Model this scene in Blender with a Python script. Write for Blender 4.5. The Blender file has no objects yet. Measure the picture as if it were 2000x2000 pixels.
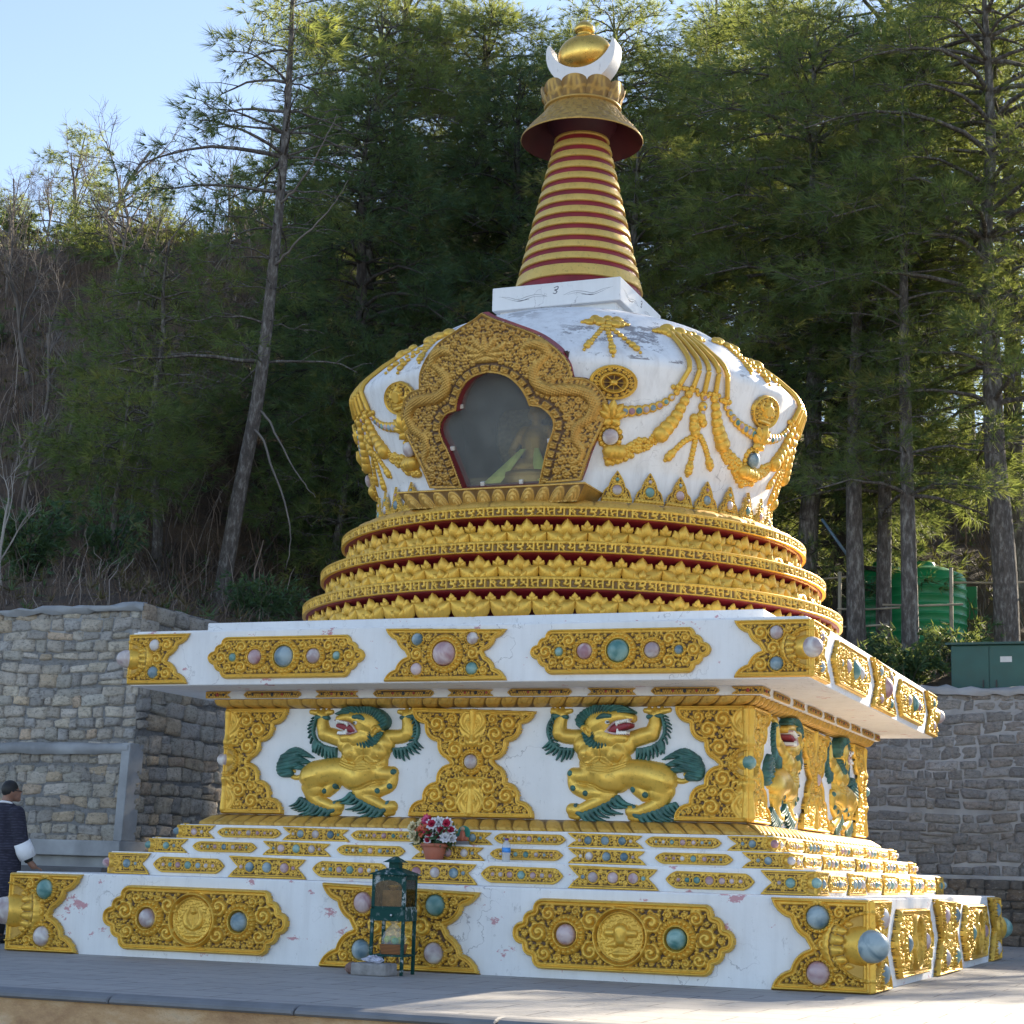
import bpy, bmesh, math, random
import numpy as np
from math import pi, sin, cos, radians, sqrt, atan2
from mathutils import Vector, Matrix, Euler

# ------------------------------------------------------------------ camera, sky, sun, exposure
scene = bpy.context.scene
COL = scene.collection
cam_d = bpy.data.cameras.new("camera")
cam_d.sensor_width = 36.0
cam_d.lens = 36.0 * 3577.65 / 2000.0
cam_d.clip_start = 0.1
cam_d.clip_end = 2000.0
cam = bpy.data.objects.new("camera", cam_d)
COL.objects.link(cam)
cam.location = (7.09255, -19.68195, 0.91845)
cam.rotation_euler = (1.763717, -0.028226, 0.374641)
scene.camera = cam

SUN_DIR = Vector((0.70, 2.1, 1.02)).normalized()
SUN_EL = math.asin(SUN_DIR.z)
SUN_AZ = atan2(SUN_DIR.x, SUN_DIR.y)
world = bpy.data.worlds.new("World")
scene.world = world
world.use_nodes = True
wn = world.node_tree
wn.nodes.clear()
w_out = wn.nodes.new("ShaderNodeOutputWorld")
w_bg = wn.nodes.new("ShaderNodeBackground")
w_sky = wn.nodes.new("ShaderNodeTexSky")
w_sky.sky_type = 'NISHITA'
w_sky.sun_disc = False
w_sky.sun_elevation = SUN_EL
w_sky.sun_rotation = SUN_AZ
w_sky.altitude = 2300
w_sky.air_density = 1.0
w_sky.dust_density = 0.6
w_sky.ozone_density = 1.2
w_bg.inputs['Strength'].default_value = 0.085
w_hs = wn.nodes.new("ShaderNodeHueSaturation")
w_hs.inputs['Saturation'].default_value = 0.84
wn.links.new(w_sky.outputs[0], w_hs.inputs['Color'])
wn.links.new(w_hs.outputs[0], w_bg.inputs['Color'])
wn.links.new(w_bg.outputs[0], w_out.inputs['Surface'])

sun_d = bpy.data.lights.new("sun", 'SUN')
sun_d.energy = 4.8
sun_d.angle = radians(0.5)
sun_d.color = (1.0, 0.86, 0.66)
sun = bpy.data.objects.new("sun", sun_d)
COL.objects.link(sun)
sun.location = SUN_DIR * 60
sun.rotation_euler = (-SUN_DIR).to_track_quat('-Z', 'Y').to_euler()

vs = scene.view_settings
vs.view_transform = 'Standard'
vs.look = 'None'
vs.exposure = 1.92
vs.gamma = 1.0
vs.use_curve_mapping = False
scene.cycles.max_bounces = 6
scene.cycles.transparent_max_bounces = 6

# ------------------------------------------------------------------ material helpers
def new_mat(name):
    m = bpy.data.materials.new(name)
    m.use_nodes = True
    nt = m.node_tree
    b = nt.nodes['Principled BSDF']
    return m, nt, b

class NT:
    """tiny node helper"""
    def __init__(s, nt): s.nt = nt
    def n(s, t, **kw):
        nd = s.nt.nodes.new(t)
        for k, v in kw.items(): setattr(nd, k, v)
        return nd
    def l(s, a, b): s.nt.links.new(a, b)
    def coord(s, which='Object', scale=None):
        tc = s.n('ShaderNodeTexCoord')
        o = tc.outputs[which]
        if scale is not None:
            mp = s.n('ShaderNodeMapping')
            mp.inputs['Scale'].default_value = scale if hasattr(scale, '__len__') else (scale,) * 3
            s.l(o, mp.inputs['Vector']); o = mp.outputs[0]
        return o
    def geo(s, scale=None):
        g = s.n('ShaderNodeNewGeometry')
        o = g.outputs['Position']
        if scale is not None:
            mp = s.n('ShaderNodeMapping')
            mp.inputs['Scale'].default_value = scale if hasattr(scale, '__len__') else (scale,) * 3
            s.l(o, mp.inputs['Vector']); o = mp.outputs[0]
        return o
    def noise(s, vec, scale=5, detail=4, rough=0.55, dist=0.0):
        t = s.n('ShaderNodeTexNoise')
        t.inputs['Scale'].default_value = scale
        t.inputs['Detail'].default_value = detail
        t.inputs['Roughness'].default_value = rough
        t.inputs['Distortion'].default_value = dist
        s.l(vec, t.inputs['Vector'])
        return t.outputs['Fac']
    def ramp(s, fac, stops, interp='LINEAR'):
        r = s.n('ShaderNodeValToRGB')
        r.color_ramp.interpolation = interp
        e = r.color_ramp.elements
        while len(e) < len(stops): e.new(0.5)
        for el, (p, c) in zip(e, stops):
            el.position = p
            el.color = (c, c, c, 1) if not hasattr(c, '__len__') else (*c, 1)
        s.l(fac, r.inputs[0])
        return r.outputs[0]
    def mix(s, fac, a, b, mode='MIX'):
        m = s.n('ShaderNodeMix', data_type='RGBA', blend_type=mode)
        for sock, v in ((m.inputs[0], fac), (m.inputs[6], a), (m.inputs[7], b)):
            if hasattr(v, 'is_output') or hasattr(v, 'links'): s.l(v, sock)
            elif hasattr(v, '__len__'): sock.default_value = (*v, 1)
            else: sock.default_value = v
        return m.outputs[2]
    def math(s, op, a, b=0.0):
        m = s.n('ShaderNodeMath', operation=op)
        for sock, v in zip(m.inputs, (a, b)):
            if hasattr(v, 'links'): s.l(v, sock)
            else: sock.default_value = v
        return m.outputs[0]
    def attr(s, name):
        a = s.n('ShaderNodeAttribute'); a.attribute_name = name
        return a
    def bump(s, h, strength=0.3, dist=0.01):
        b = s.n('ShaderNodeBump')
        b.inputs['Strength'].default_value = strength
        b.inputs['Distance'].default_value = dist
        s.l(h, b.inputs['Height'])
        return b.outputs[0]

def simple(name, col, rough=0.6, metal=0.0, var=0.15, scale=6.0, bump=0.0):
    m, nt, b = new_mat(name)
    N = NT(nt)
    f = N.noise(N.coord('Object'), scale, 5)
    c = N.ramp(f, [(0.3, tuple(x * (1 - var) for x in col)), (0.7, tuple(min(1, x * (1 + var)) for x in col))])
    N.l(c, b.inputs['Base Color'])
    b.inputs['Roughness'].default_value = rough
    b.inputs['Metallic'].default_value = metal
    if bump: N.l(N.bump(N.noise(N.coord('Object'), scale * 4, 6), bump), b.inputs['Normal'])
    return m

def make_plaster(name, red=True, flake=0.0, grime=0.5):
    """weathered whitewash: hairline cracks, grey scuffs, rubbed-off patches that show the red undercoat"""
    m, nt, b = new_mat(name)
    N = NT(nt)
    pos = N.geo()
    base = N.ramp(N.noise(pos, 1.3, 6, 0.6), [(0.3, (0.72, 0.715, 0.71)), (0.7, (0.82, 0.815, 0.81))])
    streak = N.ramp(N.noise(N.geo((9, 9, 0.7)), 1.0, 6, 0.65), [(0.46, 0.0), (0.74, 1.0)])
    base = N.mix(N.math('MULTIPLY', streak, 0.40 * grime), base, (0.42, 0.39, 0.37))
    vor = N.n('ShaderNodeTexVoronoi', feature='DISTANCE_TO_EDGE')
    vor.inputs['Scale'].default_value = 1.1
    wv = N.n('ShaderNodeVectorMath', operation='ADD')
    ns = N.n('ShaderNodeTexNoise'); ns.inputs['Scale'].default_value = 3.0; ns.inputs['Detail'].default_value = 5
    N.l(pos, ns.inputs['Vector']); N.l(pos, wv.inputs[0])
    sc = N.n('ShaderNodeVectorMath', operation='SCALE'); sc.inputs['Scale'].default_value = 0.9
    N.l(ns.outputs['Color'], sc.inputs[0]); N.l(sc.outputs[0], wv.inputs[1]); N.l(wv.outputs[0], vor.inputs['Vector'])
    crack = N.ramp(vor.outputs['Distance'], [(0.0, 1.0), (0.007, 0.0)])
    cm = N.math('MULTIPLY', crack, N.ramp(N.noise(pos, 0.9, 3), [(0.50, 0.0), (0.62, 1.0)]))
    base = N.mix(N.math('MULTIPLY', cm, 0.7), base, (0.25, 0.23, 0.24))
    scuff = N.ramp(N.noise(N.geo((1.0, 1.0, 0.5)), 11.0, 9, 0.78), [(0.595, 0.0), (0.65, 1.0)])
    base = N.mix(N.math('MULTIPLY', scuff, 0.55), base, (0.40, 0.385, 0.38))
    if flake:
        fl = N.ramp(N.noise(N.geo((1.0, 1.0, 1.7)), 2.6, 10, 0.74), [(0.525, 0.0), (0.56, 1.0)])
        gate = N.ramp(N.noise(pos, 0.8, 2), [(0.38, 0.0), (0.6, 1.0)])
        sx = N.n('ShaderNodeSeparateXYZ'); N.l(pos, sx.inputs[0])
        top = N.math('GREATER_THAN', sx.outputs['Z'], 6.16)
        f = N.math('MULTIPLY', N.math('MULTIPLY', fl, gate), N.math('MULTIPLY', top, flake))
        base = N.mix(f, base, (0.27, 0.25, 0.25))
    if red:
        rd = N.ramp(N.noise(N.geo((1.0, 1.0, 1.6)), 3.4, 9, 0.72), [(0.622, 0.0), (0.64, 1.0)])
        base = N.mix(N.math('MULTIPLY', rd, 0.75), base, (0.48, 0.14, 0.17))
    N.l(base, b.inputs['Base Color'])
    b.inputs['Roughness'].default_value = 0.75
    N.l(N.bump(N.noise(pos, 22, 6), 0.18, 0.01), b.inputs['Normal'])
    return m

def make_gold(name, col, dark, rough=0.38, metal=0.55, tint=(0.8, 0.45, 0.08)):
    m, nt, b = new_mat(name)
    N = NT(nt)
    pos = N.geo()
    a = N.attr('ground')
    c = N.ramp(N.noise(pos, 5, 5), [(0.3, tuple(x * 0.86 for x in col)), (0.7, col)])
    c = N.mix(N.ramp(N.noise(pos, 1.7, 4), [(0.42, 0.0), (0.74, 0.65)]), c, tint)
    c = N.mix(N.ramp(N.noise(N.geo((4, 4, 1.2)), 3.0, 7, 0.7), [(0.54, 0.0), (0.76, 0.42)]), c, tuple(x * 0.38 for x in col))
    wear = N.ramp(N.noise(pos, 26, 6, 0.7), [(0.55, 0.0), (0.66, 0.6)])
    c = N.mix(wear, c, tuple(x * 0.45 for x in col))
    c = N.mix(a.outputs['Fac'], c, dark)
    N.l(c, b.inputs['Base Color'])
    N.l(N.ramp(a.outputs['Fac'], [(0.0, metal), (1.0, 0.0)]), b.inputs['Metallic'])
    N.l(N.ramp(N.noise(pos, 12, 4), [(0.3, rough - 0.06), (0.7, rough + 0.14)]), b.inputs['Roughness'])
    N.l(N.bump(N.noise(pos, 60, 3), 0.08, 0.004), b.inputs['Normal'])
    return m

def make_gem(name, c1, c2):
    m, nt, b = new_mat(name)
    N = NT(nt)
    f = N.noise(N.geo(), 6, 3, 0.5, 0.6)
    c = N.ramp(f, [(0.38, c1), (0.62, c2)])
    N.l(c, b.inputs['Base Color'])
    b.inputs['Roughness'].default_value = 0.38
    return m

M = {}
M['plaster'] = make_plaster('whitewash', True, 0, 0.5)
M['dome_plaster'] = make_plaster('dome_whitewash', False, 0.95, 1.0)
M['soffit'] = make_plaster('soffit_whitewash', False, 0, 0.3)
M['gold'] = make_gold('gold_paint', (0.81, 0.495, 0.076), (0.085, 0.038, 0.010), 0.40, 0.5, (0.66, 0.37, 0.06))
M['gold_flat'] = make_gold('ochre_gold_paint', (0.62, 0.37, 0.075), (0.07, 0.03, 0.01), 0.5, 0.35)
M['gold_old'] = make_gold('aged_gold', (0.60, 0.36, 0.085), (0.10, 0.05, 0.02), 0.42, 0.6, (0.40, 0.22, 0.06))
M['gold_bronze'] = make_gold('bronze_gold', (0.56, 0.35, 0.095), (0.13, 0.07, 0.025), 0.45, 0.55, (0.34, 0.20, 0.06))
M['gold_metal'] = make_gold('gilt_copper', (0.85, 0.56, 0.13), (0.2, 0.1, 0.03), 0.28, 0.9, (0.72, 0.42, 0.10))
M['gold_spire'] = make_gold('spire_gold', (0.78, 0.53, 0.14), (0.2, 0.1, 0.03), 0.48, 0.3, (0.64, 0.40, 0.09))
M['red'] = simple('crimson_lacquer', (0.20, 0.010, 0.018), 0.5, 0, 0.25, 3, 0.05)
M['red_dark'] = simple('maroon_lacquer', (0.075, 0.009, 0.012), 0.6, 0, 0.25, 3)
M['teal'] = make_gem('teal_gem_paint', (0.07, 0.19, 0.175), (0.27, 0.42, 0.375))
M['blue'] = make_gem('blue_gem_paint', (0.09, 0.16, 0.20), (0.32, 0.40, 0.42))
M['pink'] = make_gem('pink_gem_paint', (0.33, 0.17, 0.19), (0.60, 0.47, 0.455))
M['grey'] = make_gem('grey_gem_paint', (0.36, 0.27, 0.27), (0.66, 0.62, 0.58))
M['crimson_gem'] = simple('red_gem_paint', (0.35, 0.05, 0.04), 0.4)
M['dark_gem'] = simple('dark_gem_paint', (0.03, 0.035, 0.05), 0.4)
M['lion_gold'] = make_gold('lion_gold', (0.80, 0.51, 0.085), (0.2, 0.09, 0.02), 0.36, 0.5, (0.62, 0.36, 0.06))
M['lion_green'] = simple('lion_green_paint', (0.038, 0.125, 0.105), 0.5, 0, 0.5, 9)
M['tooth'] = simple('tooth_white', (0.8, 0.78, 0.72), 0.5)
M['mouth'] = simple('mouth_red', (0.25, 0.02, 0.03), 0.5)
M['ink'] = simple('ink_line', (0.13, 0.13, 0.15), 0.7)
M['white_paint'] = make_plaster('moon_white', False, 0, 0.3)

# ------------------------------------------------------------------ mesh helpers
def build(name, V, F, mats, parent=None, smooth=True, mi=None, attrs=None, cols=None):
    V = np.asarray(V, dtype=np.float32).reshape(-1, 3)
    me = bpy.data.meshes.new(name)
    if isinstance(F, np.ndarray): F = [F]
    blocks = []
    cur = []
    for f in F:
        if isinstance(f, np.ndarray) and f.ndim == 2:
            blocks.append(f)
        else:
            cur.append(f)
    nl = sum(b.size for b in blocks) + sum(len(f) for f in cur)
    npoly = sum(len(b) for b in blocks) + len(cur)
    me.vertices.add(len(V)); me.vertices.foreach_set('co', V.ravel())
    loops = np.concatenate([b.ravel() for b in blocks] + [np.asarray(f) for f in cur]) if nl else np.zeros(0)
    tot = np.concatenate([np.full(len(b), b.shape[1]) for b in blocks] + [np.asarray([len(f) for f in cur])]) if npoly else np.zeros(0)
    me.loops.add(nl); me.loops.foreach_set('vertex_index', loops.astype(np.int32))
    me.polygons.add(npoly)
    st = np.concatenate([[0], np.cumsum(tot)[:-1]]).astype(np.int32)
    me.polygons.foreach_set('loop_start', st)
    me.polygons.foreach_set('loop_total', tot.astype(np.int32))
    if mi is not None: me.polygons.foreach_set('material_index', np.asarray(mi, dtype=np.int32))
    me.polygons.foreach_set('use_smooth', np.full(npoly, smooth, dtype=bool))
    if attrs:
        for k, a in attrs.items():
            at = me.attributes.new(k, 'FLOAT', 'POINT')
            at.data.foreach_set('value', np.asarray(a, dtype=np.float32))
    if cols is not None:
        at = me.attributes.new('col', 'FLOAT_COLOR', 'POINT')
        c4 = np.ones((len(V), 4), dtype=np.float32); c4[:, :3] = cols
        at.data.foreach_set('color', c4.ravel())
    if not isinstance(mats, (list, tuple)): mats = [mats]
    for m in mats: me.materials.append(m)
    me.update(calc_edges=True)
    me.validate()
    o = bpy.data.objects.new(name, me)
    COL.objects.link(o)
    if parent is not None: o.parent = parent
    return o

class MB:
    """collects pieces of geometry into one mesh"""
    def __init__(s): s.V = []; s.F = []; s.n = 0; s.mi = []; s.g = []
    def add(s, VF, mi=0, mat=None, ground=0.0):
        V, F = VF
        V = np.asarray(V, dtype=float)
        if mat is not None:
            A = np.array(mat); V = V @ A[:3, :3].T + A[:3, 3]
        if isinstance(F, np.ndarray): F = [F]
        for f in F:
            if isinstance(f, np.ndarray) and f.ndim == 2:
                s.F.append(f + s.n); s.mi.append(np.full(len(f), mi))
            else:
                s.F.append(np.asarray([f]) + s.n); s.mi.append(np.full(1, mi))
        s.V.append(V); s.n += len(V); s.g.append(np.full(len(V), ground))
        return s
    def build(s, name, mats, parent=None, smooth=True):
        return build(name, np.concatenate(s.V), s.F, mats, parent, smooth, np.concatenate(s.mi),
                     {'ground': np.concatenate(s.g)})

def grid_faces(nr, nc, wrap=False):
    r = np.arange(nr - 1)[:, None]; c = np.arange(nc if wrap else nc - 1)[None, :]
    a = r * nc + c; b = r * nc + (c + 1) % nc
    return np.stack([a, b, b + nc, a + nc], -1).reshape(-1, 4)

def lathe(prof, n=48, a0=0.0, a1=None):
    """prof: (r,z) bottom to top; closed ring"""
    prof = np.asarray(prof, float)
    full = a1 is None
    th = np.linspace(0, 2 * pi, n, endpoint=False) if full else np.linspace(a0, a1, n)
    V = np.stack([prof[:, 0:1] * np.sin(th), -prof[:, 0:1] * np.cos(th), np.repeat(prof[:, 1:2], n, 1)], -1).reshape(-1, 3)
    return V, grid_faces(len(prof), n, full)

def box(x0, x1, y0, y1, z0, z1, bev=0.0):
    if bev <= 0:
        V = np.array([(x, y, z) for z in (z0, z1) for y in (y0, y1) for x in (x0, x1)], float)
        F = np.array([(0, 2, 3, 1), (4, 5, 7, 6), (0, 1, 5, 4), (2, 6, 7, 3), (0, 4, 6, 2), (1, 3, 7, 5)])
        return V, F
    bm = bmesh.new()
    bmesh.ops.create_cube(bm, size=1.0)
    for v in bm.verts:
        v.co = ((x0 + x1) / 2 + v.co.x * (x1 - x0), (y0 + y1) / 2 + v.co.y * (y1 - y0), (z0 + z1) / 2 + v.co.z * (z1 - z0))
    bmesh.ops.bevel(bm, geom=list(bm.edges), offset=bev, segments=2, affect='EDGES', profile=0.5)
    bm.verts.index_update()
    V = np.array([v.co[:] for v in bm.verts]); F = [tuple(v.index for v in f.verts) for f in bm.faces]
    bm.free()
    return V, F

def ball(c=(0, 0, 0), r=(1, 1, 1), nu=12, nv=8):
    if not hasattr(r, '__len__'): r = (r, r, r)
    ph = np.linspace(0, pi, nv + 1); th = np.linspace(0, 2 * pi, nu, endpoint=False)
    V = np.stack([np.sin(ph)[:, None] * np.cos(th), np.sin(ph)[:, None] * np.sin(th), np.repeat(-np.cos(ph)[:, None], nu, 1)], -1).reshape(-1, 3)
    return V * np.asarray(r) + np.asarray(c), grid_faces(nv + 1, nu, True)

def frames(P):
    P = np.asarray(P, float)
    T = np.gradient(P, axis=0) if len(P) > 2 else np.repeat((P[1:] - P[:1]), 2, 0)
    T /= np.linalg.norm(T, axis=1)[:, None] + 1e-12
    up = np.array([0, 0, 1.0]) if abs(T[0][2]) < 0.9 else np.array([1.0, 0, 0])
    A = np.cross(T, up); A /= np.linalg.norm(A, axis=1)[:, None] + 1e-12
    B = np.cross(A, T)
    return T, A, B

def tube(P, R, n=8, caps=True):
    P = np.asarray(P, float)
    R = np.broadcast_to(np.asarray(R, float), (len(P),))
    T, A, B = frames(P)
    th = np.linspace(0, 2 * pi, n, endpoint=False)
    V = P[:, None, :] + R[:, None, None] * (np.cos(th)[None, :, None] * A[:, None, :] + np.sin(th)[None, :, None] * B[:, None, :])
    V = V.reshape(-1, 3)
    F = [grid_faces(len(P), n, True)[:, ::-1]]
    if caps:
        F.append(tuple(range(n))); F.append(tuple(range((len(P) - 1) * n, len(P) * n))[::-1])
    return V, F

def capsule(p, q, r0, r1, n=12, m=5):
    """tapered capsule with round ends"""
    p = np.asarray(p, float); q = np.asarray(q, float)
    d = q - p; L = np.linalg.norm(d) + 1e-9; d = d / L
    a = np.linspace(-pi / 2, 0, m); b = np.linspace(0, pi / 2, m)
    s = np.concatenate([r0 * np.sin(a), L + r1 * np.sin(b)]); r = np.concatenate([r0 * np.cos(a), r1 * np.cos(b)])
    return tube(p + s[:, None] * d, np.maximum(r, 1e-4), n, False)

def bez(pts, n=24):
    """smooth curve through points (Catmull-Rom)"""
    P = np.asarray(pts, float)
    Q = np.vstack([2 * P[0] - P[1], P, 2 * P[-1] - P[-2]])
    out = []
    k = len(P) - 1
    for t in np.linspace(0, k, n):
        i = min(int(t), k - 1); u = t - i
        a, b, c, d = Q[i], Q[i + 1], Q[i + 2], Q[i + 3]
        out.append(0.5 * ((2 * b) + (-a + c) * u + (2 * a - 5 * b + 4 * c - d) * u * u + (-a + 3 * b - 3 * c + d) * u ** 3))
    return np.array(out)

def empty(name, loc=(0, 0, 0), rz=0.0):
    o = bpy.data.objects.new(name, None)
    o.empty_display_size = 0.2
    COL.objects.link(o)
    o.location = loc; o.rotation_euler = (0, 0, rz)
    return o

def tag(o, label=None, cat=None, group=None, kind=None):
    if label: o['label'] = label
    if cat: o['category'] = cat
    if group: o['group'] = group
    if kind: o['kind'] = kind
    return o

def copy_obj(o, parent=None):
    c = o.copy(); COL.objects.link(c); c.parent = parent
    return c

def copy_tree(o, parent=None):
    kids = [k for k in o.children]
    c = copy_obj(o, parent)
    for k in kids: copy_tree(k, c)
    return c

# ------------------------------------------------------------------ relief panels (carved gold plates)
def poly_sd(U, V, poly):
    """signed distance (inside > 0), nearest boundary point and arc position"""
    P = np.asarray(poly, float); Q = np.roll(P, -1, 0)
    pts = np.stack([U.ravel(), V.ravel()], 1)
    best = np.full(len(pts), 1e9); near = np.zeros_like(pts); arc = np.zeros(len(pts)); inside = np.zeros(len(pts), bool)
    s0 = 0.0
    for a, b in zip(P, Q):
        e = b - a; L2 = e @ e + 1e-12; L = sqrt(L2)
        t = np.clip(((pts - a) @ e) / L2, 0, 1)
        c = a + t[:, None] * e
        d = np.hypot(*(pts - c).T)
        m = d < best
        best[m] = d[m]; near[m] = c[m]; arc[m] = s0 + t[m] * L
        cond = (a[1] > pts[:, 1]) != (b[1] > pts[:, 1])
        xi = a[0] + (pts[:, 1] - a[1]) / ((b[1] - a[1]) if b[1] != a[1] else 1e-12) * e[0]
        inside ^= cond & (pts[:, 0] < xi)
        s0 += L
    sd = np.where(inside, best, -best)
    return sd.reshape(U.shape), near.reshape(U.shape + (2,)), arc.reshape(U.shape), s0

def cap_h(U, V, a, b, ra, rb):
    """height of a tapered round ridge from a to b"""
    a = np.asarray(a, float); b = np.asarray(b, float); e = b - a
    t = np.clip(((U - a[0]) * e[0] + (V - a[1]) * e[1]) / (e @ e + 1e-12), 0, 1)
    d = np.hypot(U - a[0] - t * e[0], V - a[1] - t * e[1])
    r = ra + (rb - ra) * t
    return np.sqrt(np.maximum(r * r - d * d, 0))

def chain_h(U, V, pts, rads, n=20):
    P = bez(pts, n) if len(pts) > 2 else np.asarray(pts, float)
    R = np.interp(np.linspace(0, 1, len(P)), np.linspace(0, 1, len(rads)), rads)
    H = np.zeros_like(U)
    for i in range(len(P) - 1):
        H = np.maximum(H, cap_h(U, V, P[i], P[i + 1], R[i], R[i + 1]))
    return H

def scrolls(U, V, clear, rs, rng, mirror, amp, H, ground):
    """packs curling leaf scrolls into the free field and writes their height"""
    C = clear.copy()
    if mirror: C = np.where(U <= 0, np.minimum(C, -U + 0.002), -1)
    circ = []
    for r in rs:
        for _ in range(400):
            idx = np.flatnonzero(C.ravel() >= r * 0.84)
            if not len(idx): break
            smp = rng.choice(idx, min(24, len(idx)))
            i = smp[np.argmin(C.ravel()[smp])]
            u, v = U.ravel()[i], V.ravel()[i]
            circ.append((u, v, r))
            C = np.minimum(C, np.hypot(U - u, V - v) - r)
    UU = -np.abs(U) if mirror else U
    rmax = rs[0] if len(rs) else 1
    for (u, v, r) in circ:
        dx, dy = UU - u, V - v
        d = np.hypot(dx, dy)
        m = d < r * 1.1
        dm = d[m]; th = np.arctan2(dy[m], dx[m])
        ph = rng.uniform(0, 2 * pi); sgn = 1 if rng.random() < 0.5 else -1
        if r > 0.014:
            re = r * (0.95 + 0.13 * np.cos(7 * th + ph))
            q = dm / (r * 0.56) - sgn * (th + ph) / (2 * pi)
            fr = q - np.floor(q)
            ridge = np.clip(np.sin(pi * fr) * 1.25 - 0.12, 0, 1) ** 0.8
            dome = np.sqrt(np.maximum(1 - (dm / re) ** 2 * 0.9, 0))
            h = (0.10 + 0.90 * ridge) * (0.40 + 0.60 * dome)
            boss = np.sqrt(np.maximum(1 - (dm / (0.24 * r)) ** 2, 0))
            h = np.maximum(h, boss * 1.0)
            h = np.where(dm < re, h, 0) * amp * (0.6 + 0.4 * min(1, r / rmax))
        else:
            h = np.sqrt(np.maximum(1 - (dm / r) ** 2, 0)) * amp * 0.6
        H[m] = np.maximum(H[m], h)
    return circ

def relief_mesh(name, poly, step, mats, T=0.02, amp=0.025, rim=0.03, keep=(), rs=(), seed=1, mirror=True,
                extra=None, hole=None, groundcut=0.27, two_rim=True, rimband=None, parent=None):
    """carved plate in local axes u (x), v (y), out (z)"""
    rng = np.random.default_rng(seed)
    P = np.asarray(poly, float)
    lo, hi = P.min(0) - step, P.max(0) + step
    n0 = int(math.ceil((hi[0] - lo[0]) / step)) + 1; n1 = int(math.ceil((hi[1] - lo[1]) / step)) + 1
    us = np.linspace(lo[0], hi[0], n0); vs_ = np.linspace(lo[1], hi[1], n1)
    U, V = np.meshgrid(us, vs_)
    sd, near, arc, plen = poly_sd(U, V, P)
    if hole is not None:
        s2, n2, a2, l2 = poly_sd(U, V, hole)
        use = -s2 < sd
        sdi = -s2
        near = np.where(use[..., None], n2, near)
        sd = np.where(use, sdi, sd)
    H = np.zeros_like(U)
    clear = sd - rim * 1.1
    if hole is not None: clear = np.minimum(clear, sdi - 0.108)
    for k in keep: clear = np.minimum(clear, np.hypot(U - k[0], V - k[1]) - k[2] * (k[3] if len(k) > 3 else 1.6))
    ex = None
    if extra is not None:
        ex, mask = extra(U, V, sd)
        clear = np.where(mask, -1, clear)
        # distance to the reserved motif, approximated by a few dilations
        mm = mask.copy(); dist = np.zeros_like(U) + 9
        for i in range(1, 7):
            g = mm.copy(); g[1:] |= mm[:-1]; g[:-1] |= mm[1:]; g[:, 1:] |= mm[:, :-1]; g[:, :-1] |= mm[:, 1:]
            dist = np.where(g & ~mm, i * step, dist); mm = g
        clear = np.where(mask, -1, np.minimum(clear, dist))
        H = np.maximum(H, ex)
    scrolls(U, V, clear, rs, rng, mirror, amp, H, None)
    for k in keep:
        r = k[2]; ro = r * (k[3] if len(k) > 3 else 1.6)
        d = np.hypot(U - k[0], V - k[1]); th = np.arctan2(V - k[1], U - k[0])
        np_ = max(10, int(2 * pi * ro / 0.05))
        w = ro - r
        ring = np.exp(-((d - (r + w * 0.16)) / (w * 0.13)) ** 2)
        pet = (0.25 + 0.75 * np.abs(np.sin(np_ * th / 2)) ** 0.6) * np.sqrt(np.maximum(1 - ((d - (r + w * 0.62)) / (w * 0.36)) ** 2, 0))
        h = np.maximum(ring * 1.0, pet * 0.95) * amp * 1.35
        H = np.where(d < ro, np.maximum(h, amp * 0.15), H)
    # raised rim
    ri = np.exp(-((sd - rim * 0.35) / (rim * 0.24)) ** 2) * amp * 0.9
    if two_rim: ri = np.maximum(ri, np.exp(-((sd - rim * 0.88) / (rim * 0.16)) ** 2) * amp * 0.55)
    H = np.maximum(H, np.where(sd > 0, ri, 0))
    if rimband is not None: H = np.maximum(H, rimband(U, V, sd, sdi if hole is not None else sd, a2 if hole is not None else arc))
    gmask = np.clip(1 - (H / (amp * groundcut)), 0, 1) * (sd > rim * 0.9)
    W = np.where(sd > 0, T + H, 0.0)
    ok = sd > -0.72 * step
    snap = ok & (sd <= 0)
    Us = np.where(snap, near[..., 0], U); Vs = np.where(snap, near[..., 1], V)
    idx = -np.ones(U.shape, int)
    f = ok[:-1, :-1] & ok[1:, :-1] & ok[:-1, 1:] & ok[1:, 1:]
    used = np.zeros(U.shape, bool)
    used[:-1, :-1] |= f; used[1:, :-1] |= f; used[:-1, 1:] |= f; used[1:, 1:] |= f
    idx[used] = np.arange(used.sum())
    Vt = np.stack([Us[used], Vs[used], W[used]], 1)
    j, i = np.nonzero(f)
    F = np.stack([idx[j, i], idx[j, i + 1], idx[j + 1, i + 1], idx[j + 1, i]], 1)
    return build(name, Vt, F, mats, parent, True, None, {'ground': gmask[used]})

def scallop(pts, bulge, n=7):
    """closed outline whose marked edges bow out as lobes; bulge per edge (0 = straight)"""
    out = []
    P = [np.asarray(p, float) for p in pts]
    for i, a in enumerate(P):
        b = P[(i + 1) % len(P)]
        k = bulge[i] if hasattr(bulge, '__len__') else bulge
        if k == 0:
            out.append(a); continue
        e = b - a; nrm = np.array([e[1], -e[0]])
        for t in np.linspace(0, 1, n, endpoint=False):
            out.append(a + e * t + nrm * k * 4 * t * (1 - t))
    return np.array(out)

def lobes(a, b, n, depth, sub=6):
    """n round lobes along a->b, bulging to the right of the direction; returns points without b"""
    a = np.asarray(a, float); b = np.asarray(b, float); out = []
    e = b - a; nr = np.array([e[1], -e[0]]) / (np.hypot(*e) + 1e-9)
    for i in range(n):
        for t in np.linspace(0, 1, sub, endpoint=False):
            out.append(a + e * (i + t) / n + nr * depth * math.sin(pi * t) ** 0.8)
    return out

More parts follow.
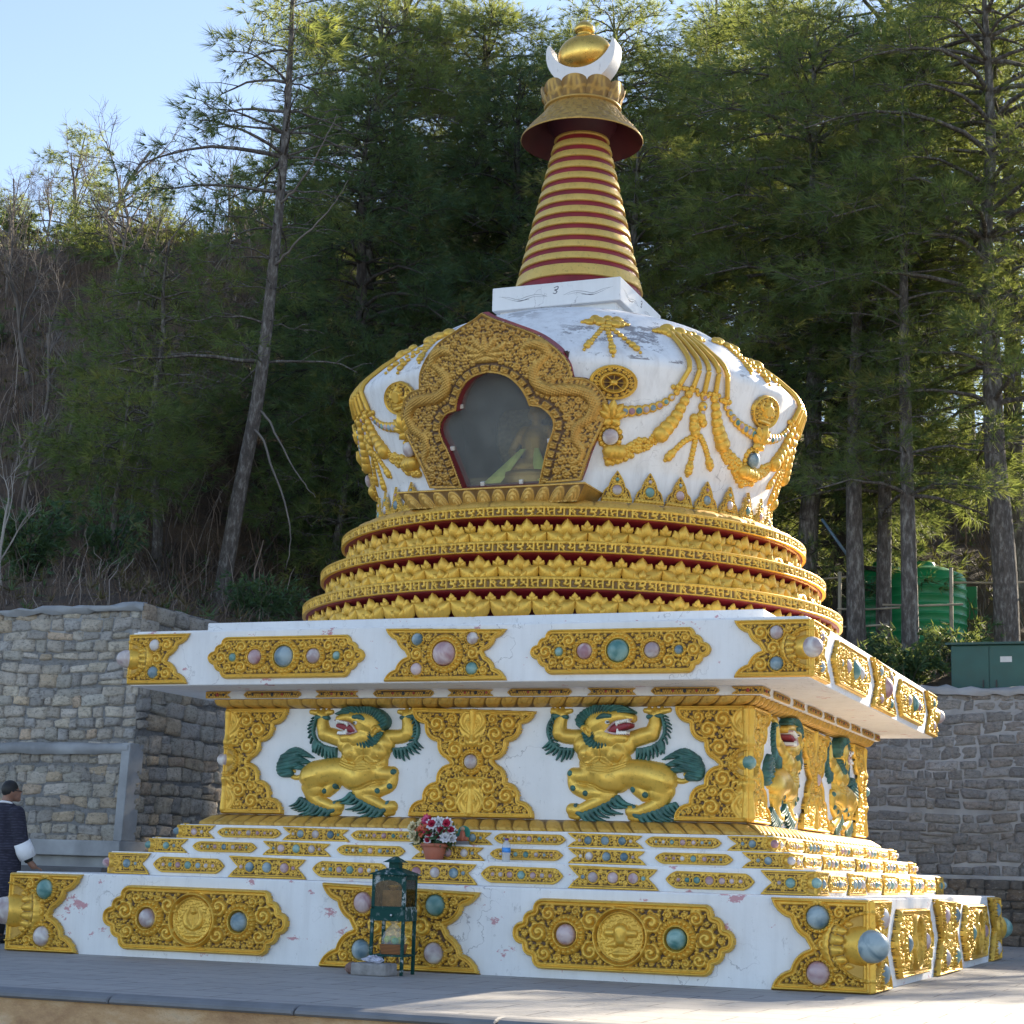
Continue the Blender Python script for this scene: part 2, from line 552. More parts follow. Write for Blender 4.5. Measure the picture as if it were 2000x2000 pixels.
def face_matrix(k, a, u, z, w=0.0):
    """matrix that puts a plate (u right, v up, out) on side k (0 front, 1 right, 2 back, 3 left) of a square of half width a"""
    m = Matrix.Rotation(k * pi / 2, 4, 'Z') @ Matrix.Translation((u, -a - w, z)) @ Matrix.Rotation(pi / 2, 4, 'X')
    return m

# ================================================================== THE SETTING
def structure(o): o['kind'] = 'structure'; return o
def make_paving():
    m, nt, b = new_mat('slate_paving')
    N = NT(nt)
    mp = N.n('ShaderNodeMapping'); mp.inputs['Scale'].default_value = (1, 1, 1); mp.inputs['Rotation'].default_value = (0, 0, radians(0))
    N.l(N.geo(), mp.inputs['Vector'])
    br = N.n('ShaderNodeTexBrick')
    br.offset = 0.5
    br.inputs['Scale'].default_value = 1.0; br.inputs['Brick Width'].default_value = 0.78; br.inputs['Row Height'].default_value = 0.46
    br.inputs['Mortar Size'].default_value = 0.009; br.inputs['Mortar Smooth'].default_value = 0.3; br.inputs['Bias'].default_value = 0.0
    br.inputs['Color1'].default_value = (0.30, 0.295, 0.29, 1); br.inputs['Color2'].default_value = (0.36, 0.35, 0.34, 1); br.inputs['Mortar'].default_value = (0.09, 0.088, 0.085, 1)
    N.l(mp.outputs[0], br.inputs['Vector'])
    c = N.mix(N.ramp(N.noise(N.geo((1, 5, 1)), 1.6, 8, 0.65), [(0.42, 0.0), (0.7, 0.7)]), br.outputs['Color'], (0.34, 0.32, 0.29))
    c = N.mix(N.ramp(N.noise(N.geo(), 3.5, 8, 0.7), [(0.55, 0.0), (0.72, 0.5)]), c, (0.16, 0.155, 0.155))
    N.l(c, b.inputs['Base Color'])
    N.l(N.ramp(N.noise(N.geo(), 9, 5), [(0.3, 0.55), (0.7, 0.85)]), b.inputs['Roughness'])
    N.l(N.bump(N.math('ADD', N.math('MULTIPLY', br.outputs['Fac'], -0.6), N.math('MULTIPLY', N.noise(N.geo(), 14, 8, 0.65), 0.5)), 0.35, 0.01), b.inputs['Normal'])
    return m
M['paving'] = make_paving()
M['concrete'] = simple('concrete', (0.29, 0.295, 0.30), 0.85, 0, 0.3, 2.2, 0.25)
M['kerb'] = simple('kerb_stone', (0.17, 0.175, 0.185), 0.75, 0, 0.22, 3, 0.2)

KY = -8.62
o = structure(build('terrace', *box(-40, 30, KY + 0.10, 9.6, -0.70, 0.0), M['paving'], None, False))
# rounded kerb stones along the terrace edge
mb = MB()
x = -39.9
rk = random.Random(3)
while x < 29:
    L = 1.42
    pr = [(KY - .085, -.055), (KY - .105, -.04), (KY - .10, -.02), (KY - .075, -.004), (KY - .03, .007), (KY + .03, .009), (KY + .10, .005), (KY + .10, -.055)]
    g_ = 0.006
    xs = [x + g_, x + g_ + .01, x + L - g_ - .01, x + L - g_]
    V = []
    for k, xx in enumerate(xs):
        sh = .008 if k in (0, 3) else 0
        for (y, z) in pr: V.append((xx, y + (sh if y < KY else 0), z - (sh if z > -.045 else 0)))
    n = len(pr)
    F = [grid_faces(4, n, True), tuple(range(n))[::-1], tuple(range(3 * n, 4 * n))]
    mb.add((np.array(V), F)); x += L
structure(mb.build('kerb', M['kerb'], None, False))
m, nt, b = new_mat('rough_sandstone')
N = NT(nt)
c = N.ramp(N.noise(N.geo((1, 1, 2.2)), 2.4, 10, 0.68), [(0.25, (0.32, 0.17, 0.09)), (0.5, (0.60, 0.38, 0.20)), (0.62, (0.70, 0.50, 0.31)), (0.8, (0.45, 0.36, 0.27))])
N.l(c, b.inputs['Base Color']); b.inputs['Roughness'].default_value = 0.9
N.l(N.bump(N.noise(N.geo(), 6, 10, 0.7), 0.9, 0.06), b.inputs['Normal'])
M['sandstone'] = m
o = structure(build('terrace_wall', *box(-40, 30, KY - 0.05, KY + 0.11, -0.9, -0.05), M['sandstone'], None, False))
M['lower'] = simple('lower_ground', (0.16, 0.14, 0.12), 0.9, 0, 0.3, 1.5, 0.3)
S = 900.0
structure(build('ground', np.array([(-S, -S, -0.88), (S, -S, -0.88), (S, S, -0.88), (-S, S, -0.88)]), [(0, 1, 2, 3)], M['lower'], None, False))

# ---- hillside
LX, LY = -6.45, 1.25        # corner of the left retaining wall
WY = 9.62                   # face of the back wall (inner edge)
def smooth01(t): t = np.clip(t, 0, 1); return t * t * (3 - 2 * t)
def vnoise(x, y, seed=0):
    return (np.sin(x * 1.31 + seed) * np.cos(y * 1.77 - seed * 1.3) + 0.6 * np.sin(x * 2.9 - y * 2.1 + seed * 2) + 0.4 * np.cos(x * 5.3 + y * 4.7 + seed)) / 2
def terrain_z(x, y):
    x = np.asarray(x, float); y = np.asarray(y, float)
    sA = np.minimum(y - LY, (LX - x) * 1.2 + np.maximum(0, y - WY))
    sB = y - WY
    s = np.maximum(np.where(x < LX, sA, sB), 0)
    s1 = np.minimum(s, 20.0)
    z = 0.30 * s1 + 0.018 * s1 ** 2 + np.clip(s - 20, 0, 10) * 0.38
    f = 1 - 0.80 * smooth01((x - 3.0) / 9.0)
    g = 1 - 0.34 * smooth01((x + 15.0) / 11.0)
    z = z * f * g + 0.16 * vnoise(x * .8, y * .8, 1) * np.clip(s * .5, 0, 1) + 0.75 * vnoise(x * .23, y * .23, 2) * np.clip(s / 8, 0, 1)
    base = np.where(x < LX, 4.12, np.interp(x, [LX, -3, 4], [4.0, 3.86, 3.84]))
    return base + z
def tz(x, y): return float(terrain_z(x, y))
def forest_floor():
    m, nt, b = new_mat('leaf_litter')
    N = NT(nt)
    f = N.noise(N.geo(), 1.1, 12, 0.72)
    c = N.ramp(f, [(0.28, (0.028, 0.021, 0.017)), (0.46, (0.10, 0.066, 0.044)), (0.60, (0.17, 0.11, 0.066)), (0.78, (0.08, 0.072, 0.036))])
    c = N.mix(N.ramp(N.noise(N.geo(), 14, 8, 0.75), [(0.52, 0.0), (0.7, 0.6)]), c, (0.12, 0.08, 0.055))
    N.l(c, b.inputs['Base Color']); b.inputs['Roughness'].default_value = 0.95
    N.l(N.bump(N.noise(N.geo(), 9, 10, 0.75), 1.0, 0.15), b.inputs['Normal'])
    return m
M['litter'] = forest_floor()
gx = np.concatenate([np.linspace(-90, -30, 30)[:-1], np.linspace(-30, LX, 60), np.linspace(LX, 14, 50)[1:], np.linspace(14, 80, 24)[1:]])
gy = np.concatenate([np.linspace(LY, WY, 20), np.linspace(WY, 45, 70)[1:], np.linspace(45, 120, 16)[1:]])
X, Y = np.meshgrid(gx, gy)
Z = terrain_z(X, Y)
F = grid_faces(len(gy), len(gx))
V = np.stack([X, Y, Z], -1).reshape(-1, 3)
c = V[F].mean(1)
F = F[~((c[:, 0] > LX) & (c[:, 1] < WY))]
structure(build('hillside', V, F, M['litter']))

# ---- dry stone retaining walls
def stone_mat():
    m, nt, b = new_mat('rubble_stone')
    N = NT(nt)
    a = N.attr('col')
    c = N.mix(N.ramp(N.noise(N.geo(), 7, 8, 0.7), [(0.3, 0.0), (0.75, 0.75)]), a.outputs['Color'], (0.30, 0.28, 0.26), 'MULTIPLY')
    c2 = N.mix(0.55, a.outputs['Color'], c)
    c3 = N.mix(N.ramp(N.noise(N.geo((1, 1, 2.5)), 3.2, 8, 0.7), [(0.56, 0.0), (0.72, 0.55)]), c2, (0.075, 0.072, 0.075))
    c3 = N.mix(N.ramp(N.noise(N.geo(), 1.1, 5, 0.6), [(0.5, 0.0), (0.75, 0.35)]), c3, (0.33, 0.27, 0.21))
    c3 = N.mix(N.ramp(N.noise(N.geo((1, 1, 1.6)), 19, 9, 0.78), [(0.50, 0.0), (0.62, 0.6)]), c3, (0.06, 0.058, 0.055))
    c3 = N.mix(N.ramp(N.noise(N.geo((1, 1, 1.8)), 13, 9, 0.75), [(0.56, 0.0), (0.66, 0.55)]), c3, (0.50, 0.46, 0.40))
    N.l(c3, b.inputs['Base Color']); b.inputs['Roughness'].default_value = 0.88
    N.l(N.bump(N.noise(N.geo(), 14, 10, 0.75), 1.0, 0.06), b.inputs['Normal'])
    return m
M['stone'] = stone_mat()
PAL = [(0.235, 0.21, 0.185), (0.265, 0.235, 0.195), (0.195, 0.19, 0.19), (0.29, 0.255, 0.20), (0.31, 0.23, 0.145), (0.33, 0.30, 0.26), (0.16, 0.165, 0.175), (0.36, 0.33, 0.30), (0.27, 0.19, 0.125), (0.21, 0.205, 0.185)]
def stone_courses(L, H, seed, rowh=(0.15, 0.24), wid=(0.16, 0.5), proud=0.06, sink=0.0, skip=None, dark=1.0, z0=0.0, cool=0.0):
    """returns V, F, colours of a rubble face: x along, y up, z out"""
    rg = np.random.default_rng(seed)
    Vs, Fs, Cs = [], [], []; n0 = 0
    nx, ny = max(2, int(L / 0.25)), max(2, int(H / 0.25))
    xs = np.linspace(0, L, nx); ys = np.linspace(z0, H, ny)
    X, Y = np.meshgrid(xs, ys)
    V = np.stack([X, Y, rg.uniform(-.008, .008, X.shape)], -1).reshape(-1, 3)
    V[:, 2] -= 0.0
    Vs.append(V); Fs.append(grid_faces(ny, nx)); Cs.append(np.full((len(V), 3), 0.125 * dark)); n0 += len(V)
    y = z0
    a = np.array([-1, -.93, -.6, -.2, .2, .6, .93, 1.0])
    A_, B_ = np.meshgrid(a, a)
    ph_a = rg.uniform(0, 6, 6)
    def wav(x, k): return 0.03 * np.sin(x * 0.9 + ph_a[k % 6]) + 0.015 * np.sin(x * 2.7 + ph_a[(k + 2) % 6])
    k = 0
    while y < H - 0.05:
        rh = min(rg.uniform(*rowh), H - y)
        if H - y - rh < 0.07: rh = H - y
        x = -rg.uniform(0, .2)
        while x < L:
            w = rg.uniform(*wid) * (0.7 + 0.6 * rg.random())
            w = max(w, rh * 0.75)
            x0, x1 = max(x, 0), min(x + w, L)
            parts = [(y, rh)]
            if rg.random() < 0.16 and rh > .17: sp = rg.uniform(.4, .6); parts = [(y, rh * sp), (y + rh * sp, rh * (1 - sp))]
            for (yy, hh) in parts:
                if x1 - x0 < .06: continue
                g = rg.uniform(.001, .007)
                cx, cy = (x0 + x1) / 2, yy + hh / 2
                hw, hh2 = (x1 - x0) / 2 - g, hh / 2 - g
                if skip is not None and skip(cx, cy): continue
                # irregular quadrilateral with rounded corners
                j = rg.uniform(-.026, .026, (4, 2)); j[:, 0] *= min(1, hw / .12)
                u = (A_ + 1) / 2; v = (B_ + 1) / 2
                r2 = np.maximum(np.abs(A_), np.abs(B_))
                rnd_ = 1 - 0.07 * np.clip((np.abs(A_) * np.abs(B_)), 0, 1) ** 3
                px = A_ * hw * rnd_ + (1 - u) * (1 - v) * j[0, 0] + u * (1 - v) * j[1, 0] + u * v * j[2, 0] + (1 - u) * v * j[3, 0]
                py = B_ * hh2 * rnd_ + (1 - u) * (1 - v) * j[0, 1] + u * (1 - v) * j[1, 1] + u * v * j[2, 1] + (1 - u) * v * j[3, 1]
                tx, ty = rg.uniform(-.5, .5, 2)
                pz = proud * rg.uniform(.55, 1.2) * (1 - r2 ** 14) * (1 - .10 * r2 ** 2 + .28 * tx * A_ + .28 * ty * B_) + rg.uniform(-.014, .014, A_.shape) * (r2 < .99) - 0.012 * (r2 > .99) - sink
                VX = cx + px
                V = np.stack([VX, cy + py + wav(VX, int(cy * 2)) * (1 if z0 + .1 < cy < H - .15 else 0), pz], -1).reshape(-1, 3)
                c = 0.45 * np.array((.255, .225, .185)) * dark + 0.55 * np.array(PAL[rg.choice(len(PAL), p=[.16, .13, .14, .11, .06, .09, .11, .05, .04, .11])]) * rg.uniform(.66, 1.24) * dark; c = c * (1 - cool) + cool * c.mean() * np.array((.97, 1.0, 1.05))
                Vs.append(V); Fs.append(grid_faces(8, 8) + n0); Cs.append(np.tile(c, (len(V), 1))); n0 += len(V)
            x += w
        y += rh; k += 1
    return np.concatenate(Vs), np.concatenate(Fs), np.concatenate(Cs)
def stone_face(name, L, H, seed, mtx, parent=None, **kw):
    V, F, C = stone_courses(L, H, seed, **kw)
    A = np.array(mtx); V = V @ A[:3, :3].T + A[:3, 3]
    return build(name, V, F, M['stone'], parent, True, cols=C)
def facing(p, xdir, batter=0.0):
    """matrix: local x along xdir (horizontal), local y up (leaning back by batter), local z outward"""
    x = Vector((xdir[0], xdir[1], 0)).normalized(); out = Vector((x.y, -x.x, 0))
    up = (Vector((0, 0, 1)) - out * batter).normalized(); out2 = x.cross(up)
    return Matrix.Translation(p) @ Matrix((x, up, out2)).transposed().to_4x4()

# back wall
bw = empty('stone_wall', (2, 9.5, 0))
tag(bw, 'grey rubble retaining wall behind the stupa with green cabinet above it', 'wall')
inv = Matrix.Translation((-2, -9.5, 0))
stone_face('wall_face', 30, 3.80, 201, inv @ facing((-6.4, 9.42, 0), (1, 0), 0.01), bw, rowh=(.14, .21), wid=(.16, .46), proud=.055, z0=1.02, dark=1.4, cool=.6)
stone_face('wall_foot', 30, 0.98, 202, inv @ facing((-6.4, 9.30, 0), (1, 0), 0.0), bw, rowh=(.14, .20), wid=(.16, .46), proud=.05, dark=.8)
mb = MB()
mb.add(box(-8.4, 21.6, -.21, .30, .97, 1.035, .012))
mb.build('concrete_band', M['concrete'], bw, False)
rgc = np.random.default_rng(9)
xs = np.linspace(-8.4, 21.6, 160); pr = [(-.13, 3.78), (-.15, 3.84), (-.10, 3.90), (.02, 3.93), (.25, 3.90), (.25, 3.70)]
V = np.stack([np.stack([xs, y + rgc.uniform(-.025, .025, 160), z + (rgc.uniform(-.03, .03, 160) + .02 * np.sin(xs * 3.1) * (z > 3.8))], 1) for y, z in pr], 1).reshape(-1, 3)
build('wall_coping', V, grid_faces(160, 6)[:, ::-1], M['concrete'], bw)
build('wall_core', *box(-8.4, 21.6, -.07, .11, 0, 3.78), M['concrete'], bw, False)

# left wall with its return towards the back wall
lw = empty('stone_wall', (-6.4, 1.0, 0))
tag(lw, 'tan and grey rubble wall with concrete corner post left of the stupa', 'wall')
inv = Matrix.Translation((6.4, -1.0, 0))
XL = -6.38
stone_face('wall_face', 20, 4.22, 211, inv @ facing((XL - 20, 0.84, 0), (1, 0), 0.055), lw, rowh=(.11, .19), wid=(.14, .38), proud=.05, z0=2.32, dark=2.7)
stone_face('wall_face', 20, 2.32, 212, inv @ facing((XL - 20, 0.80, 0), (1, 0), 0.045), lw, rowh=(.11, .18), wid=(.13, .34), proud=.028, z0=1.1, dark=2.3)
stone_face('wall_return', 2.3, 4.26, 213, inv @ facing((XL, 0.95, 0), (0, 1), 0.0), lw, rowh=(.17, .27), wid=(.2, .45), proud=.065, z0=2.30, dark=2.1)
stone_face('wall_return', 6.2, 3.72, 215, inv @ facing((XL, 3.25, 0), (0, 1), 0.0), lw, rowh=(.17, .27), wid=(.2, .45), proud=.07, z0=2.30, dark=1.9)
stone_face('wall_return', 8.5, 2.30, 214, inv @ facing((XL, 0.95, 0), (0, 1), 0.0), lw, rowh=(.15, .24), wid=(.17, .42), proud=.045, z0=0.0, dark=1.9)
mb = MB()
for (x0, x1, y0, y1, z0, z1) in ((-26.4, XL + .05, .68, 1.3, .94, 1.14), (-26.4, XL + .03, .80, 1.3, .0, .94), ):
    mb.add(box(x0 + 6.4, x1 + 6.4, y0 - 1, y1 - 1, z0, z1, .012))
# corner post, leaning back with the wall
V, F = box(XL - .09 + 6.4, XL + .04 + 6.4, -.27, .06, 1.14, 2.40, .012)
V[:, 1] += (V[:, 2] - 1.14) * .05; V[:, 0] += (V[:, 2] - 1.14) * 0.0
mb.add((V, F))
mb.build('concrete_base', M['concrete'], lw, False)
xs = np.linspace(-20, 0.03, 110)
for nm, zc, hh, yy, am in (('mortar_band', 2.33, .075, .735 - 1 + .10, .012), ('wall_coping', 4.21, .05, 1.02 - 1 - .02, .036)):
    pr = [(yy, zc - hh), (yy - .05, zc - hh * .5), (yy - .05, zc + hh * .5), (yy + .02, zc + hh), (yy + .4, zc + hh * .8), (yy + .4, zc - hh)]
    V = np.stack([np.stack([xs, y + rgc.uniform(-am, am, 110), z + rgc.uniform(-am, am, 110)], 1) for y, z in pr], 1).reshape(-1, 3)
    build(nm, V, grid_faces(110, 6)[:, ::-1], M['concrete'], lw)
V, F = box(-20, XL + 6.4 - .01, .05, .40, 0, 4.18)
build('wall_core', V, F, M['concrete'], lw, False)
V, F = box(XL + 6.4 - .5, XL + 6.4 - .012, .36, 2.25, 0, 4.22); build('wall_core', V, F, M['stone'], lw, False)
V, F = box(XL + 6.4 - .5, XL + 6.4 - .012, 2.25, 8.45, 0, 3.68); build('wall_core', V, F, M['stone'], lw, False)
# stepped stone bench along the foot of the left wall
bench = empty('stone_bench', (-16, 0.4, 0))
tag(bench, 'dark stepped stone bench along the foot of the left wall', 'bench')
build('bench_step', *box(-10, 9.65, -.05, .28, 0, .80, .015), simple('bench_stone', (0.10, 0.10, 0.105), 0.85, 0, .3, 2.5, .3), bench, False)
build('bench_step', *box(-10, 9.35, -.55, -.055, 0, .50, .015), simple('bench_stone_low', (0.14, 0.14, 0.145), 0.85, 0, .3, 2.5, .3), bench, False)

# ================================================================== THE STUPA
stupa = empty('stupa', (0, 0, 0))
tag(stupa, 'white and gold Buddhist stupa with striped spire on a stepped square base', 'stupa')

unit_gem = {}
def gem(parent, loc, r, kind, flat=0.8, name='gem', rot=None):
    if kind not in unit_gem:
        V, F = ball((0, 0, 0), 1, 20, 12)
        o = build(name, V, F, M[kind], parent)
        unit_gem[kind] = o
    else:
        o = copy_obj(unit_gem[kind], parent); o.name = name
    o.location = loc
    o.scale = (r, r, r * flat)
    o.rotation_euler = rot if rot else (0, 0, 0)
    return o

def butterfly(w, waist, h, n=2, d=0.045, notch=0.03):
    p = [(-w, -h)]
    p += lobes((w, -h), (waist, -notch), n, d)
    p += lobes((waist, notch), (w, h), n, d)
    p += lobes((-w, h), (-waist, notch), n, d)
    p += lobes((-waist, -notch), (-w, -h), n, d)
    return np.array([np.asarray(q, float) for q in p])

def half_butterfly(w, waist, h, ext, n=2, d=0.045, notch=0.03):
    """left edge cut in lobes, right edge straight on the corner of the block"""
    p = [(-w, -h), (ext, -h), (ext, h)]
    p += lobes((-w, h), (-waist, notch), n, d)
    p += lobes((-waist, -notch), (-w, -h), n, d)
    return np.array([np.asarray(q, float) for q in p])

def oblong(hw, hh, top, n=2, d=0.035):
    p = [(-top, -hh)]
    p += lobes((top, -hh), (hw, 0), n, d)
    p += lobes((hw, 0), (top, hh), n, d)
    p += lobes((-top, hh), (-hw, 0), n, d)
    p += lobes((-hw, 0), (-top, -hh), n, d)
    return np.array([np.asarray(q, float) for q in p])

def mirror_copy(o, name):
    """a left-handed copy of a plate mesh"""
    me = o.data.copy()
    n = len(me.vertices)
    co = np.empty(n * 3, np.float32); me.vertices.foreach_get('co', co)
    co = co.reshape(-1, 3); co[:, 0] *= -1
    me.vertices.foreach_set('co', co.ravel())
    me.flip_normals()
    c = bpy.data.objects.new(name, me); COL.objects.link(c)
    return c

def place(o, mtx, parent):
    o.parent = parent
    o.matrix_local = mtx
    return o

rnd = random.Random(5)
GEMS = ['teal', 'pink', 'blue', 'grey']

class Plate:
    """a carved plate that can be set on any side of a block, each time with its own gems"""
    def __init__(s, mesh_obj, gems, zlift):
        s.o = mesh_obj; s.gems = gems; s.first = True; s.zlift = zlift
    def put(s, parent, mtx, colours=None, mirror=False):
        if s.first and not mirror: o = s.o; s.first = False
        elif mirror:
            if not hasattr(s, 'm'): s.m = mirror_copy(s.o, s.o.name); o = s.m
            else: o = copy_obj(s.m)
        else: o = copy_obj(s.o)
        place(o, mtx, parent)
        for i, (u, v, r) in enumerate(s.gems):
            kind = colours[i % len(colours)] if colours else rnd.choice(GEMS)
            gem(o, (-u if mirror else u, v, s.zlift), r, kind)
        return o

def finish(plates):
    for p in plates:
        if p.first: bpy.data.objects.remove(p.o)

# ---- plain blocks
A0, H0, PX = 4.225, 0.768, -0.055
A1, H1 = 3.60, 0.991
A2, H2 = 3.315, 1.142
A3, H3 = 3.115, 1.287
AB, ZB, ZT = 2.785, 1.41, 2.51
AF, ZF0, ZF1 = 2.97, 2.585, 2.6685
AC, ZC0, ZC1 = 3.545, 2.6685, 3.2234
AU, ZU = 2.996, 3.385
def block(name, a, z0, z1, mat, bev=0.02):
    V, F = box(-a, a, -a, a, z0, z1, bev)
    if name == 'plinth': V[:, 0] += PX
    o = build(name, V, F, mat, stupa, False)
    return o
block('plinth', A0, -0.05, H0, M['plaster'], 0.015)
block('step', A1, H0 - 0.02, H1, M['plaster'], 0.01)
block('step', A2, H1 - 0.02, H2, M['plaster'], 0.01)
block('step', A3, H2 - 0.02, H3, M['plaster'], 0.01)
block('throne_wall', AB, H3 - 0.02, ZF0, M['soffit'], 0.01)
block('frieze_band', AF, ZF0, ZF1 + 0.01, M['soffit'], 0.006)
block('cornice_slab', AC, ZC0, ZC1, M['plaster'], 0.012)
block('cap_slab', AU, ZC1 - 0.02, ZU, M['plaster'], 0.012)
# thin lip on the cornice's upper edge
block('cornice_lip', AC - 0.03, ZC1 - 0.005, ZC1 + 0.012, M['plaster'], 0.004)

# ---- plates of the plinth
def medallion_lotus(U, V, sd):
    d = np.hypot(U, V); th = np.arctan2(V, U)
    h = np.zeros_like(U)
    R = 0.255
    h = np.maximum(h, np.exp(-((d - R * 0.94) / (R * 0.05)) ** 2) * 0.075)
    h = np.maximum(h, np.exp(-((d - R * 0.80) / (R * 0.03)) ** 2) * 0.05)
    inner = d < R * 0.78
    s = R * 0.78
    # vase with a spreading lid and leaves
    k = np.maximum.reduce([cap_h(U, V, (0, -0.02 * 1), (0, 0.045), s * 0.30, s * 0.36) * 0.8,
                           cap_h(U, V, (-s * 0.62, s * 0.16), (s * 0.62, s * 0.16), s * 0.17, s * 0.17) * 0.9,
                           cap_h(U, V, (0, s * 0.38), (0, s * 0.58), s * 0.30, s * 0.10) * 0.8,
                           cap_h(U, V, (-s * 0.3, -s * 0.72), (s * 0.3, -s * 0.72), s * 0.10, s * 0.10),
                           cap_h(U, V, (-s * 0.28, -s * 0.32), (-s * 0.62, -s * 0.38), s * 0.15, s * 0.06),
                           cap_h(U, V, (s * 0.28, -s * 0.32), (s * 0.62, -s * 0.38), s * 0.15, s * 0.06)])
    fol = (0.012 * (0.5 + 0.5 * np.sin(U * 120 + np.sin(V * 70) * 2.0) * np.sin(V * 115 + np.sin(U * 80) * 2)))
    h = np.where(inner, np.maximum(np.minimum(k, 0.05) + 0.012, 0.012 + fol * (d > s * 0.55)), h)
    return h, d < R * 1.04
def medallion_fish(U, V, sd):
    h0, mask = medallion_lotus(U, V, sd)
    R = 0.255; s = R * 0.78; d = np.hypot(U, V)
    k = np.maximum.reduce([chain_h(U, V, [(-s * .05, -s * .42), (-s * .34, -s * .2), (-s * .42, s * .15), (-s * .26, s * .5)], [s * .08, s * .17, s * .13, s * .06]),
                           chain_h(U, V, [(s * .05, -s * .42), (s * .34, -s * .2), (s * .42, s * .15), (s * .26, s * .5)], [s * .08, s * .17, s * .13, s * .06]),
                           cap_h(U, V, (0, s * .42), (0, s * .5), s * .16, s * .12), cap_h(U, V, (0, -s * .3), (0, s * .3), s * .05, s * .05),
                           cap_h(U, V, (-s * .34, -s * .72), (s * .34, -s * .72), s * .10, s * .10)])
    fol = 0.012 * (0.5 + 0.5 * np.sin(U * 120 + np.sin(V * 70) * 2.0) * np.sin(V * 115 + np.sin(U * 80) * 2))
    return np.where(d < s, np.maximum(np.minimum(k, 0.05) + 0.012, 0.012 + fol * (d > s * .6)), h0), mask
RS = [0.102, 0.092, 0.078, 0.062, 0.048, 0.036, 0.026, 0.018, 0.012]
p_obA = Plate(relief_mesh('gold_plate', oblong(1.01, 0.305, 0.73, 3, 0.03), 0.0066, M['gold'], 0.025, 0.05, 0.056,
    [(-0.5, 0, 0.098, 1.78), (0.5, 0, 0.098, 1.78)], RS, 11, True, medallion_fish), [(-0.5, 0, 0.092), (0.5, 0, 0.092)], 0.04)
p_obB = Plate(relief_mesh('gold_plate', oblong(1.01, 0.305, 0.73, 3, 0.03), 0.0066, M['gold'], 0.025, 0.05, 0.056,
    [(-0.5, 0, 0.098, 1.78), (0.5, 0, 0.098, 1.78)], RS, 12, True, medallion_lotus), [(-0.5, 0, 0.092), (0.5, 0, 0.092)], 0.04)
def flower_boss(U, V, sd):
    d = np.hypot(U, V); th = np.arctan2(V, U); R = 0.15
    h = np.where(d < R, 0.02 + 0.03 * np.abs(np.cos(4 * th)) ** 0.6 * np.exp(-((d - R * .62) / (R * .3)) ** 2), 0)
    h = np.maximum(h, np.sqrt(np.maximum(1 - (d / (R * .28)) ** 2, 0)) * 0.05)
    h = np.maximum(h, np.exp(-((d - R * .93) / (R * .06)) ** 2) * 0.045)
    return h, d < R
p_bf = Plate(relief_mesh('gold_plate', butterfly(0.80, 0.46, 0.378, 2, 0.035), 0.0066, M['gold'], 0.025, 0.05, 0.054,
    [(-0.36, 0.21, 0.098, 1.3), (0.36, 0.21, 0.098, 1.3), (-0.36, -0.21, 0.098, 1.3), (0.36, -0.21, 0.098, 1.3)], RS, 13, True, flower_boss),
    [(-0.36, 0.21, 0.098), (0.36, 0.21, 0.098), (-0.36, -0.21, 0.098), (0.36, -0.21, 0.098)], 0.035)
p_hf = Plate(relief_mesh('gold_plate', half_butterfly(0.805, 0.47, 0.378, 0.03, 2, 0.035), 0.0066, M['gold'], 0.025, 0.05, 0.054,
    [(-0.40, 0.225, 0.10, 1.3), (-0.40, -0.225, 0.10, 1.3), (0.0, 0.0, 0.26, 1.1)], RS, 14, False),
    [(-0.40, 0.225, 0.10), (-0.40, -0.225, 0.10)], 0.035)
OFS = Matrix.Translation((PX, 0, 0))
for k in (0, 1):
    zc = 0.378
    p_hf.put(stupa, OFS @ face_matrix(k, A0, -A0, zc), ['teal', 'grey'] if k == 0 else ['grey', 'blue'], True)
    p_obA.put(stupa, OFS @ face_matrix(k, A0, -2.14, zc - 0.01), ['grey', 'blue'] if k == 0 else ['blue', 'pink'])
    p_bf.put(stupa, OFS @ face_matrix(k, A0, 0, zc), ['pink', 'teal', 'blue', 'grey'] if k == 0 else ['pink', 'blue', 'grey', 'teal'])
    p_obB.put(stupa, OFS @ face_matrix(k, A0, 2.11, zc), ['pink', 'teal'] if k == 0 else ['teal', 'pink'])
    p_hf.put(stupa, OFS @ face_matrix(k, A0, A0, zc), ['blue', 'pink'] if k == 0 else ['blue', 'grey'])

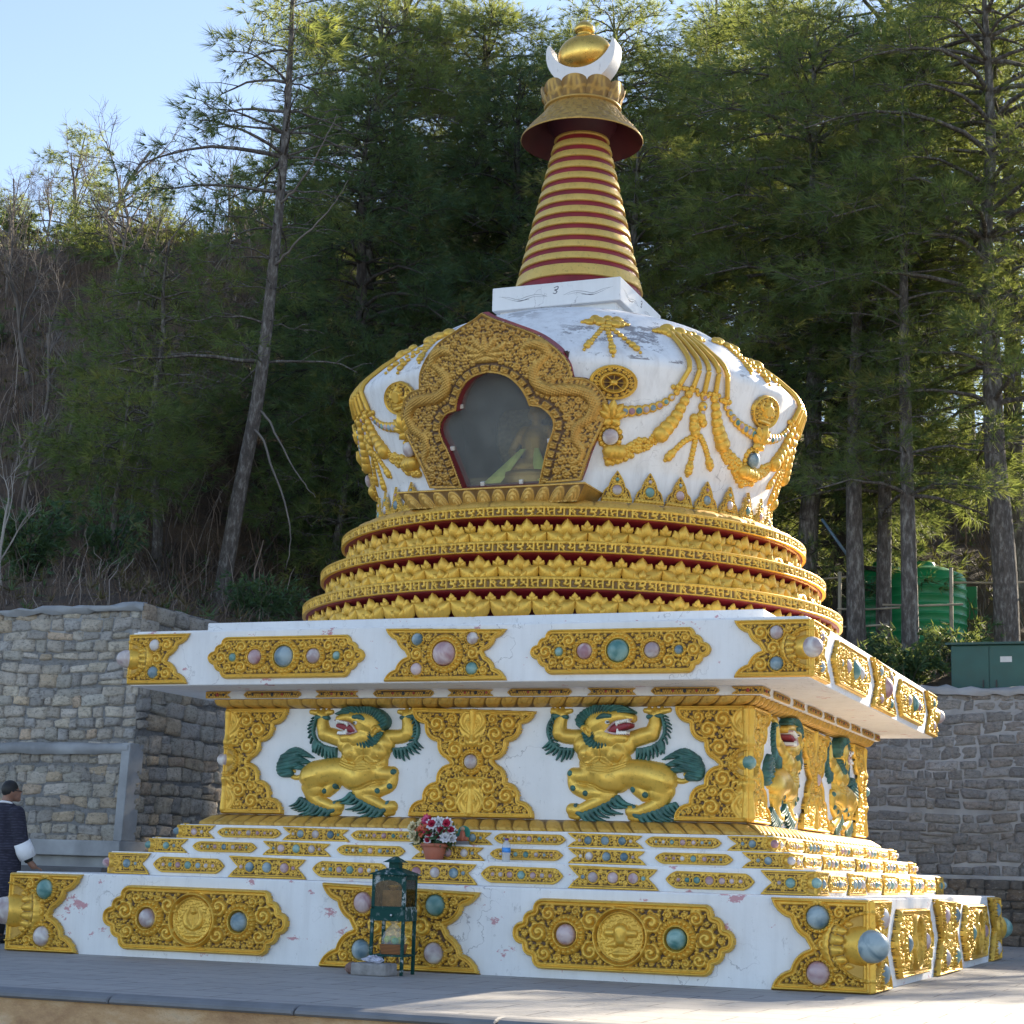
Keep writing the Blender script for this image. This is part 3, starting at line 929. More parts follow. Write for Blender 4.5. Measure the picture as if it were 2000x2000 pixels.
# ---- bosses on the block corners: a petalled gold dish, a cup, a gem
def corner_boss(ax, ay, z, R, kind, sink=0.25, long=1.25):
    d = Vector((ax, ay, 0)).normalized()
    th = np.linspace(0, 2 * pi, 144, endpoint=False)
    prof = [(1.0, -1.1), (1.0, -0.60), (0.985, -0.52), (0.93, -0.50), (0.90, -0.55), (0.88, -0.48), (0.82, -0.40), (0.74, -0.30), (0.67, -0.24), (0.645, -0.30), (0.60, -0.20), (0.57, -0.06), (0.53, 0.08), (0.48, 0.17), (0.44, 0.21), (0.38, 0.21)]
    V = []; gr = []
    for i, (r, h) in enumerate(prof):
        gr.append(0.9 * np.clip(1 - np.abs(np.sin(th * 8)) * 3, 0, 1) if 4 < i < 9 else np.full_like(th, 0.9 if i in (4, 9) else 0.0))
        rr = np.full_like(th, r * R)
        hh = np.full_like(th, h * R)
        if 4 < i < 9: hh = hh + R * 0.17 * (np.abs(np.sin(th * 8)) ** 0.6 - 0.5)
        if i in (2, 3): rr = rr + R * 0.018 * np.sin(th * 34)
        V.append(np.stack([rr * np.cos(th), rr * np.sin(th), hh], 1))
    V = np.concatenate(V)
    q = d.to_track_quat('Z', 'Y').to_matrix().to_4x4()
    base = Vector((ax, ay, z))
    o = build('corner_boss', V, grid_faces(len(prof), len(th), True), M['gold'], stupa, attrs={'ground': np.concatenate(gr)})
    o.matrix_local = Matrix.Translation(base) @ q
    g = gem(o, (0, 0, R * 0.20), R * 0.45, kind, long)
    return o
for (ax, ay), kd in zip(((1, -1), (-1, -1), (1, 1), (-1, 1)), ('blue', 'grey', 'teal', 'pink')):
    corner_boss(ax * A0 + PX, ay * A0, 0.385, 0.30, kd, 0.30)
    corner_boss(ax * A1, ay * A1, 0.88, 0.105, GEMS[(GEMS.index(kd) + 2) % 4], 0.3)
    corner_boss(ax * A2, ay * A2, 1.067, 0.085, GEMS[(GEMS.index(kd) + 1) % 4], 0.3)
    corner_boss(ax * A3, ay * A3, 1.215, 0.085, GEMS[(GEMS.index(kd) + 3) % 4], 0.3)
    corner_boss(ax * AC, ay * AC, 2.945, 0.21, 'grey', 0.30)
    corner_boss(ax * AB, ay * AB, 1.965, 0.15, 'teal' if ax > 0 else 'grey', 0.35)

# ---- plates of the three steps
RSS = [0.026, 0.02, 0.015, 0.011, 0.008]
def step_plates(a, z0, z1, ob_c, ob_hw, bf_c, bf_w, half_w, seed, band):
    h = z1 - z0; zc = z0 + h * 0.475; hh = h * 0.475
    oh = h * 0.35
    xs = [0.0, 0.115, 0.205, 0.285]; rr = [0.036, 0.028, 0.022, 0.018]
    f = ob_hw / 0.41
    gm = [(s * x * f, 0, r * min(f, 1) * (h / 0.2) ** 0.5) for x, r in zip(xs, rr) for s in ((1,) if x == 0 else (-1, 1))]
    gm.sort()
    po = Plate(relief_mesh('gold_plate', oblong(ob_hw, oh, ob_hw * 0.75, 1, 0.012), 0.0055, M['gold'], 0.014, 0.016, 0.02,
        [(u, v, r, 1.5) for u, v, r in gm], RSS, seed, True), gm, 0.020)
    gb = [(-0.19, 0, 0.045), (0, 0, 0.048), (0.19, 0, 0.045), (-0.285, 0, 0.02), (0.285, 0, 0.02)]
    gb = [(u * bf_w / 0.43, v, r * (h / 0.2) ** 0.5) for u, v, r in gb]
    def bands(U, V, sd):
        if not band: return np.zeros_like(U), np.zeros(U.shape, bool)
        y = np.abs(V) / hh
        hb = np.where(y > 0.80, 0.016 + 0.006 * np.sin((y - 0.8) * 60), 0) + np.where((y > 0.66) & (y < 0.78), 0.012 * np.abs(np.sin(U * 190)), 0)
        return hb, y > 0.64
    pb = Plate(relief_mesh('gold_plate', butterfly(bf_w, bf_w * 0.76, hh, 1, 0.008, 0.002), 0.0055, M['gold'], 0.014, 0.016, 0.018,
        [(u, v, r, 1.35) for u, v, r in gb], RSS, seed + 1, True, bands), gb, 0.020)
    gh = [(-0.21 * half_w / 0.48, 0, 0.042 * (h / 0.2) ** 0.5), (-0.31 * half_w / 0.48, 0, 0.019)]
    ph = Plate(relief_mesh('gold_plate', half_butterfly(half_w, half_w * 0.79, hh, 0.018, 1, 0.008, 0.002), 0.0055, M['gold'], 0.014, 0.016, 0.018,
        [(u, v, r, 1.35) for u, v, r in gh] + [(0, 0, 0.08 * h / 0.2, 1.3)], RSS, seed + 2, False, bands), gh, 0.020)
    for k in (0, 1):
        ph.put(stupa, face_matrix(k, a, -a, zc), None, True)
        ph.put(stupa, face_matrix(k, a, a, zc))
        for c in ob_c: po.put(stupa, face_matrix(k, a, c, zc))
        for c in bf_c: pb.put(stupa, face_matrix(k, a, c, zc))
step_plates(A1, H0, H1, (-2.68, -0.89, 0.87, 2.66), 0.41, (-1.79, 0, 1.76), 0.435, 0.48, 30, True)
step_plates(A2, H1, H2, (-2.45, -0.82, 0.80, 2.43), 0.37, (-1.63, 0, 1.60), 0.385, 0.44, 40, False)
step_plates(A3, H2, H3, (-2.29, -0.775, 0.755, 2.27), 0.37, (-1.53, 0, 1.515), 0.38, 0.43, 50, False)

# ---- plates of the cornice slab
RSC = [0.074, 0.064, 0.054, 0.043, 0.033, 0.025, 0.018, 0.012]
gc = [(-0.585, 0, 0.045), (-0.33, 0, 0.078), (0, 0, 0.108), (0.33, 0, 0.078), (0.585, 0, 0.045)]
p_co = Plate(relief_mesh('gold_plate', oblong(0.885, 0.215, 0.66, 3, 0.02), 0.006, M['gold'], 0.02, 0.036, 0.044,
    [(u, v, r, 1.62) for u, v, r in gc], RSC, 61), gc, 0.03)
gb = [(0, 0, 0.12), (-0.29, 0.145, 0.062), (0.29, 0.145, 0.062), (-0.29, -0.145, 0.062), (0.29, -0.145, 0.062)]
p_cb = Plate(relief_mesh('gold_plate', butterfly(0.645, 0.40, 0.262, 2, 0.025, 0.02), 0.006, M['gold'], 0.02, 0.036, 0.044,
    [(u, v, r, 1.6 if r > .1 else 1.25) for u, v, r in gb], RSC, 62), gb, 0.03)
gh = [(-0.29, 0.14, 0.064), (-0.29, -0.14, 0.064)]
p_ch = Plate(relief_mesh('gold_plate', half_butterfly(0.69, 0.43, 0.262, 0.025, 2, 0.025, 0.02), 0.006, M['gold'], 0.02, 0.036, 0.044,
    [(u, v, r, 1.25) for u, v, r in gh] + [(0, 0, 0.16, 1.25)], RSC, 63, False), gh, 0.03)
for k in (0, 1):
    zc = 2.943
    p_ch.put(stupa, face_matrix(k, AC, -AC, zc), ['grey', 'blue'], True)
    p_co.put(stupa, face_matrix(k, AC, -1.745, zc), ['teal', 'pink', 'blue', 'grey', 'teal'] if k == 0 else ['teal', 'pink', 'teal', 'grey', 'blue'])
    p_cb.put(stupa, face_matrix(k, AC, 0, zc), ['pink', 'blue', 'grey', 'pink', 'teal'])
    p_co.put(stupa, face_matrix(k, AC, 1.76, zc), ['teal', 'pink', 'teal', 'grey', 'blue'] if k == 0 else ['blue', 'grey', 'teal', 'pink', 'teal'])
    p_ch.put(stupa, face_matrix(k, AC, AC, zc), ['grey', 'blue'] if k == 0 else ['teal', 'pink'])

# ---- small plates of the frieze under the cornice
def frieze_plate(kind, w):
    hh = 0.037
    if kind == 'o': P = oblong(w, hh, w - 0.045, 1, 0.004)
    elif kind == 'b': P = butterfly(w, w - 0.05, hh, 1, 0.004, 0.001)
    else: P = half_butterfly(w, w - 0.05, hh, 0.012, 1, 0.004, 0.001)
    return relief_mesh('frieze_plate', P, 0.006, M['gold_flat'], 0.010, 0.010, 0.012, [], [0.011, 0.008], 71, True)
fo = frieze_plate('o', 0.34); fb = frieze_plate('b', 0.25); fh = frieze_plate('h', 0.29)
first = {id(fo): True, id(fb): True, id(fh): True}
def put_frieze(src, k, u, n, mirror=False):
    if mirror: o = mirror_copy(src, 'frieze_plate')
    elif first[id(src)]: o = src; first[id(src)] = False
    else: o = copy_obj(src)
    place(o, face_matrix(k, AF, u, 2.627), stupa)
    for i in range(n):
        t = (i - (n - 1) / 2) * 0.115 if n > 3 else (i - 1) * 0.075
        off = (0.13 if mirror else -0.13) if n == 3 else 0
        gem(o, (t + off, 0, 0.013), 0.019 if i == n // 2 else 0.014, 'crimson_gem' if i % 2 else 'dark_gem', 0.6)
for k in (0, 1):
    put_frieze(fh, k, AF, 3); put_frieze(fh, k, -AF, 3, True)
    for u in (-2.19, -0.7, 0.76, 2.23): put_frieze(fo, k, u, 5)
    for u in (-1.445, 0.03, 1.5): put_frieze(fb, k, u, 4)

# ---- petal mouldings above and below the throne wall
def petal_band(name, prof, npet, amp, flip=False, mat='gold_flat'):
    """prof: (half width, z) rows bottom to top; overlapping slanted petals run round all four sides"""
    prof = np.asarray(prof, float)
    nv = 22; nu = 680
    s = np.linspace(0, 1, len(prof)); sv = np.linspace(0, 1, nv)
    a = np.interp(sv, s, prof[:, 0]); z = np.interp(sv, s, prof[:, 1])
    t = np.linspace(-1, 1, nu)
    T_, S_ = np.meshgrid(t, sv)
    vv = 1 - S_ if flip else S_
    H = np.zeros_like(T_)
    for sh, f in ((0, 1.0),):
        x = T_ * npet / 2 + 0.34 * vv * (0 if abs(prof[0, 0] - prof[-1, 0]) < 1e-6 else 1)
        fx = x - np.floor(x)
        e = np.sqrt(np.clip(1 - (2 * fx - 1) ** 2, 0, 1))
        top = 0.15 + 0.80 * e
        inside = vv < top
        d1 = np.clip((top - vv) * 3.0, 0, 1)
        H = np.where(inside, (0.35 + 0.65 * np.sin(np.clip(d1, 0, 1) * pi / 2)), 0.12)
        inner = np.sqrt(np.clip(1 - ((2 * fx - 1) / 0.55) ** 2, 0, 1)) * 0.62 + 0.02
        H += np.where((vv < inner) & (np.abs(2 * fx - 1) < 0.55), 0.45 * np.clip((inner - vv) * 5, 0, 1), -0.12)
        edge_ = np.clip(np.abs(2 * fx - 1) * 6 - 5.0, 0, 1)
        H = H * (1 - 0.85 * edge_)
    H *= amp
    H[0] *= 0.2; H[-1] *= 0.2
    mb = MB()
    for k in range(4):
        ca, sa = cos(k * pi / 2), sin(k * pi / 2)
        aa = a[:, None] + H
        x = T_ * aa; y = -aa
        mb.add((np.stack([x * ca - y * sa, x * sa + y * ca, np.repeat(z[:, None], nu, 1)], -1).reshape(-1, 3), grid_faces(nv, nu)))
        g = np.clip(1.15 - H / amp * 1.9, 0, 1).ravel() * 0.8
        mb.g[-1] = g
    return mb.build(name, M[mat], stupa)
petal_band('petal_moulding', [(2.95, 1.287), (2.94, 1.32), (2.86, 1.385), (2.76, 1.413)], 34, 0.034)
petal_band('petal_moulding', [(2.775, 2.492), (2.80, 2.50), (2.86, 2.525), (2.88, 2.56), (2.885, 2.588)], 34, 0.034, True)

# ---- throne wall plates: centre and corners with a thunderbolt sceptre between leaf scrolls
def sceptre(cx):
    def f(U, V, sd):
        U = U - cx
        X = np.abs(U); Y = np.abs(V)
        parts = [chain_h(X, Y, [(0, 0.16), (0.055, 0.20), (0.075, 0.245)], [0.03, 0.034, 0.018]),
                 cap_h(X, Y, (0, 0.19), (0, 0.25), 0.045, 0.03),
                 chain_h(X, Y, [(0.07, 0.17), (0.115, 0.18), (0.135, 0.235)], [0.02, 0.024, 0.012]),
                 cap_h(X, Y, (-0.03, 0.16), (0.135, 0.155), 0.014, 0.012),
                 cap_h(X, Y, (0, 0.26), (0, 0.50), 0.026, 0.040),
                 chain_h(X, Y, [(0.02, 0.27), (0.09, 0.33), (0.125, 0.40), (0.095, 0.475), (0.035, 0.52)], [0.012, 0.022, 0.026, 0.02, 0.010]),
                 chain_h(X, Y, [(0.03, 0.30), (0.065, 0.37), (0.05, 0.44)], [0.014, 0.022, 0.010]),
                 cap_h(X, Y, (0.0, 0.40), (0.055, 0.39), 0.02, 0.014)]
        h = np.maximum.reduce(parts) * 1.3
        leafbg = (X < 0.145 * np.sqrt(np.clip(1 - ((Y - 0.37) / 0.17) ** 2, 0, 1)))
        h = np.where(leafbg, np.maximum(h, 0.012), h)
        d = np.hypot(U, V)
        return np.minimum(h, 0.055), (h > 0) | (d < 0.1)
    return f
RSB = [0.094, 0.084, 0.066, 0.053, 0.042, 0.032, 0.024, 0.017, 0.011]
p_tc = Plate(relief_mesh('gold_plate', butterfly(0.67, 0.235, 0.548, 3, 0.05, 0.015), 0.0064, M['gold'], 0.03, 0.042, 0.048,
    [(0, 0, 0.075, 1.75)], RSB, 81, True, sceptre(0)), [(0, 0, 0.072)], 0.05)
p_th = Plate(relief_mesh('gold_plate', half_butterfly(0.70, 0.265, 0.548, 0.03, 3, 0.05, 0.015), 0.0064, M['gold'], 0.03, 0.042, 0.048,
    [(0, 0, 0.12, 1.3)], RSB, 82, False, sceptre(0.0)), [], 0.05)
for k in (0, 1):
    zc = 1.957
    p_th.put(stupa, face_matrix(k, AB, -AB, zc), None, True)
    p_tc.put(stupa, face_matrix(k, AB, 0, zc), ['grey'] if k == 0 else ['pink'])
    p_th.put(stupa, face_matrix(k, AB, AB, zc))
finish([p_obA, p_obB, p_bf, p_hf, p_co, p_cb, p_ch, p_tc, p_th])

# ---- the lions that hold up the cornice, carved in high relief
def field_mesh(name, U, V, H, mat, lift, parent=None, ground=None):
    on = H > 0
    f = on[:-1, :-1] | on[1:, :-1] | on[:-1, 1:] | on[1:, 1:]
    used = np.zeros(U.shape, bool)
    used[:-1, :-1] |= f; used[1:, :-1] |= f; used[:-1, 1:] |= f; used[1:, 1:] |= f
    idx = -np.ones(U.shape, int); idx[used] = np.arange(used.sum())
    j, i = np.nonzero(f)
    F = np.stack([idx[j, i], idx[j, i + 1], idx[j + 1, i + 1], idx[j + 1, i]], 1)
    W = np.where(on, H + lift, -0.002)
    g = (ground[used] if ground is not None else np.zeros(used.sum()))
    return build(name, np.stack([U[used], V[used], W[used]], 1), F, mat, parent, True, None, {'ground': g})

LS = 0.0015
def lp(x, y): return ((x - 850) * LS, (515 - y) * LS)
us = np.arange(-0.86, 0.80, 0.0052); vs2 = np.arange(-0.56, 0.552, 0.0052)
LU, LV = np.meshgrid(us, vs2)
def cp(pts, rads, n=16):
    return chain_h(LU, LV, [lp(*p) for p in pts], [r * LS for r in rads], n)
def flames(path, rads, seed, side, n, length, lean=0.5):
    """row of pointed locks along a path"""
    rg = np.random.default_rng(seed)
    P = bez([lp(*p) for p in path], n)
    T_ = np.gradient(P, axis=0); T_ /= np.linalg.norm(T_, axis=1)[:, None]
    H = chain_h(LU, LV, [lp(*p) for p in path], [r * LS for r in rads], 24) * 0.8
    for i in range(n):
        t, p = T_[i], P[i]
        nr = np.array([t[1], -t[0]]) * side
        L = length * LS * rg.uniform(0.8, 1.15)
        q1 = p + nr * L * 0.55 + t * L * lean * 0.3
        q2 = p + nr * L + t * L * lean
        w = L * 0.13
        H = np.maximum(H, chain_h(LU, LV, [p, q1, q2], [w * 1.2, w * 0.9, 0.003], 8))
    return H
def smax(hs, k=0.02):
    H = hs[0]
    for h in hs[1:]:
        d = np.clip(k - np.abs(H - h), 0, None)
        H = np.where((H > 0) & (h > 0), np.maximum(H, h) + d * d / (4 * k), np.maximum(H, h))
    return H
body_h = smax([
    cp([(560, 400), (700, 420), (850, 400)], [70, 90, 70]),                 # shoulders
    cp([(600, 455), (635, 470)], [78, 62]) * 1.22, cp([(765, 468), (800, 455)], [66, 80]) * 1.22,   # chest
    cp([(690, 560), (720, 615), (800, 620)], [104, 98, 88]), cp([(600, 520), (640, 610)], [66, 70]), cp([(830, 500), (850, 560)], [58, 70]),               # belly
    cp([(800, 590), (930, 585), (1070, 610)], [90, 95, 100]),               # back
    cp([(1090, 630), (1070, 700)], [105, 70]),                              # haunch
    cp([(960, 600), (930, 660), (980, 715)], [70, 55, 45]),
    cp([(640, 590), (540, 600), (495, 590)], [75, 55, 42]),                 # front thigh
    cp([(495, 590), (510, 670), (600, 712)], [42, 42, 45]),
    cp([(600, 700), (700, 710), (760, 715)], [45, 50, 34]),
    cp([(730, 735), (640, 775), (550, 815)], [45, 42, 36]),                 # front shank
    cp([(520, 820), (490, 815)], [42, 40]), cp([(490, 850), (530, 858)], [25, 25]),
    cp([(1120, 690), (1070, 770), (950, 820)], [60, 50, 38]),               # hind shank
    cp([(920, 822), (890, 820)], [42, 40]), cp([(890, 855), (935, 866)], [25, 25]),
    cp([(540, 350), (440, 345), (395, 325)], [50, 48, 48]),                 # left arm
    cp([(395, 325), (395, 270), (412, 215)], [52, 46, 36]),
    cp([(340, 185), (400, 190), (468, 180)], [16, 26, 16]), cp([(395, 205), (415, 200)], [30, 30]),
    cp([(340, 172), (360, 178)], [14, 14]), cp([(375, 168), (385, 178)], [14, 14]), cp([(410, 166), (415, 178)], [14, 14]),
    cp([(880, 370), (960, 345), (1020, 330)], [55, 55, 52]),                # right arm
    cp([(1020, 330), (1040, 270), (1040, 215)], [52, 46, 36]),
    cp([(975, 180), (1050, 190), (1135, 178)], [16, 26, 16]), cp([(1040, 205), (1060, 200)], [30, 30]),
    cp([(1000, 168), (1010, 178)], [14, 14]), cp([(1040, 166), (1045, 178)], [14, 14]), cp([(1085, 166), (1085, 178)], [14, 14]),
    cp([(1150, 600), (1210, 628), (1262, 618), (1270, 585), (1240, 585)], [18, 17, 15, 12, 10]),   # tail root
], 0.02)
# belly folds and nipples
for y0, dy in ((535, 18), (552, 22), (568, 26)):
    body_h = np.where(cp([(600, y0 - 8), (700, y0 + dy - 14), (800, y0 - 4), (870, y0 - 30)], [4, 5, 5, 3], 12) > 0.002, body_h - 0.008, body_h)
body_h = np.where(cp([(540, 640), (640, 655), (720, 690), (800, 700)], [5, 6, 6, 4], 12) > 0.002, body_h - 0.01, body_h)
for arc in ([(540, 480), (575, 522), (630, 532), (690, 500)], [(690, 500), (750, 530), (810, 518), (850, 472)], [(690, 420), (692, 470), (690, 500)]):
    body_h = np.where(cp(arc, [4, 6, 6, 4], 14) > 0.002, body_h - 0.014, body_h)
for p in ((587, 487), (792, 483)): body_h = np.maximum(body_h, np.where(cp([p, (p[0] + 1, p[1])], [6, 6]) > 0, body_h + 0.012, 0))
head_h = smax([cp([(690, 270), (720, 320)], [115, 90]) * 0.9 + 0, cp([(700, 350), (760, 370)], [60, 50]) + 0.05 * (cp([(700, 350), (760, 370)], [60, 50]) > 0),
               cp([(740, 235), (820, 222), (895, 232)], [55, 40, 26]) + 0.05 * (cp([(740, 235), (820, 222), (895, 232)], [55, 40, 26]) > 0),
               cp([(770, 355), (850, 362)], [42, 30]) + 0.05 * (cp([(770, 355), (850, 362)], [42, 30]) > 0),
               cp([(700, 240), (760, 240)], [40, 30]) + 0.07 * (cp([(700, 240), (760, 240)], [40, 30]) > 0),
               cp([(660, 330), (710, 320)], [22, 18]) + 0.08 * (cp([(660, 330), (710, 320)], [22, 18]) > 0),
               cp([(690, 352), (730, 345)], [18, 14]) + 0.08 * (cp([(690, 352), (730, 345)], [18, 14]) > 0)], 0.02)
ear_h = cp([(585, 300), (610, 310), (625, 345)], [24, 32, 14]); ear_in = cp([(596, 305), (618, 335)], [13, 7])
ear_h = np.where(ear_h > 0, ear_h + 0.11 - ear_in * 1.5, 0)
mane_h = smax([cp([(580, 300), (552, 250), (600, 205), (680, 180)], [20, 32, 36, 38]), cp([(660, 185), (760, 165), (840, 178), (915, 196)], [40, 34, 26, 6]),
               cp([(585, 330), (620, 385), (690, 405), (770, 385)], [20, 30, 28, 14]), cp([(640, 300), (655, 350)], [22, 28])], 0.01)
rg = np.random.default_rng(4)
mane_h = np.where(mane_h > 0, mane_h * 0.7 + 0.095 + 0.012 * np.sin(np.arctan2(LV - lp(690, 280)[1], LU - lp(690, 280)[0]) * 34 + np.hypot(LU - lp(690, 280)[0], LV - lp(690, 280)[1]) * 60), 0)
brow_h = cp([(685, 240), (720, 222), (765, 222)], [16, 20, 14]); brow_h = np.where(brow_h > 0, brow_h + 0.135, 0)
fringe_h = np.maximum.reduce([
    flames([(352, 215), (322, 270), (318, 330), (345, 395)], [7, 10, 10, 9], 1, -1, 9, 46, 0.7),
    flames([(335, 380), (400, 425), (490, 432)], [8, 10, 8], 2, 1, 8, 76, -0.25),
    flames([(1085, 215), (1103, 270), (1106, 330), (1068, 395)][::-1], [9, 10, 10, 7], 5, 1, 9, 46, -0.7),
    flames([(1080, 380), (1010, 420), (930, 432)], [8, 10, 8], 6, -1, 8, 76, 0.25),
    cp([(350, 212), (440, 222)], [14, 14]), cp([(1000, 222), (1085, 215)], [14, 14]),
    cp([(520, 790), (530, 830), (570, 850)], [14, 18, 16]), cp([(915, 795), (920, 840), (960, 856)], [14, 18, 16]),
    flames([(560, 850), (680, 800), (800, 735)], [9, 11, 9], 7, 1, 9, 96, 0.8),
    flames([(950, 858), (1070, 810), (1180, 770)], [9, 11, 9], 8, 1, 9, 96, 0.8)])
fringe_h = np.where(fringe_h > 0, fringe_h * 0.6 + 0.035, 0)
plume_h = np.maximum.reduce([cp([(1270, 600), (1330, 590), (1335, 540), (1300, 490)], [26, 34, 36, 34]),
    chain_h(LU, LV, [lp(*p) for p in ((1320, 500), (1240, 450), (1160, 470), (1098, 492))], [r * LS for r in (34, 30, 18, 4)], 16),
    chain_h(LU, LV, [lp(*p) for p in ((1320, 530), (1240, 500), (1160, 520), (1110, 532))], [r * LS for r in (36, 30, 18, 4)], 16),
    chain_h(LU, LV, [lp(*p) for p in ((1320, 560), (1250, 545), (1180, 560), (1130, 560))], [r * LS for r in (34, 26, 18, 4)], 16)])
plume_h = np.where(plume_h > 0, plume_h * 0.8 + 0.03 + 0.006 * np.sin(LV * 170 + LU * 40), 0)
mouth_h = cp([(745, 318), (800, 298), (890, 278)], [14, 26, 14]); mouth_h = np.where(mouth_h > 0, mouth_h * 0.4 + 0.115, 0)
lip_h = np.maximum(cp([(735, 322), (800, 262), (905, 244)], [6, 8, 6]), cp([(735, 322), (800, 335), (880, 338)], [6, 8, 5])); lip_h = np.where(lip_h > 0, lip_h + 0.135, 0)
tooth_h = np.zeros_like(LU)
for i, x in enumerate(range(812, 900, 15)): tooth_h = np.maximum(tooth_h, cp([(x, 262 - i * 3), (x, (282 if i in (0, 5) else 272) - i * 4)], [9, 5 if i in (0, 5) else 7], 3))
for i, x in enumerate(range(818, 882, 14)): tooth_h = np.maximum(tooth_h, cp([(x, 334), (x, 322 if i else 308)], [8, 6], 3))
tooth_h = np.where(tooth_h > 0, tooth_h + 0.145, 0)
spot_h = np.zeros_like(LU)
for p in ((480, 585), (503, 680), (590, 712), (895, 605), (908, 685), (990, 718)): spot_h = np.maximum(spot_h, cp([p, (p[0] + 1, p[1])], [22, 22], 3))
spot_h = np.where(spot_h > 0, spot_h + np.maximum(body_h, 0) * 0.6, 0)
eye_h = cp([(745, 262), (752, 262)], [13, 13]); eye_h = np.where(eye_h > 0, eye_h + 0.135, 0)
pupil_h = cp([(751, 262), (756, 262)], [8, 8]); pupil_h = np.where(pupil_h > 0, pupil_h + 0.150, 0)
body_h = np.where(body_h > 0, np.maximum(body_h * 0.85, 0.004), 0)
head_h = np.where(head_h > 0, head_h * 0.8 + 0.035, 0)
gold_h = np.maximum.reduce([body_h, head_h, ear_h])
lion = field_mesh('lion_relief', LU, LV, gold_h, M['lion_gold'], 0.0)
for nm, h, mt in (('mane', mane_h, 'lion_green'), ('brow', brow_h, 'lion_green'), ('fur_fringe', fringe_h, 'lion_green'), ('tail_plume', plume_h, 'lion_green'),
                  ('spots', spot_h, 'lion_green'), ('mouth', mouth_h, 'mouth'), ('lips', lip_h, 'pink'), ('teeth', tooth_h, 'tooth'), ('eye', eye_h, 'tooth'), ('pupil', pupil_h, 'dark_gem')):
    field_mesh(nm, LU, LV, h, M[mt], 0.0, lion)
def lion_at(k, u, flip, first=False):
    if first: o = lion
    else: o = copy_tree(lion)
    o.parent = stupa
    m = face_matrix(k, AB, u, 1.957)
    if flip:
        o.parent = stupa
        def flipmesh(ob):
            me = ob.data.copy(); n = len(me.vertices); co = np.empty(n * 3, np.float32)
            me.vertices.foreach_get('co', co); co = co.reshape(-1, 3); co[:, 0] *= -1
            me.vertices.foreach_set('co', co.ravel()); me.flip_normals(); ob.data = me
        flipmesh(o)
        for c in o.children: flipmesh(c)
    o.matrix_local = m
lion_at(0, 1.595, False, True)
fl = None
lion_at(0, -1.40, True)
lion_at(1, -1.42, True)
lion_at(1, 1.50, False)

# ---- three round tiers: lotus row, red cavetto, gold band with letters
tiers = [  # R band, z band bottom, z band top, z of lotus foot, number of lotuses
    (3.065, 3.657, 3.764, 3.37, 44), (2.88, 4.052, 4.156, 3.764, 42), (2.66, 4.459, 4.557, 4.156, 39)]

# six raised letters of the mantra band, drawn as strokes in a unit cell (x 0..1, y 0..1)
LET = [
    [[(0.1, .92), (.9, .92)], [(.78, .92), (.78, .08)], [(.2, .92), (.2, .55), (.32, .42), (.45, .55)], [(.45, .55), (.78, .55)], [(.2, .28), (.36, .14)]],
    [[(0.1, .92), (.95, .92)], [(.72, .92), (.72, .05)], [(.38, .92), (.38, .40), (.24, .34), (.18, .46)]],
    [[(0.1, .92), (.9, .92)], [(.28, .92), (.28, .05)], [(.28, .60), (.55, .70), (.76, .52), (.62, .30), (.80, .06)], [(.46, .48), (.56, .34)]],
    [[(0.1, .92), (.9, .92)], [(.78, .92), (.78, .08)], [(.22, .92), (.42, .66), (.20, .40), (.50, .30), (.78, .52)]],
    [[(0.1, .92), (.9, .92)], [(.74, .92), (.74, .56), (.30, .60), (.24, .44), (.56, .42), (.72, .20), (.50, .06)], [(.30, .92), (.30, .74)]],
    [[(0.08, .92), (.92, .92)], [(.80, .92), (.80, .06)], [(.22, .92), (.24, .60), (.52, .62), (.36, .38), (.18, .24)], [(.50, .40), (.80, .10)], [(.40, 1.0), (.60, 1.0)]],
]
cellN = 14; rowN = 15
def letter_cell(L):
    x, y = np.meshgrid((np.arange(cellN) + 0.5) / cellN, np.linspace(0, 1, rowN))
    h = np.zeros_like(x)
    for st in L:
        for a, b in zip(st[:-1], st[1:]):
            h = np.maximum(h, np.clip(cap_h(x, y, a, b, 0.105, 0.105) / 0.07, 0, 1))
    return h
CELLS = [letter_cell(L) for L in LET]
for (R, z0, z1, zf, nb) in tiers:
    ri = R - 0.20
    core = build('tier_core', *lathe([(ri - 0.02, zf - 0.02), (ri, zf), (ri - 0.03, z0 - 0.13), (ri - 0.01, z0 - 0.085), (ri + 0.05, z0 - 0.045), (R - 0.075, z0 - 0.02),
                                      (R - 0.03, z0 - 0.006), (R - 0.03, z0 + 0.01)], 128), M['red'], stupa)
    ncell = int(round(2 * pi * R / 0.104)) // 6 * 6
    H = np.concatenate([CELLS[i % 6] for i in range(ncell)], 1)
    ang = np.linspace(0, 2 * pi, H.shape[1], endpoint=False)
    zz = np.linspace(z0 + 0.006, z1 - 0.006, rowN)
    rr = R - 0.018 + H * 0.026
    V = np.stack([rr * np.sin(ang), -rr * np.cos(ang), np.repeat(zz[:, None], len(ang), 1)], -1).reshape(-1, 3)
    mb = MB()
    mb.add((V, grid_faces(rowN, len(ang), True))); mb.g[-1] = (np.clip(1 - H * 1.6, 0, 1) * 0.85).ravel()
    V2, F2 = lathe([(R - 0.2, z0 - 0.004), (R - 0.004, z0 - 0.004), (R + 0.008, z0), (R + 0.008, z0 + 0.008), (R - 0.018, z0 + 0.010)], 160); mb.add((V2, F2))
    V2, F2 = lathe([(R - 0.018, z1 - 0.010), (R + 0.008, z1 - 0.008), (R + 0.010, z1), (R - 0.02, z1 + 0.012), (R - 0.35, z1 + 0.02)], 160); mb.add((V2, F2))
    mb.build('letter_band', M['gold'], stupa)

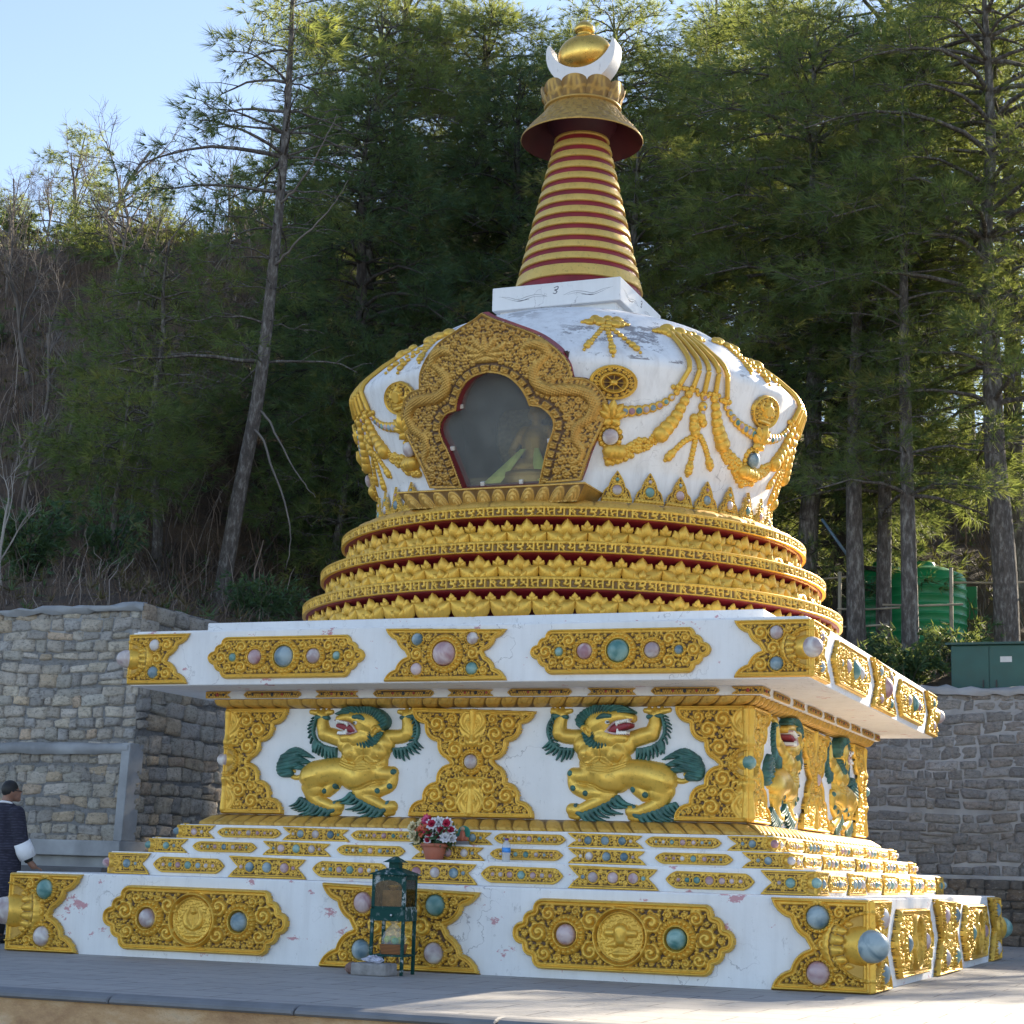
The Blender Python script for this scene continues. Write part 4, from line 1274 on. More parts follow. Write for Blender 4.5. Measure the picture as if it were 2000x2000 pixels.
def petal_patch(cx, cy, w, h, ang, out, bulge, n=7, m=7):
    """one pointed petal: local x right, y up, z out"""
    t = np.linspace(0, 1, n); s = np.linspace(-1, 1, m)
    T_, S_ = np.meshgrid(t, s, indexing='ij')
    wid = w * np.clip(np.sin(np.clip(T_ * 0.84 + 0.16, 0, 1) * pi) ** 0.75, 0, 1) * 0.5
    x = S_ * wid; y = T_ * h
    z = out + bulge * (1 - S_ ** 2) * np.sin(np.clip(T_ * 1.1, 0, 1) * pi * 0.8 + 0.25) + 0.022 * T_
    ca, sa = cos(ang), sin(ang)
    V = np.stack([cx + x * ca + y * sa, cy - x * sa + y * ca, z], -1).reshape(-1, 3)
    V2 = V.copy(); V2[:, 2] -= 0.016
    F = grid_faces(n, m)
    F = F[:, ::-1]
    return np.vstack([V, V2]), [F, F[:, ::-1] + len(V)]
def lotus_mesh(h, w):
    mb = MB()
    for (cx, cy, pw, ph, an, out, bu) in ((-w * .07, h * .30, w * .34, h * .58, -0.50, 0.010, .035), (w * .07, h * .30, w * .34, h * .58, 0.50, 0.010, .035),
            (0, h * .30, w * .36, h * .72, 0, 0.022, .045),
            (-w * .04, h * .00, w * .46, w * .60, -0.90, 0.030, .045), (w * .04, h * .00, w * .46, w * .60, 0.90, 0.030, .045),
            (-w * .02, h * .00, w * .25, h * .50, -0.66, 0.056, .035), (w * .02, h * .00, w * .25, h * .50, 0.66, 0.056, .035), (0, h * .04, w * .25, h * .50, 0, 0.066, .04)):
        mb.add(petal_patch(cx, cy, pw, ph, an, out, bu))
    # bud between two lotuses
    for an, ph in ((-0.7, .32), (0.7, .32), (0, .42)):
        mb.add(petal_patch(w * .5, h * .54, w * .18, h * ph, an, 0.012, .02, 5, 5))
    return mb
for (R, z0, z1, zf, nb) in tiers:
    r0 = R - 0.145 if nb != 44 else R - 0.14
    h = (z0 - 0.045 - max(zf, 3.385)) * 1.12
    w = 2 * pi * r0 / nb
    proto = None
    for i in range(nb):
        a = 2 * pi * i / nb
        d = (math.degrees(a) + 180) % 360 - 180
        if not (-112 < d < 128): continue
        if proto is None:
            proto = lotus_mesh(h, w).build('lotus_petals', M['gold'], stupa); o = proto
        else: o = copy_obj(proto, stupa)
        p = Vector((r0 * sin(a), -r0 * cos(a), max(zf, 3.385) + 0.004))
        o.matrix_local = Matrix.Translation(p) @ Matrix.Rotation(a, 4, 'Z') @ Matrix.Rotation(pi / 2, 4, 'X') @ Matrix.Rotation(0.10, 4, 'X')

# petal roll on top of the upper tier
nz = 10; nth = 720
th = np.linspace(0, 2 * pi, nth, endpoint=False); sv = np.linspace(0, 1, nz)
rb = np.interp(sv, [0, .3, .7, 1], [2.57, 2.56, 2.47, 2.28]); zb = np.interp(sv, [0, .3, .7, 1], [4.562, 4.61, 4.66, 4.67])
fx = (th * 44 / (2 * pi)) % 1
Hp = np.where(sv[:, None] < 0.95 * np.sqrt(np.clip(1 - (2 * fx - 1) ** 2, 0, 1)) + 0.02, 1, 0.2)
Hp = Hp + np.where(sv[:, None] < 0.6 * np.sqrt(np.clip(1 - ((2 * fx - 1) / .55) ** 2, 0, 1)), .6, 0)
V = np.stack([(rb[:, None] + Hp * .016) * np.sin(th), -(rb[:, None] + Hp * .016) * np.cos(th), zb[:, None] + Hp * 0.004], -1).reshape(-1, 3)
o = build('petal_moulding', V, grid_faces(nz, nth, True), M['gold_flat'], stupa, attrs={'ground': (np.clip(1 - Hp, 0, 1) * .8).ravel()})

# ---- the dome
DP = np.array([(2.20, 4.60), (2.24, 5.05), (2.40, 5.46), (2.60, 6.03), (2.63, 6.12), (2.61, 6.19), (2.55, 6.27), (2.37, 6.44), (2.03, 6.71), (1.67, 6.95), (1.35, 7.075), (1.05, 7.18), (0.80, 7.23), (0.60, 7.26)])
def dome_r(z): return np.interp(z, DP[:, 1], DP[:, 0])
def dome_p(deg, z, off=0.0):
    a = radians(deg); r = float(dome_r(z)); e = 0.02
    dr = (float(dome_r(z + e)) - float(dome_r(z - e))) / (2 * e)
    n = Vector((sin(a), -cos(a), -dr)); n.normalize()
    return Vector((r * sin(a), -r * cos(a), z)) + n * off, n
NU_C = -0.02; NY0, NZ0, NSL = -2.15, 4.60, 0.36
NK = sqrt(1 + NSL * NSL)
inner_h = [(0, 1.48), (.13, 1.455), (.24, 1.40), (.33, 1.30), (.385, 1.19), (.41, 1.10), (.52, 1.075), (.60, 1.00), (.635, .92), (.62, .82), (.55, .66), (.43, .28)]
outer_h = [(0, 2.11), (.10, 2.05), (.30, 1.96), (.56, 1.83), (.74, 1.67), (.84, 1.52), (.87, 1.36), (1.00, 1.33), (1.11, 1.23), (1.17, 1.08), (1.155, .92), (1.08, .76), (.97, .55), (.86, .28)]
def smooth_half(segs, n=9):
    out = []
    for sgm in segs:
        P = bez([(x, y, 0) for x, y in sgm], n * (len(sgm) - 1))[:, :2]
        out += [tuple(p) for p in (P if not out else P[1:])]
    return out
inner_h = smooth_half([inner_h[:6], inner_h[5:]], 5)
outer_h = smooth_half([outer_h[:2] + outer_h[2:7], outer_h[6:]], 5)
outer_h[0] = (0, outer_h[0][1]); inner_h[0] = (0, inner_h[0][1])
def bend(o, k=1 / 4.6):
    me = o.data; n = len(me.vertices); co = np.empty(n * 3, np.float32); me.vertices.foreach_get('co', co)
    co = co.reshape(-1, 3); co[:, 2] -= co[:, 0] ** 2 * k; me.vertices.foreach_set('co', co.ravel()); me.update(); return o
def both(hf): return np.array([(-x, y) for x, y in hf[::-1]] + [p for p in hf if p[0] > 0])
IN_P = both(inner_h)[::-1]; OUT_P = both(outer_h)[::-1]   # counter clockwise
nd = 240
zs = np.concatenate([np.linspace(4.60, 6.03, 40), [6.075, 6.12, 6.16, 6.19], np.linspace(6.23, 7.26, 30)])
prof = np.stack([np.interp(zs, DP[:, 1], DP[:, 0]), zs], 1)
V, F = lathe(prof, nd)
# the shoulder is slightly faceted, as plastered by hand
angv = np.arctan2(V[:, 0], -V[:, 1]); seg = 2 * pi / 26
off = (angv + 0.06) % seg - seg / 2
fac = np.cos(seg / 2) / np.cos(off)
wgt = np.exp(-((V[:, 2] - 6.13) / 0.42) ** 2)
V[:, :2] *= (1 + (fac - 1) * wgt)[:, None]
cen = V[F].mean(1)
lu = cen[:, 0] - NU_C; lv = (cen[:, 2] - NZ0) * NK
sdv, _, _, _ = poly_sd(lu, lv, IN_P)
cutm = (sdv > -0.06) & (cen[:, 1] < -1.2)
dome = build('dome', V, F[~cutm], M['dome_plaster'], stupa)
# sharp edge at the shoulder
try:
    dome.data.set_sharp_from_angle(angle=radians(40))
except Exception as e: pass

# ---- shrine niche in the dome, leaning forward with it
niche_m = Matrix.Translation((NU_C, NY0, NZ0)) @ Matrix.Rotation(pi / 2, 4, 'X') @ Matrix.Rotation(math.atan(NSL), 4, 'X')
def dragon_frame(U, V, sd):
    X = np.abs(U)
    body = [chain_h(X, V, [(0.66, 1.62), (0.52, 1.50), (0.50, 1.36), (0.62, 1.26), (0.80, 1.24), (0.97, 1.20), (1.06, 1.06), (1.00, 0.93), (0.88, 0.85), (0.84, 0.72), (0.90, 0.60), (0.86, 0.50), (0.76, 0.44)],
                    [0.035, 0.05, 0.062, 0.066, 0.066, 0.066, 0.062, 0.055, 0.05, 0.042, 0.036, 0.028, 0.015], 60) * 1.15,
            chain_h(X, V, [(0.66, 1.62), (0.60, 1.72), (0.48, 1.74), (0.40, 1.70)], [0.045, 0.06, 0.05, 0.02], 14),
            cap_h(X, V, (0.50, 1.78), (0.40, 1.80), 0.025, 0.008), cap_h(X, V, (0.56, 1.80), (0.52, 1.90), 0.02, 0.006),
            cap_h(X, V, (0.62, 1.26), (0.70, 1.36), 0.03, 0.02), cap_h(X, V, (0.88, 0.85), (0.80, 0.92), 0.03, 0.015),
            # lotus in the crown of the arch
            chain_h(X, V, [(0, 1.72), (0.0, 1.90)], [0.05, 0.018]), chain_h(X, V, [(0.03, 1.72), (0.10, 1.80), (0.13, 1.88)], [0.035, 0.04, 0.008], 8),
            chain_h(X, V, [(0.05, 1.70), (0.17, 1.73), (0.24, 1.80)], [0.03, 0.04, 0.01], 8), chain_h(X, V, [(0, 1.68), (0.12, 1.66), (0.24, 1.68)], [0.03, 0.035, 0.012], 8),
            cap_h(X, V, (0, 1.62), (0.1, 1.62), 0.035, 0.03), cap_h(X, V, (0, 1.99), (0.0, 2.0), 0.03, 0.02), cap_h(X, V, (0.045, 1.945), (0.045, 1.95), 0.026, 0.026)]
    h = np.maximum.reduce(body)
    h = np.where(h > 0, h * (0.84 + 0.22 * np.sin(X * 170 + V * 60) * np.sin(V * 170 - X * 60)), 0)
    return np.minimum(h, 0.07), h > 0
def egg_band(U, V, sd, sdi, arc):
    t = (arc / 0.098) % 1
    w = sdi
    b = (w > 0.022) & (w < 0.098)
    sq = np.maximum(np.abs(t - 0.5) * 2, np.abs((w - 0.06) / 0.038))
    h = np.where(b, np.where(sq < 0.74, 0.034, 0.0), 0) - np.where(b & (sq < 0.5) & (sq > 0.28), 0.018, 0)
    h = np.maximum(h, np.exp(-((w - 0.010) / 0.008) ** 2) * 0.03)
    return h * (V > 0.28)
RSN = [0.05, 0.04, 0.032, 0.026, 0.02, 0.015, 0.011]
niche = relief_mesh('niche_frame', OUT_P, 0.0085, M['gold_old'], 0.03, 0.028, 0.028, [], RSN, 91, True, dragon_frame, IN_P, 0.10, True, egg_band)
# keep the band next to the opening free of scrolls is done by the band's own height
bend(niche); place(niche, niche_m, stupa)
def wall_strip(poly, w0, w1, flip):
    P = np.asarray(poly); n = len(P)
    V = np.concatenate([np.c_[P, np.full(n, w0)], np.c_[P, np.full(n, w1)]])
    i = np.arange(n); j = (i + 1) % n
    F = np.stack([i, j, j + n, i + n], 1)
    return V, (F[:, ::-1] if flip else F)
o = bend(build('niche_reveal', *wall_strip(IN_P, 0.03, -0.20, False), M['red'], niche, False))
o = bend(build('niche_side', *wall_strip(OUT_P * [0.997, 0.999], 0.001, -0.16, False), M['red'], niche, False))
nh = len(OUT_P); w_ = np.linspace(0, 1, nh)
bk = relief_mesh('niche_back', OUT_P * 0.995, 0.06, M['red_dark'], 0.0, 0.001, 0.001, [], [], 1, False, None, IN_P * 1.02)
bk.parent = niche; bk.location = (0, 0, -0.155); bend(bk)
# chamber behind the glass
mb = MB()
mb.add(box(-0.80, 0.80, 0.20, 1.62, -1.10, -1.08))
mb.add(box(-0.80, 0.80, 0.19, 0.21, -1.09, -0.21)); mb.add(box(-0.80, 0.80, 1.61, 1.63, -1.09, -0.21))
mb.add(box(-0.82, -0.80, 0.20, 1.62, -1.09, -0.21)); mb.add(box(0.80, 0.82, 0.20, 1.62, -1.09, -0.21))
mb.build('niche_chamber', simple('chamber_paint', (0.075, 0.05, 0.04), 0.8), niche, False)
m, nt, b = new_mat('shrine_glass')
N = NT(nt)
tr = N.n('ShaderNodeBsdfTransparent'); tr.inputs[0].default_value = (0.86, 0.9, 0.88, 1)
gl = N.n('ShaderNodeBsdfGlossy'); gl.inputs['Roughness'].default_value = 0.03; gl.inputs[0].default_value = (0.9, 0.95, 0.95, 1)
df = N.n('ShaderNodeBsdfDiffuse'); df.inputs[0].default_value = (0.42, 0.45, 0.43, 1)
m1 = N.n('ShaderNodeMixShader'); m1.inputs[0].default_value = 0.13
m2 = N.n('ShaderNodeMixShader')
N.l(N.ramp(N.noise(N.coord('Object'), 2.2, 3), [(0.35, 0.20), (0.7, 0.31)]), m2.inputs[0])
N.l(tr.outputs[0], m1.inputs[1]); N.l(gl.outputs[0], m1.inputs[2])
N.l(m1.outputs[0], m2.inputs[1]); N.l(df.outputs[0], m2.inputs[2])
N.l(m2.outputs[0], nt.nodes['Material Output'].inputs['Surface'])
M['glass'] = m
P = IN_P * 1.0
build('glass_pane', np.c_[P, np.full(len(P), -0.135)], [tuple(range(len(P)))], M['glass'], niche, False)
for (u, v) in ((-0.40, 1.14), (0.395, 1.17), (-0.545, 0.70), (0.56, 0.72), (-0.24, 0.305), (0.2, 0.305)):
    build('glass_clip', *box(u - .022, u + .022, v - .022, v + .022, -0.14, -0.10, 0.004), simple('clip_steel', (0.75, 0.72, 0.66), 0.35, 0.3), niche, False)
# lotus pedestal under the niche
nu = 420; nv = 14
t = np.linspace(-1, 1, nu); s_ = np.linspace(0, 1, nv)
fx = ((t + 1) / 2 * 12) % 1
e = np.sqrt(np.clip(1 - (2 * fx - 1) ** 2, 0, 1))
Hh = np.zeros((nv, nu))
for k_, lim in ((1.0, .95), (.68, .66), (.36, .40)):
    ee = np.sqrt(np.clip(1 - ((2 * fx - 1) / k_) ** 2, 0, 1)) * (np.abs(2 * fx - 1) < k_)
    Hh += np.where(s_[:, None] < 0.06 + lim * ee, 0.016 * np.sqrt(np.clip((0.06 + lim * ee - s_[:, None]) * 6, 0, 1)), 0)
wid = np.interp(s_, [0, 1], [0.93, 1.04]); dep = np.interp(s_, [0, 1], [-2.44, -2.52])
mb = MB()
mb.add((np.stack([NU_C + t * wid[:, None], dep[:, None] - Hh, np.repeat(4.615 + s_[:, None] * 0.165, nu, 1)], -1).reshape(-1, 3), grid_faces(nv, nu)))
mb.g[-1] = np.clip(1 - Hh / 0.01, 0, 1).ravel() * 0.8
mb.add(box(NU_C - 1.05, NU_C + 1.05, -2.535, -1.9, 4.78, 4.802, 0.005))
mb.add((np.array([(NU_C - .93, -2.44, 4.615), (NU_C + .93, -2.44, 4.615), (NU_C + 1.04, -2.52, 4.78), (NU_C - 1.04, -2.52, 4.78), (NU_C - .93, -1.9, 4.615), (NU_C + .93, -1.9, 4.615), (NU_C + 1.04, -1.9, 4.78), (NU_C - 1.04, -1.9, 4.78)]),
        np.array([(0, 3, 7, 4), (1, 5, 6, 2), (0, 4, 5, 1)])))
mb.build('niche_pedestal', M['gold_old'], stupa)

# ---- ornaments hung on the dome
def bead_mesh(name, items, parent=stupa, mat='gold', flat=0.75):
    mb = MB()
    for (dg, z, r) in items:
        p, n = dome_p(dg, z, r * 0.25)
        q = n.to_track_quat('Z', 'Y').to_matrix().to_4x4()
        V, F = ball((0, 0, 0), (r, r, r * flat), 10, 7)
        mb.add((V, F), 0, Matrix.Translation(p) @ q)
    return mb.build(name, M[mat], parent)
def dome_tube(pts, r, off=0.02, n=20):
    P = bez([list(p) + [0] for p in pts], n) if len(pts) > 2 else np.array([list(p) + [0] for p in pts], float)
    Q = [dome_p(a, z, off)[0][:] for a, z, _ in P]
    return tube(Q, r, 7)
def along(pts, n):
    P = bez([list(p) + [0] for p in pts], 80)
    d = np.concatenate([[0], np.cumsum(np.hypot(np.diff(P[:, 0]) * 0.042, np.diff(P[:, 1])))])
    return [(float(np.interp(x, d, P[:, 0])), float(np.interp(x, d, P[:, 1]))) for x in np.linspace(0, d[-1], n)]
def dome_gem(deg, z, r, kind, off=0.05, parent=stupa, flat=0.6, sx=1.0):
    p, n = dome_p(deg, z, off)
    g = gem(parent, p, r, kind, flat)
    g.rotation_mode = 'QUATERNION'; g.rotation_quaternion = n.to_track_quat('Z', 'Y')
    return g
def lotus_flat(deg, z, size, name='lotus_ornament'):
    p, n = dome_p(deg, z, 0.02)
    mb = MB()
    for an, k in ((-1.15, .8), (1.15, .8), (-0.62, .95), (0.62, .95), (0, 1.0)):
        mb.add(petal_patch(0, -0.2 * size, size * .55, size * k, an, 0.02 + 0.02 * (an == 0), .05))
    mb.add(petal_patch(0, -.25 * size, size * .5, size * .55, 2.2, .02, .04)); mb.add(petal_patch(0, -.25 * size, size * .5, size * .55, -2.2, .02, .04))
    o = mb.build(name, M['gold'], stupa)
    z_ = n; x_ = Vector((0, 0, 1)).cross(z_).normalized(); y_ = z_.cross(x_)
    o.matrix_local = Matrix.Translation(p) @ Matrix((x_, y_, z_)).transposed().to_4x4()
    return o
def top_flower(deg, z, s=1.0):
    mb = MB()
    rg = np.random.default_rng(int(deg * 10) % 97)
    items = []
    for i in range(15):
        items.append((deg + rg.uniform(-6, 6) * s, z + rg.uniform(-0.05, 0.06), rg.uniform(0.05, 0.085) * s))
    for sgn in (-1, 1): items += [(deg + sgn * 7 * s, z - .01, .05 * s), (deg + sgn * 8.4 * s, z - .015, .035 * s)]
    return bead_mesh('flower_ornament', items, flat=0.7)
def tassel(pts, r0, r1, n):
    A_ = along(pts, n); out = []
    for i, (d_, z_) in enumerate(A_):
        t_ = i / (n - 1)
        r_ = r0 + (r1 - r0) * t_
        if i == n - 1: r_ *= 0.7
        elif i >= n - 3: r_ *= 1.45
        out.append((d_, z_, r_))
    return out
medal_w = None
def wheel(U, V, sd):
    d = np.hypot(U, V); th = np.arctan2(V, U); R = 0.27
    h = np.where(d < R * .62, np.exp(-((d - R * .54) / (R * .075)) ** 2) * .05, 0)
    sp = (np.abs(np.sin(4 * th)) * d < R * 0.085) & (d < R * .50)
    h = np.maximum(h, np.where(sp, .04, 0)); h = np.maximum(h, np.sqrt(np.maximum(1 - (d / (R * .18)) ** 2, 0)) * .05)
    return h, d < R * .64
def vase(U, V, sd):
    h = np.maximum.reduce([cap_h(U, V, (0, -.02), (0, .05), .075, .085), cap_h(U, V, (0, .13), (.02, .17), .045, .03), chain_h(U, V, [(-.05, .0), (-.13, .06), (-.1, .15)], [.03, .035, .01], 8),
                           chain_h(U, V, [(.05, .0), (.13, -.02), (.15, .09)], [.03, .035, .01], 8), cap_h(U, V, (-.09, -.16), (.09, -.16), .04, .04), cap_h(U, V, (-.05, -.1), (.05, -.1), .03, .03)])
    return np.minimum(h, .055), h > 0
circ = np.array([(0.27 * cos(a), 0.27 * sin(a)) for a in np.linspace(0, 2 * pi, 48, endpoint=False)])
def medallion(kind, deg, z, proto=[None, None]):
    k = 0 if kind == 'wheel' else 1
    if proto[k] is None:
        o = relief_mesh('medallion', circ, 0.007, M['gold'], 0.03, 0.024, 0.04, [], [.04, .03, .022, .016, .011], 101 + k, True, wheel if k == 0 else vase)
        proto[k] = o
    else: o = copy_obj(proto[k])
    p, n = dome_p(deg, z, -0.012)
    x_ = Vector((0, 0, 1)).cross(n).normalized(); y_ = n.cross(x_)
    place(o, Matrix.Translation(p) @ Matrix((x_, y_, n)).transposed().to_4x4() @ Matrix.Diagonal((0.95, 0.68, 1, 1)), stupa)
    return o
for sg in (1, -1):
    medallion('wheel' if sg > 0 else 'vase', sg * 28.4, 5.905); medallion('vase', sg * 73.4, 5.88)
    for dg in (28, 73):
        top_flower(sg * dg, 6.70, 0.8)
        for dd, z1 in ((-6.6, 6.235), (0, 6.17), (6.6, 6.24)):
            bead_mesh('tassel', tassel([(sg * dg + dd * .12, 6.62), (sg * dg + dd * .6, 6.42), (sg * dg + dd, z1)], .034, .028, 9), flat=.8)
for ctr in (51, -51, 96, -96):
    s = 1
    top_flower(ctr, 6.645, 1.0)
    mb = MB()
    for (a_, b_, c_, z2) in ((-4, -4.8, -6.6, 5.94), (-2, -2.2, -3, 5.94), (0, .4, .3, 5.905), (1.6, 3.2, 3.5, 5.93), (2.8, 5.7, 7.3, 5.89)):
        mb.add(dome_tube([(ctr + a_, 6.60), (ctr + (a_ * .5 + b_ * .5), 6.36), (ctr + b_, 6.135), (ctr + b_ * .8 + c_ * .2, 6.08), (ctr + c_, z2)], 0.028, 0.026, 26))
    mb.build('hanging_ribbons', M['gold'], stupa)
    for (c_, z2) in ((-6.6, 5.92), (-3, 5.92), (.3, 5.885), (3.5, 5.91), (7.3, 5.87)):
        bead_mesh('ribbon_knot', [(ctr + c_ + x, z2 - abs(x) * .002, .042 - abs(x) * .01) for x in (-1.4, 0, 1.4)])
    for sg in (-1, 1):
        A_ = along([(ctr + sg * 6.9, 5.87), (ctr + sg * 8.3, 5.80), (ctr + sg * 10, 5.745), (ctr + sg * 12.2, 5.694), (ctr + sg * 15.6, 5.652), (ctr + sg * 19.5, 5.628)], 9)
        o = bead_mesh('bead_string', [(d_, z_, .038 + .030 * (i / 8)) for i, (d_, z_) in enumerate(A_)], flat=.5)
        for i, (d_, z_) in enumerate(A_[1:]): dome_gem(d_, z_, .022 + .025 * (i / 8), GEMS[(i + sg) % 4], .03, o)
        bead_mesh('bead_string', [(d_, z_, .050 + .045 * (i / 6)) for i, (d_, z_) in enumerate(along([(ctr + sg * 3.7, 5.87), (ctr + sg * 5, 5.745), (ctr + sg * 6.5, 5.60), (ctr + sg * 9.4, 5.44)], 7))])
        rg = np.random.default_rng(int(ctr) + 200 + sg)
        it = []
        for (d_, z_), rr in zip(along([(ctr + sg * 10, 5.42), (ctr + sg * 12.5, 5.345), (ctr + sg * 15.5, 5.29), (ctr + sg * 19, 5.215), (ctr + sg * 22.5, 5.175)], 40), np.interp(np.linspace(0, 1, 40), [0, .5, 1], [.05, .07, .085])):
            it += [(d_ + rg.uniform(-.7, .7), z_ + rg.uniform(-1.0, .9) * rr, rr * rg.uniform(.28, .5)) for _ in range(5)]
        it += [(ctr + sg * 21 + x, 5.235 - abs(x) * .004, .085) for x in (-1.2, 0, 1.2)]
        o = bead_mesh('leaf_garland', it, flat=.95)
    it = [(ctr + .6, 5.86, .04), (ctr + .8, 5.77, .055), (ctr + .9, 5.71, .04)]
    o = bead_mesh('bead_string', it)
    for i, (d_, z_, r_) in enumerate(it): dome_gem(d_, z_, r_ * .6, GEMS[(i + 1) % 4], .035, o)
    rg = np.random.default_rng(7)
    bead_mesh('flower_ornament', [(ctr + .6 + rg.uniform(-1.6, 1.6), 5.58 + rg.uniform(-.08, .09), rg.uniform(.04, .06)) for _ in range(14)])
    for pts, nn in (([(ctr, 5.46), (ctr - 2.4, 5.40), (ctr - 5, 5.28), (ctr - 6.8, 5.19)], 10), ([(ctr + .7, 5.46), (ctr + .8, 5.30), (ctr + .8, 5.07)], 10), ([(ctr + 2, 5.47), (ctr + 4.4, 5.37), (ctr + 8, 5.17)], 10)):
        bead_mesh('tassel', tassel(pts, .036, .034, nn))
for dg in (28.5, 73.5, -28.5, -73.5):
    lotus_flat(dg, 5.60, 0.20)
    dome_gem(dg, 5.375, .085, 'blue' if dg > 60 else 'grey', .05)
    p_, n_ = dome_p(dg, 5.375, 0.0)
    bead_mesh('gem_mount', [(dg + 2.6 * cos(a), 5.375 + .105 * sin(a), .035) for a in np.linspace(0, 2 * pi, 14)])
# row of gem crests round the foot of the dome
crest_P = scallop([(-.165, 0), (.165, 0), (.15, .12), (.09, .20), (.03, .33), (0, .375), (-.03, .33), (-.09, .20), (-.15, .12)], [0, .06, .12, .06, 0, 0, .06, .12, .06], 4)
def crest_extra(U, V, sd):
    h = np.where(V < .085, .016 + .014 * np.abs(np.sin(U * 75)) * np.abs(np.sin(V * 75)), 0)
    return h, V < .085
crest = relief_mesh('gem_crest', crest_P, 0.006, M['gold'], 0.02, 0.022, 0.014, [(0, .165, .052, 1.45)], [.032, .024, .018, .013, .009], 111, True, crest_extra)
i = 0; fst = True
for deg in [31.2 + 9.06 * q for q in range(10)] + [-(31.5 + 8.6 * q) for q in range(9)]:
    o = crest if fst else copy_obj(crest); fst = False
    p, n = dome_p(deg, 4.86, 0.0); p, _ = dome_p(deg, 4.672, 0.015)
    x_ = Vector((0, 0, 1)).cross(n).normalized(); y_ = n.cross(x_)
    place(o, Matrix.Translation(p) @ Matrix((x_, y_, n)).transposed().to_4x4(), stupa)
    gem(o, (0, .165, .022), .055, ['grey', 'teal', 'pink', 'blue'][i % 4], .7); gem(o, (0, .275, .03), .02, ['teal', 'grey', 'blue', 'pink'][i % 4], .8)
    i += 1

# ---- harmika: white block with painted eyes
V, F = box(-0.71, 0.71, -0.71, 0.71, 7.15, 7.34, .01); build('harmika_foot', V, F, M['soffit'], stupa, False)
V, F = box(-0.785, 0.785, -0.785, 0.785, 7.285, 7.565, .012); hk = build('harmika_block', V, F, M['soffit'], stupa, False)
def ink(pts, r, k):
    m_ = face_matrix(k, 0.785, 0, 0, 0.001)
    P = bez([(x, z, 0) for x, z in pts], 22)
    R = np.interp(np.linspace(0, 1, 22), np.linspace(0, 1, len(r)), r)
    V, F = tube(P, R, 6)
    V[:, 2] *= 0.25
    V4 = V @ np.array(m_)[:3, :3].T + np.array(m_)[:3, 3]
    return V4, F
for k in (0, 1):
    mb = MB()
    for sg in (-1, 1):
        for pts, r in (([(.10, 7.405), (.22, 7.44), (.34, 7.428), (.46, 7.40), (.58, 7.435), (.70, 7.452)], [.003, .005, .006, .006, .004, .002]),
                       ([(.14, 7.405), (.26, 7.418), (.36, 7.395), (.44, 7.376), (.54, 7.40), (.66, 7.445)], [.002, .004, .007, .008, .004, .002]),
                       ([(.32, 7.395), (.40, 7.385), (.47, 7.385)], [.004, .012, .004])):
            mb.add(ink([(x * sg, z) for x, z in pts], [q * .36 for q in r], k))
    mb.add(ink([(-.02, 7.50), (.03, 7.515), (.025, 7.48), (-.01, 7.475), (.02, 7.455), (.0, 7.43), (-.03, 7.44)], [.004, .006, .006, .004], k))
    mb.build('painted_eyes', M['ink'], hk)

# ---- spire of thirteen rings
zb, zt, rb_, rt_ = 7.60, 9.64, 0.775, 0.315
def sr(z): return rb_ + (rt_ - rb_) * (z - zb) / (zt - zb)
build('spire_core', *lathe([(sr(7.55) - .02, 7.55), (sr(9.7) - .024, 9.70)], 64), M['red'], stupa)
nr = 13
edges = np.linspace(7.66, 9.66, nr + 1)
for i in range(nr):
    z0 = edges[i] + 0.064; z1 = edges[i + 1]
    if i == 0: z0 = 7.665
    r0, r1 = sr(z0), sr(z1)
    V, F = lathe([(r0 - .035, z0), (r0 - .004, z0 - .001), (r0 + .006, z0 + .008), (r1 + .006, z1 - .010), (r1 - .006, z1), (r1 - .05, z1 + .004)], 96)
    o = build('spire_ring', V, F, M['gold_spire'], stupa)
    try: o.data.set_sharp_from_angle(angle=radians(50))
    except Exception: pass

# ---- umbrella, petal crown, moon, sun and finial
mb = MB()
mb.add(lathe([(.735, 9.585), (.742, 9.592), (.738, 9.605)], 96), 0)
ua = np.linspace(0, 2 * pi, 420, endpoint=False); us_ = np.linspace(0, 1, 40)
ur = np.interp(us_, [0, .3, .58, .78, .92, 1], [.738, .66, .57, .50, .455, .44]); uz = np.interp(us_, [0, .3, .58, .78, .92, 1], [9.605, 9.70, 9.80, 9.88, 9.95, 9.985])
pat = np.maximum(np.sin(ua[None] * 14 + 5 * np.sin(us_[:, None] * 9)) * np.sin(us_[:, None] * 26 + 1.5 * np.sin(ua[None] * 28)), np.sin(ua[None] * 28) * np.cos(us_[:, None] * 16))
uh = np.clip(pat, -.2, .7) * .011 * np.sin(np.clip(us_ * 1.1, 0, 1) * pi)[:, None] ** .5
mb.add((np.stack([(ur[:, None] + uh) * np.sin(ua), -(ur[:, None] + uh) * np.cos(ua), uz[:, None] + uh * .8], -1).reshape(-1, 3), grid_faces(40, 420, True)), 0)
mb.g[-1] = np.clip(.55 - (pat + .2) * 1.6, 0, .55).ravel()
mb.add(lathe([(.435, 9.97), (.49, 9.86), (.56, 9.785), (.65, 9.685), (.728, 9.590), (.735, 9.585)][::-1], 96), 1)
mb.add((lathe([(.33, 9.60), (.35, 9.68), (.40, 9.74), (.42, 9.80)], 64)), 1)
umb = mb.build('umbrella', [M['gold_bronze'], M['red_dark']], stupa)
n = umb.data
n.polygons.foreach_get
mb = MB()
mb.add(lathe([(.44, 9.98), (.465, 9.99), (.47, 10.01), (.45, 10.02), (.30, 10.03)], 64))
npet = 10
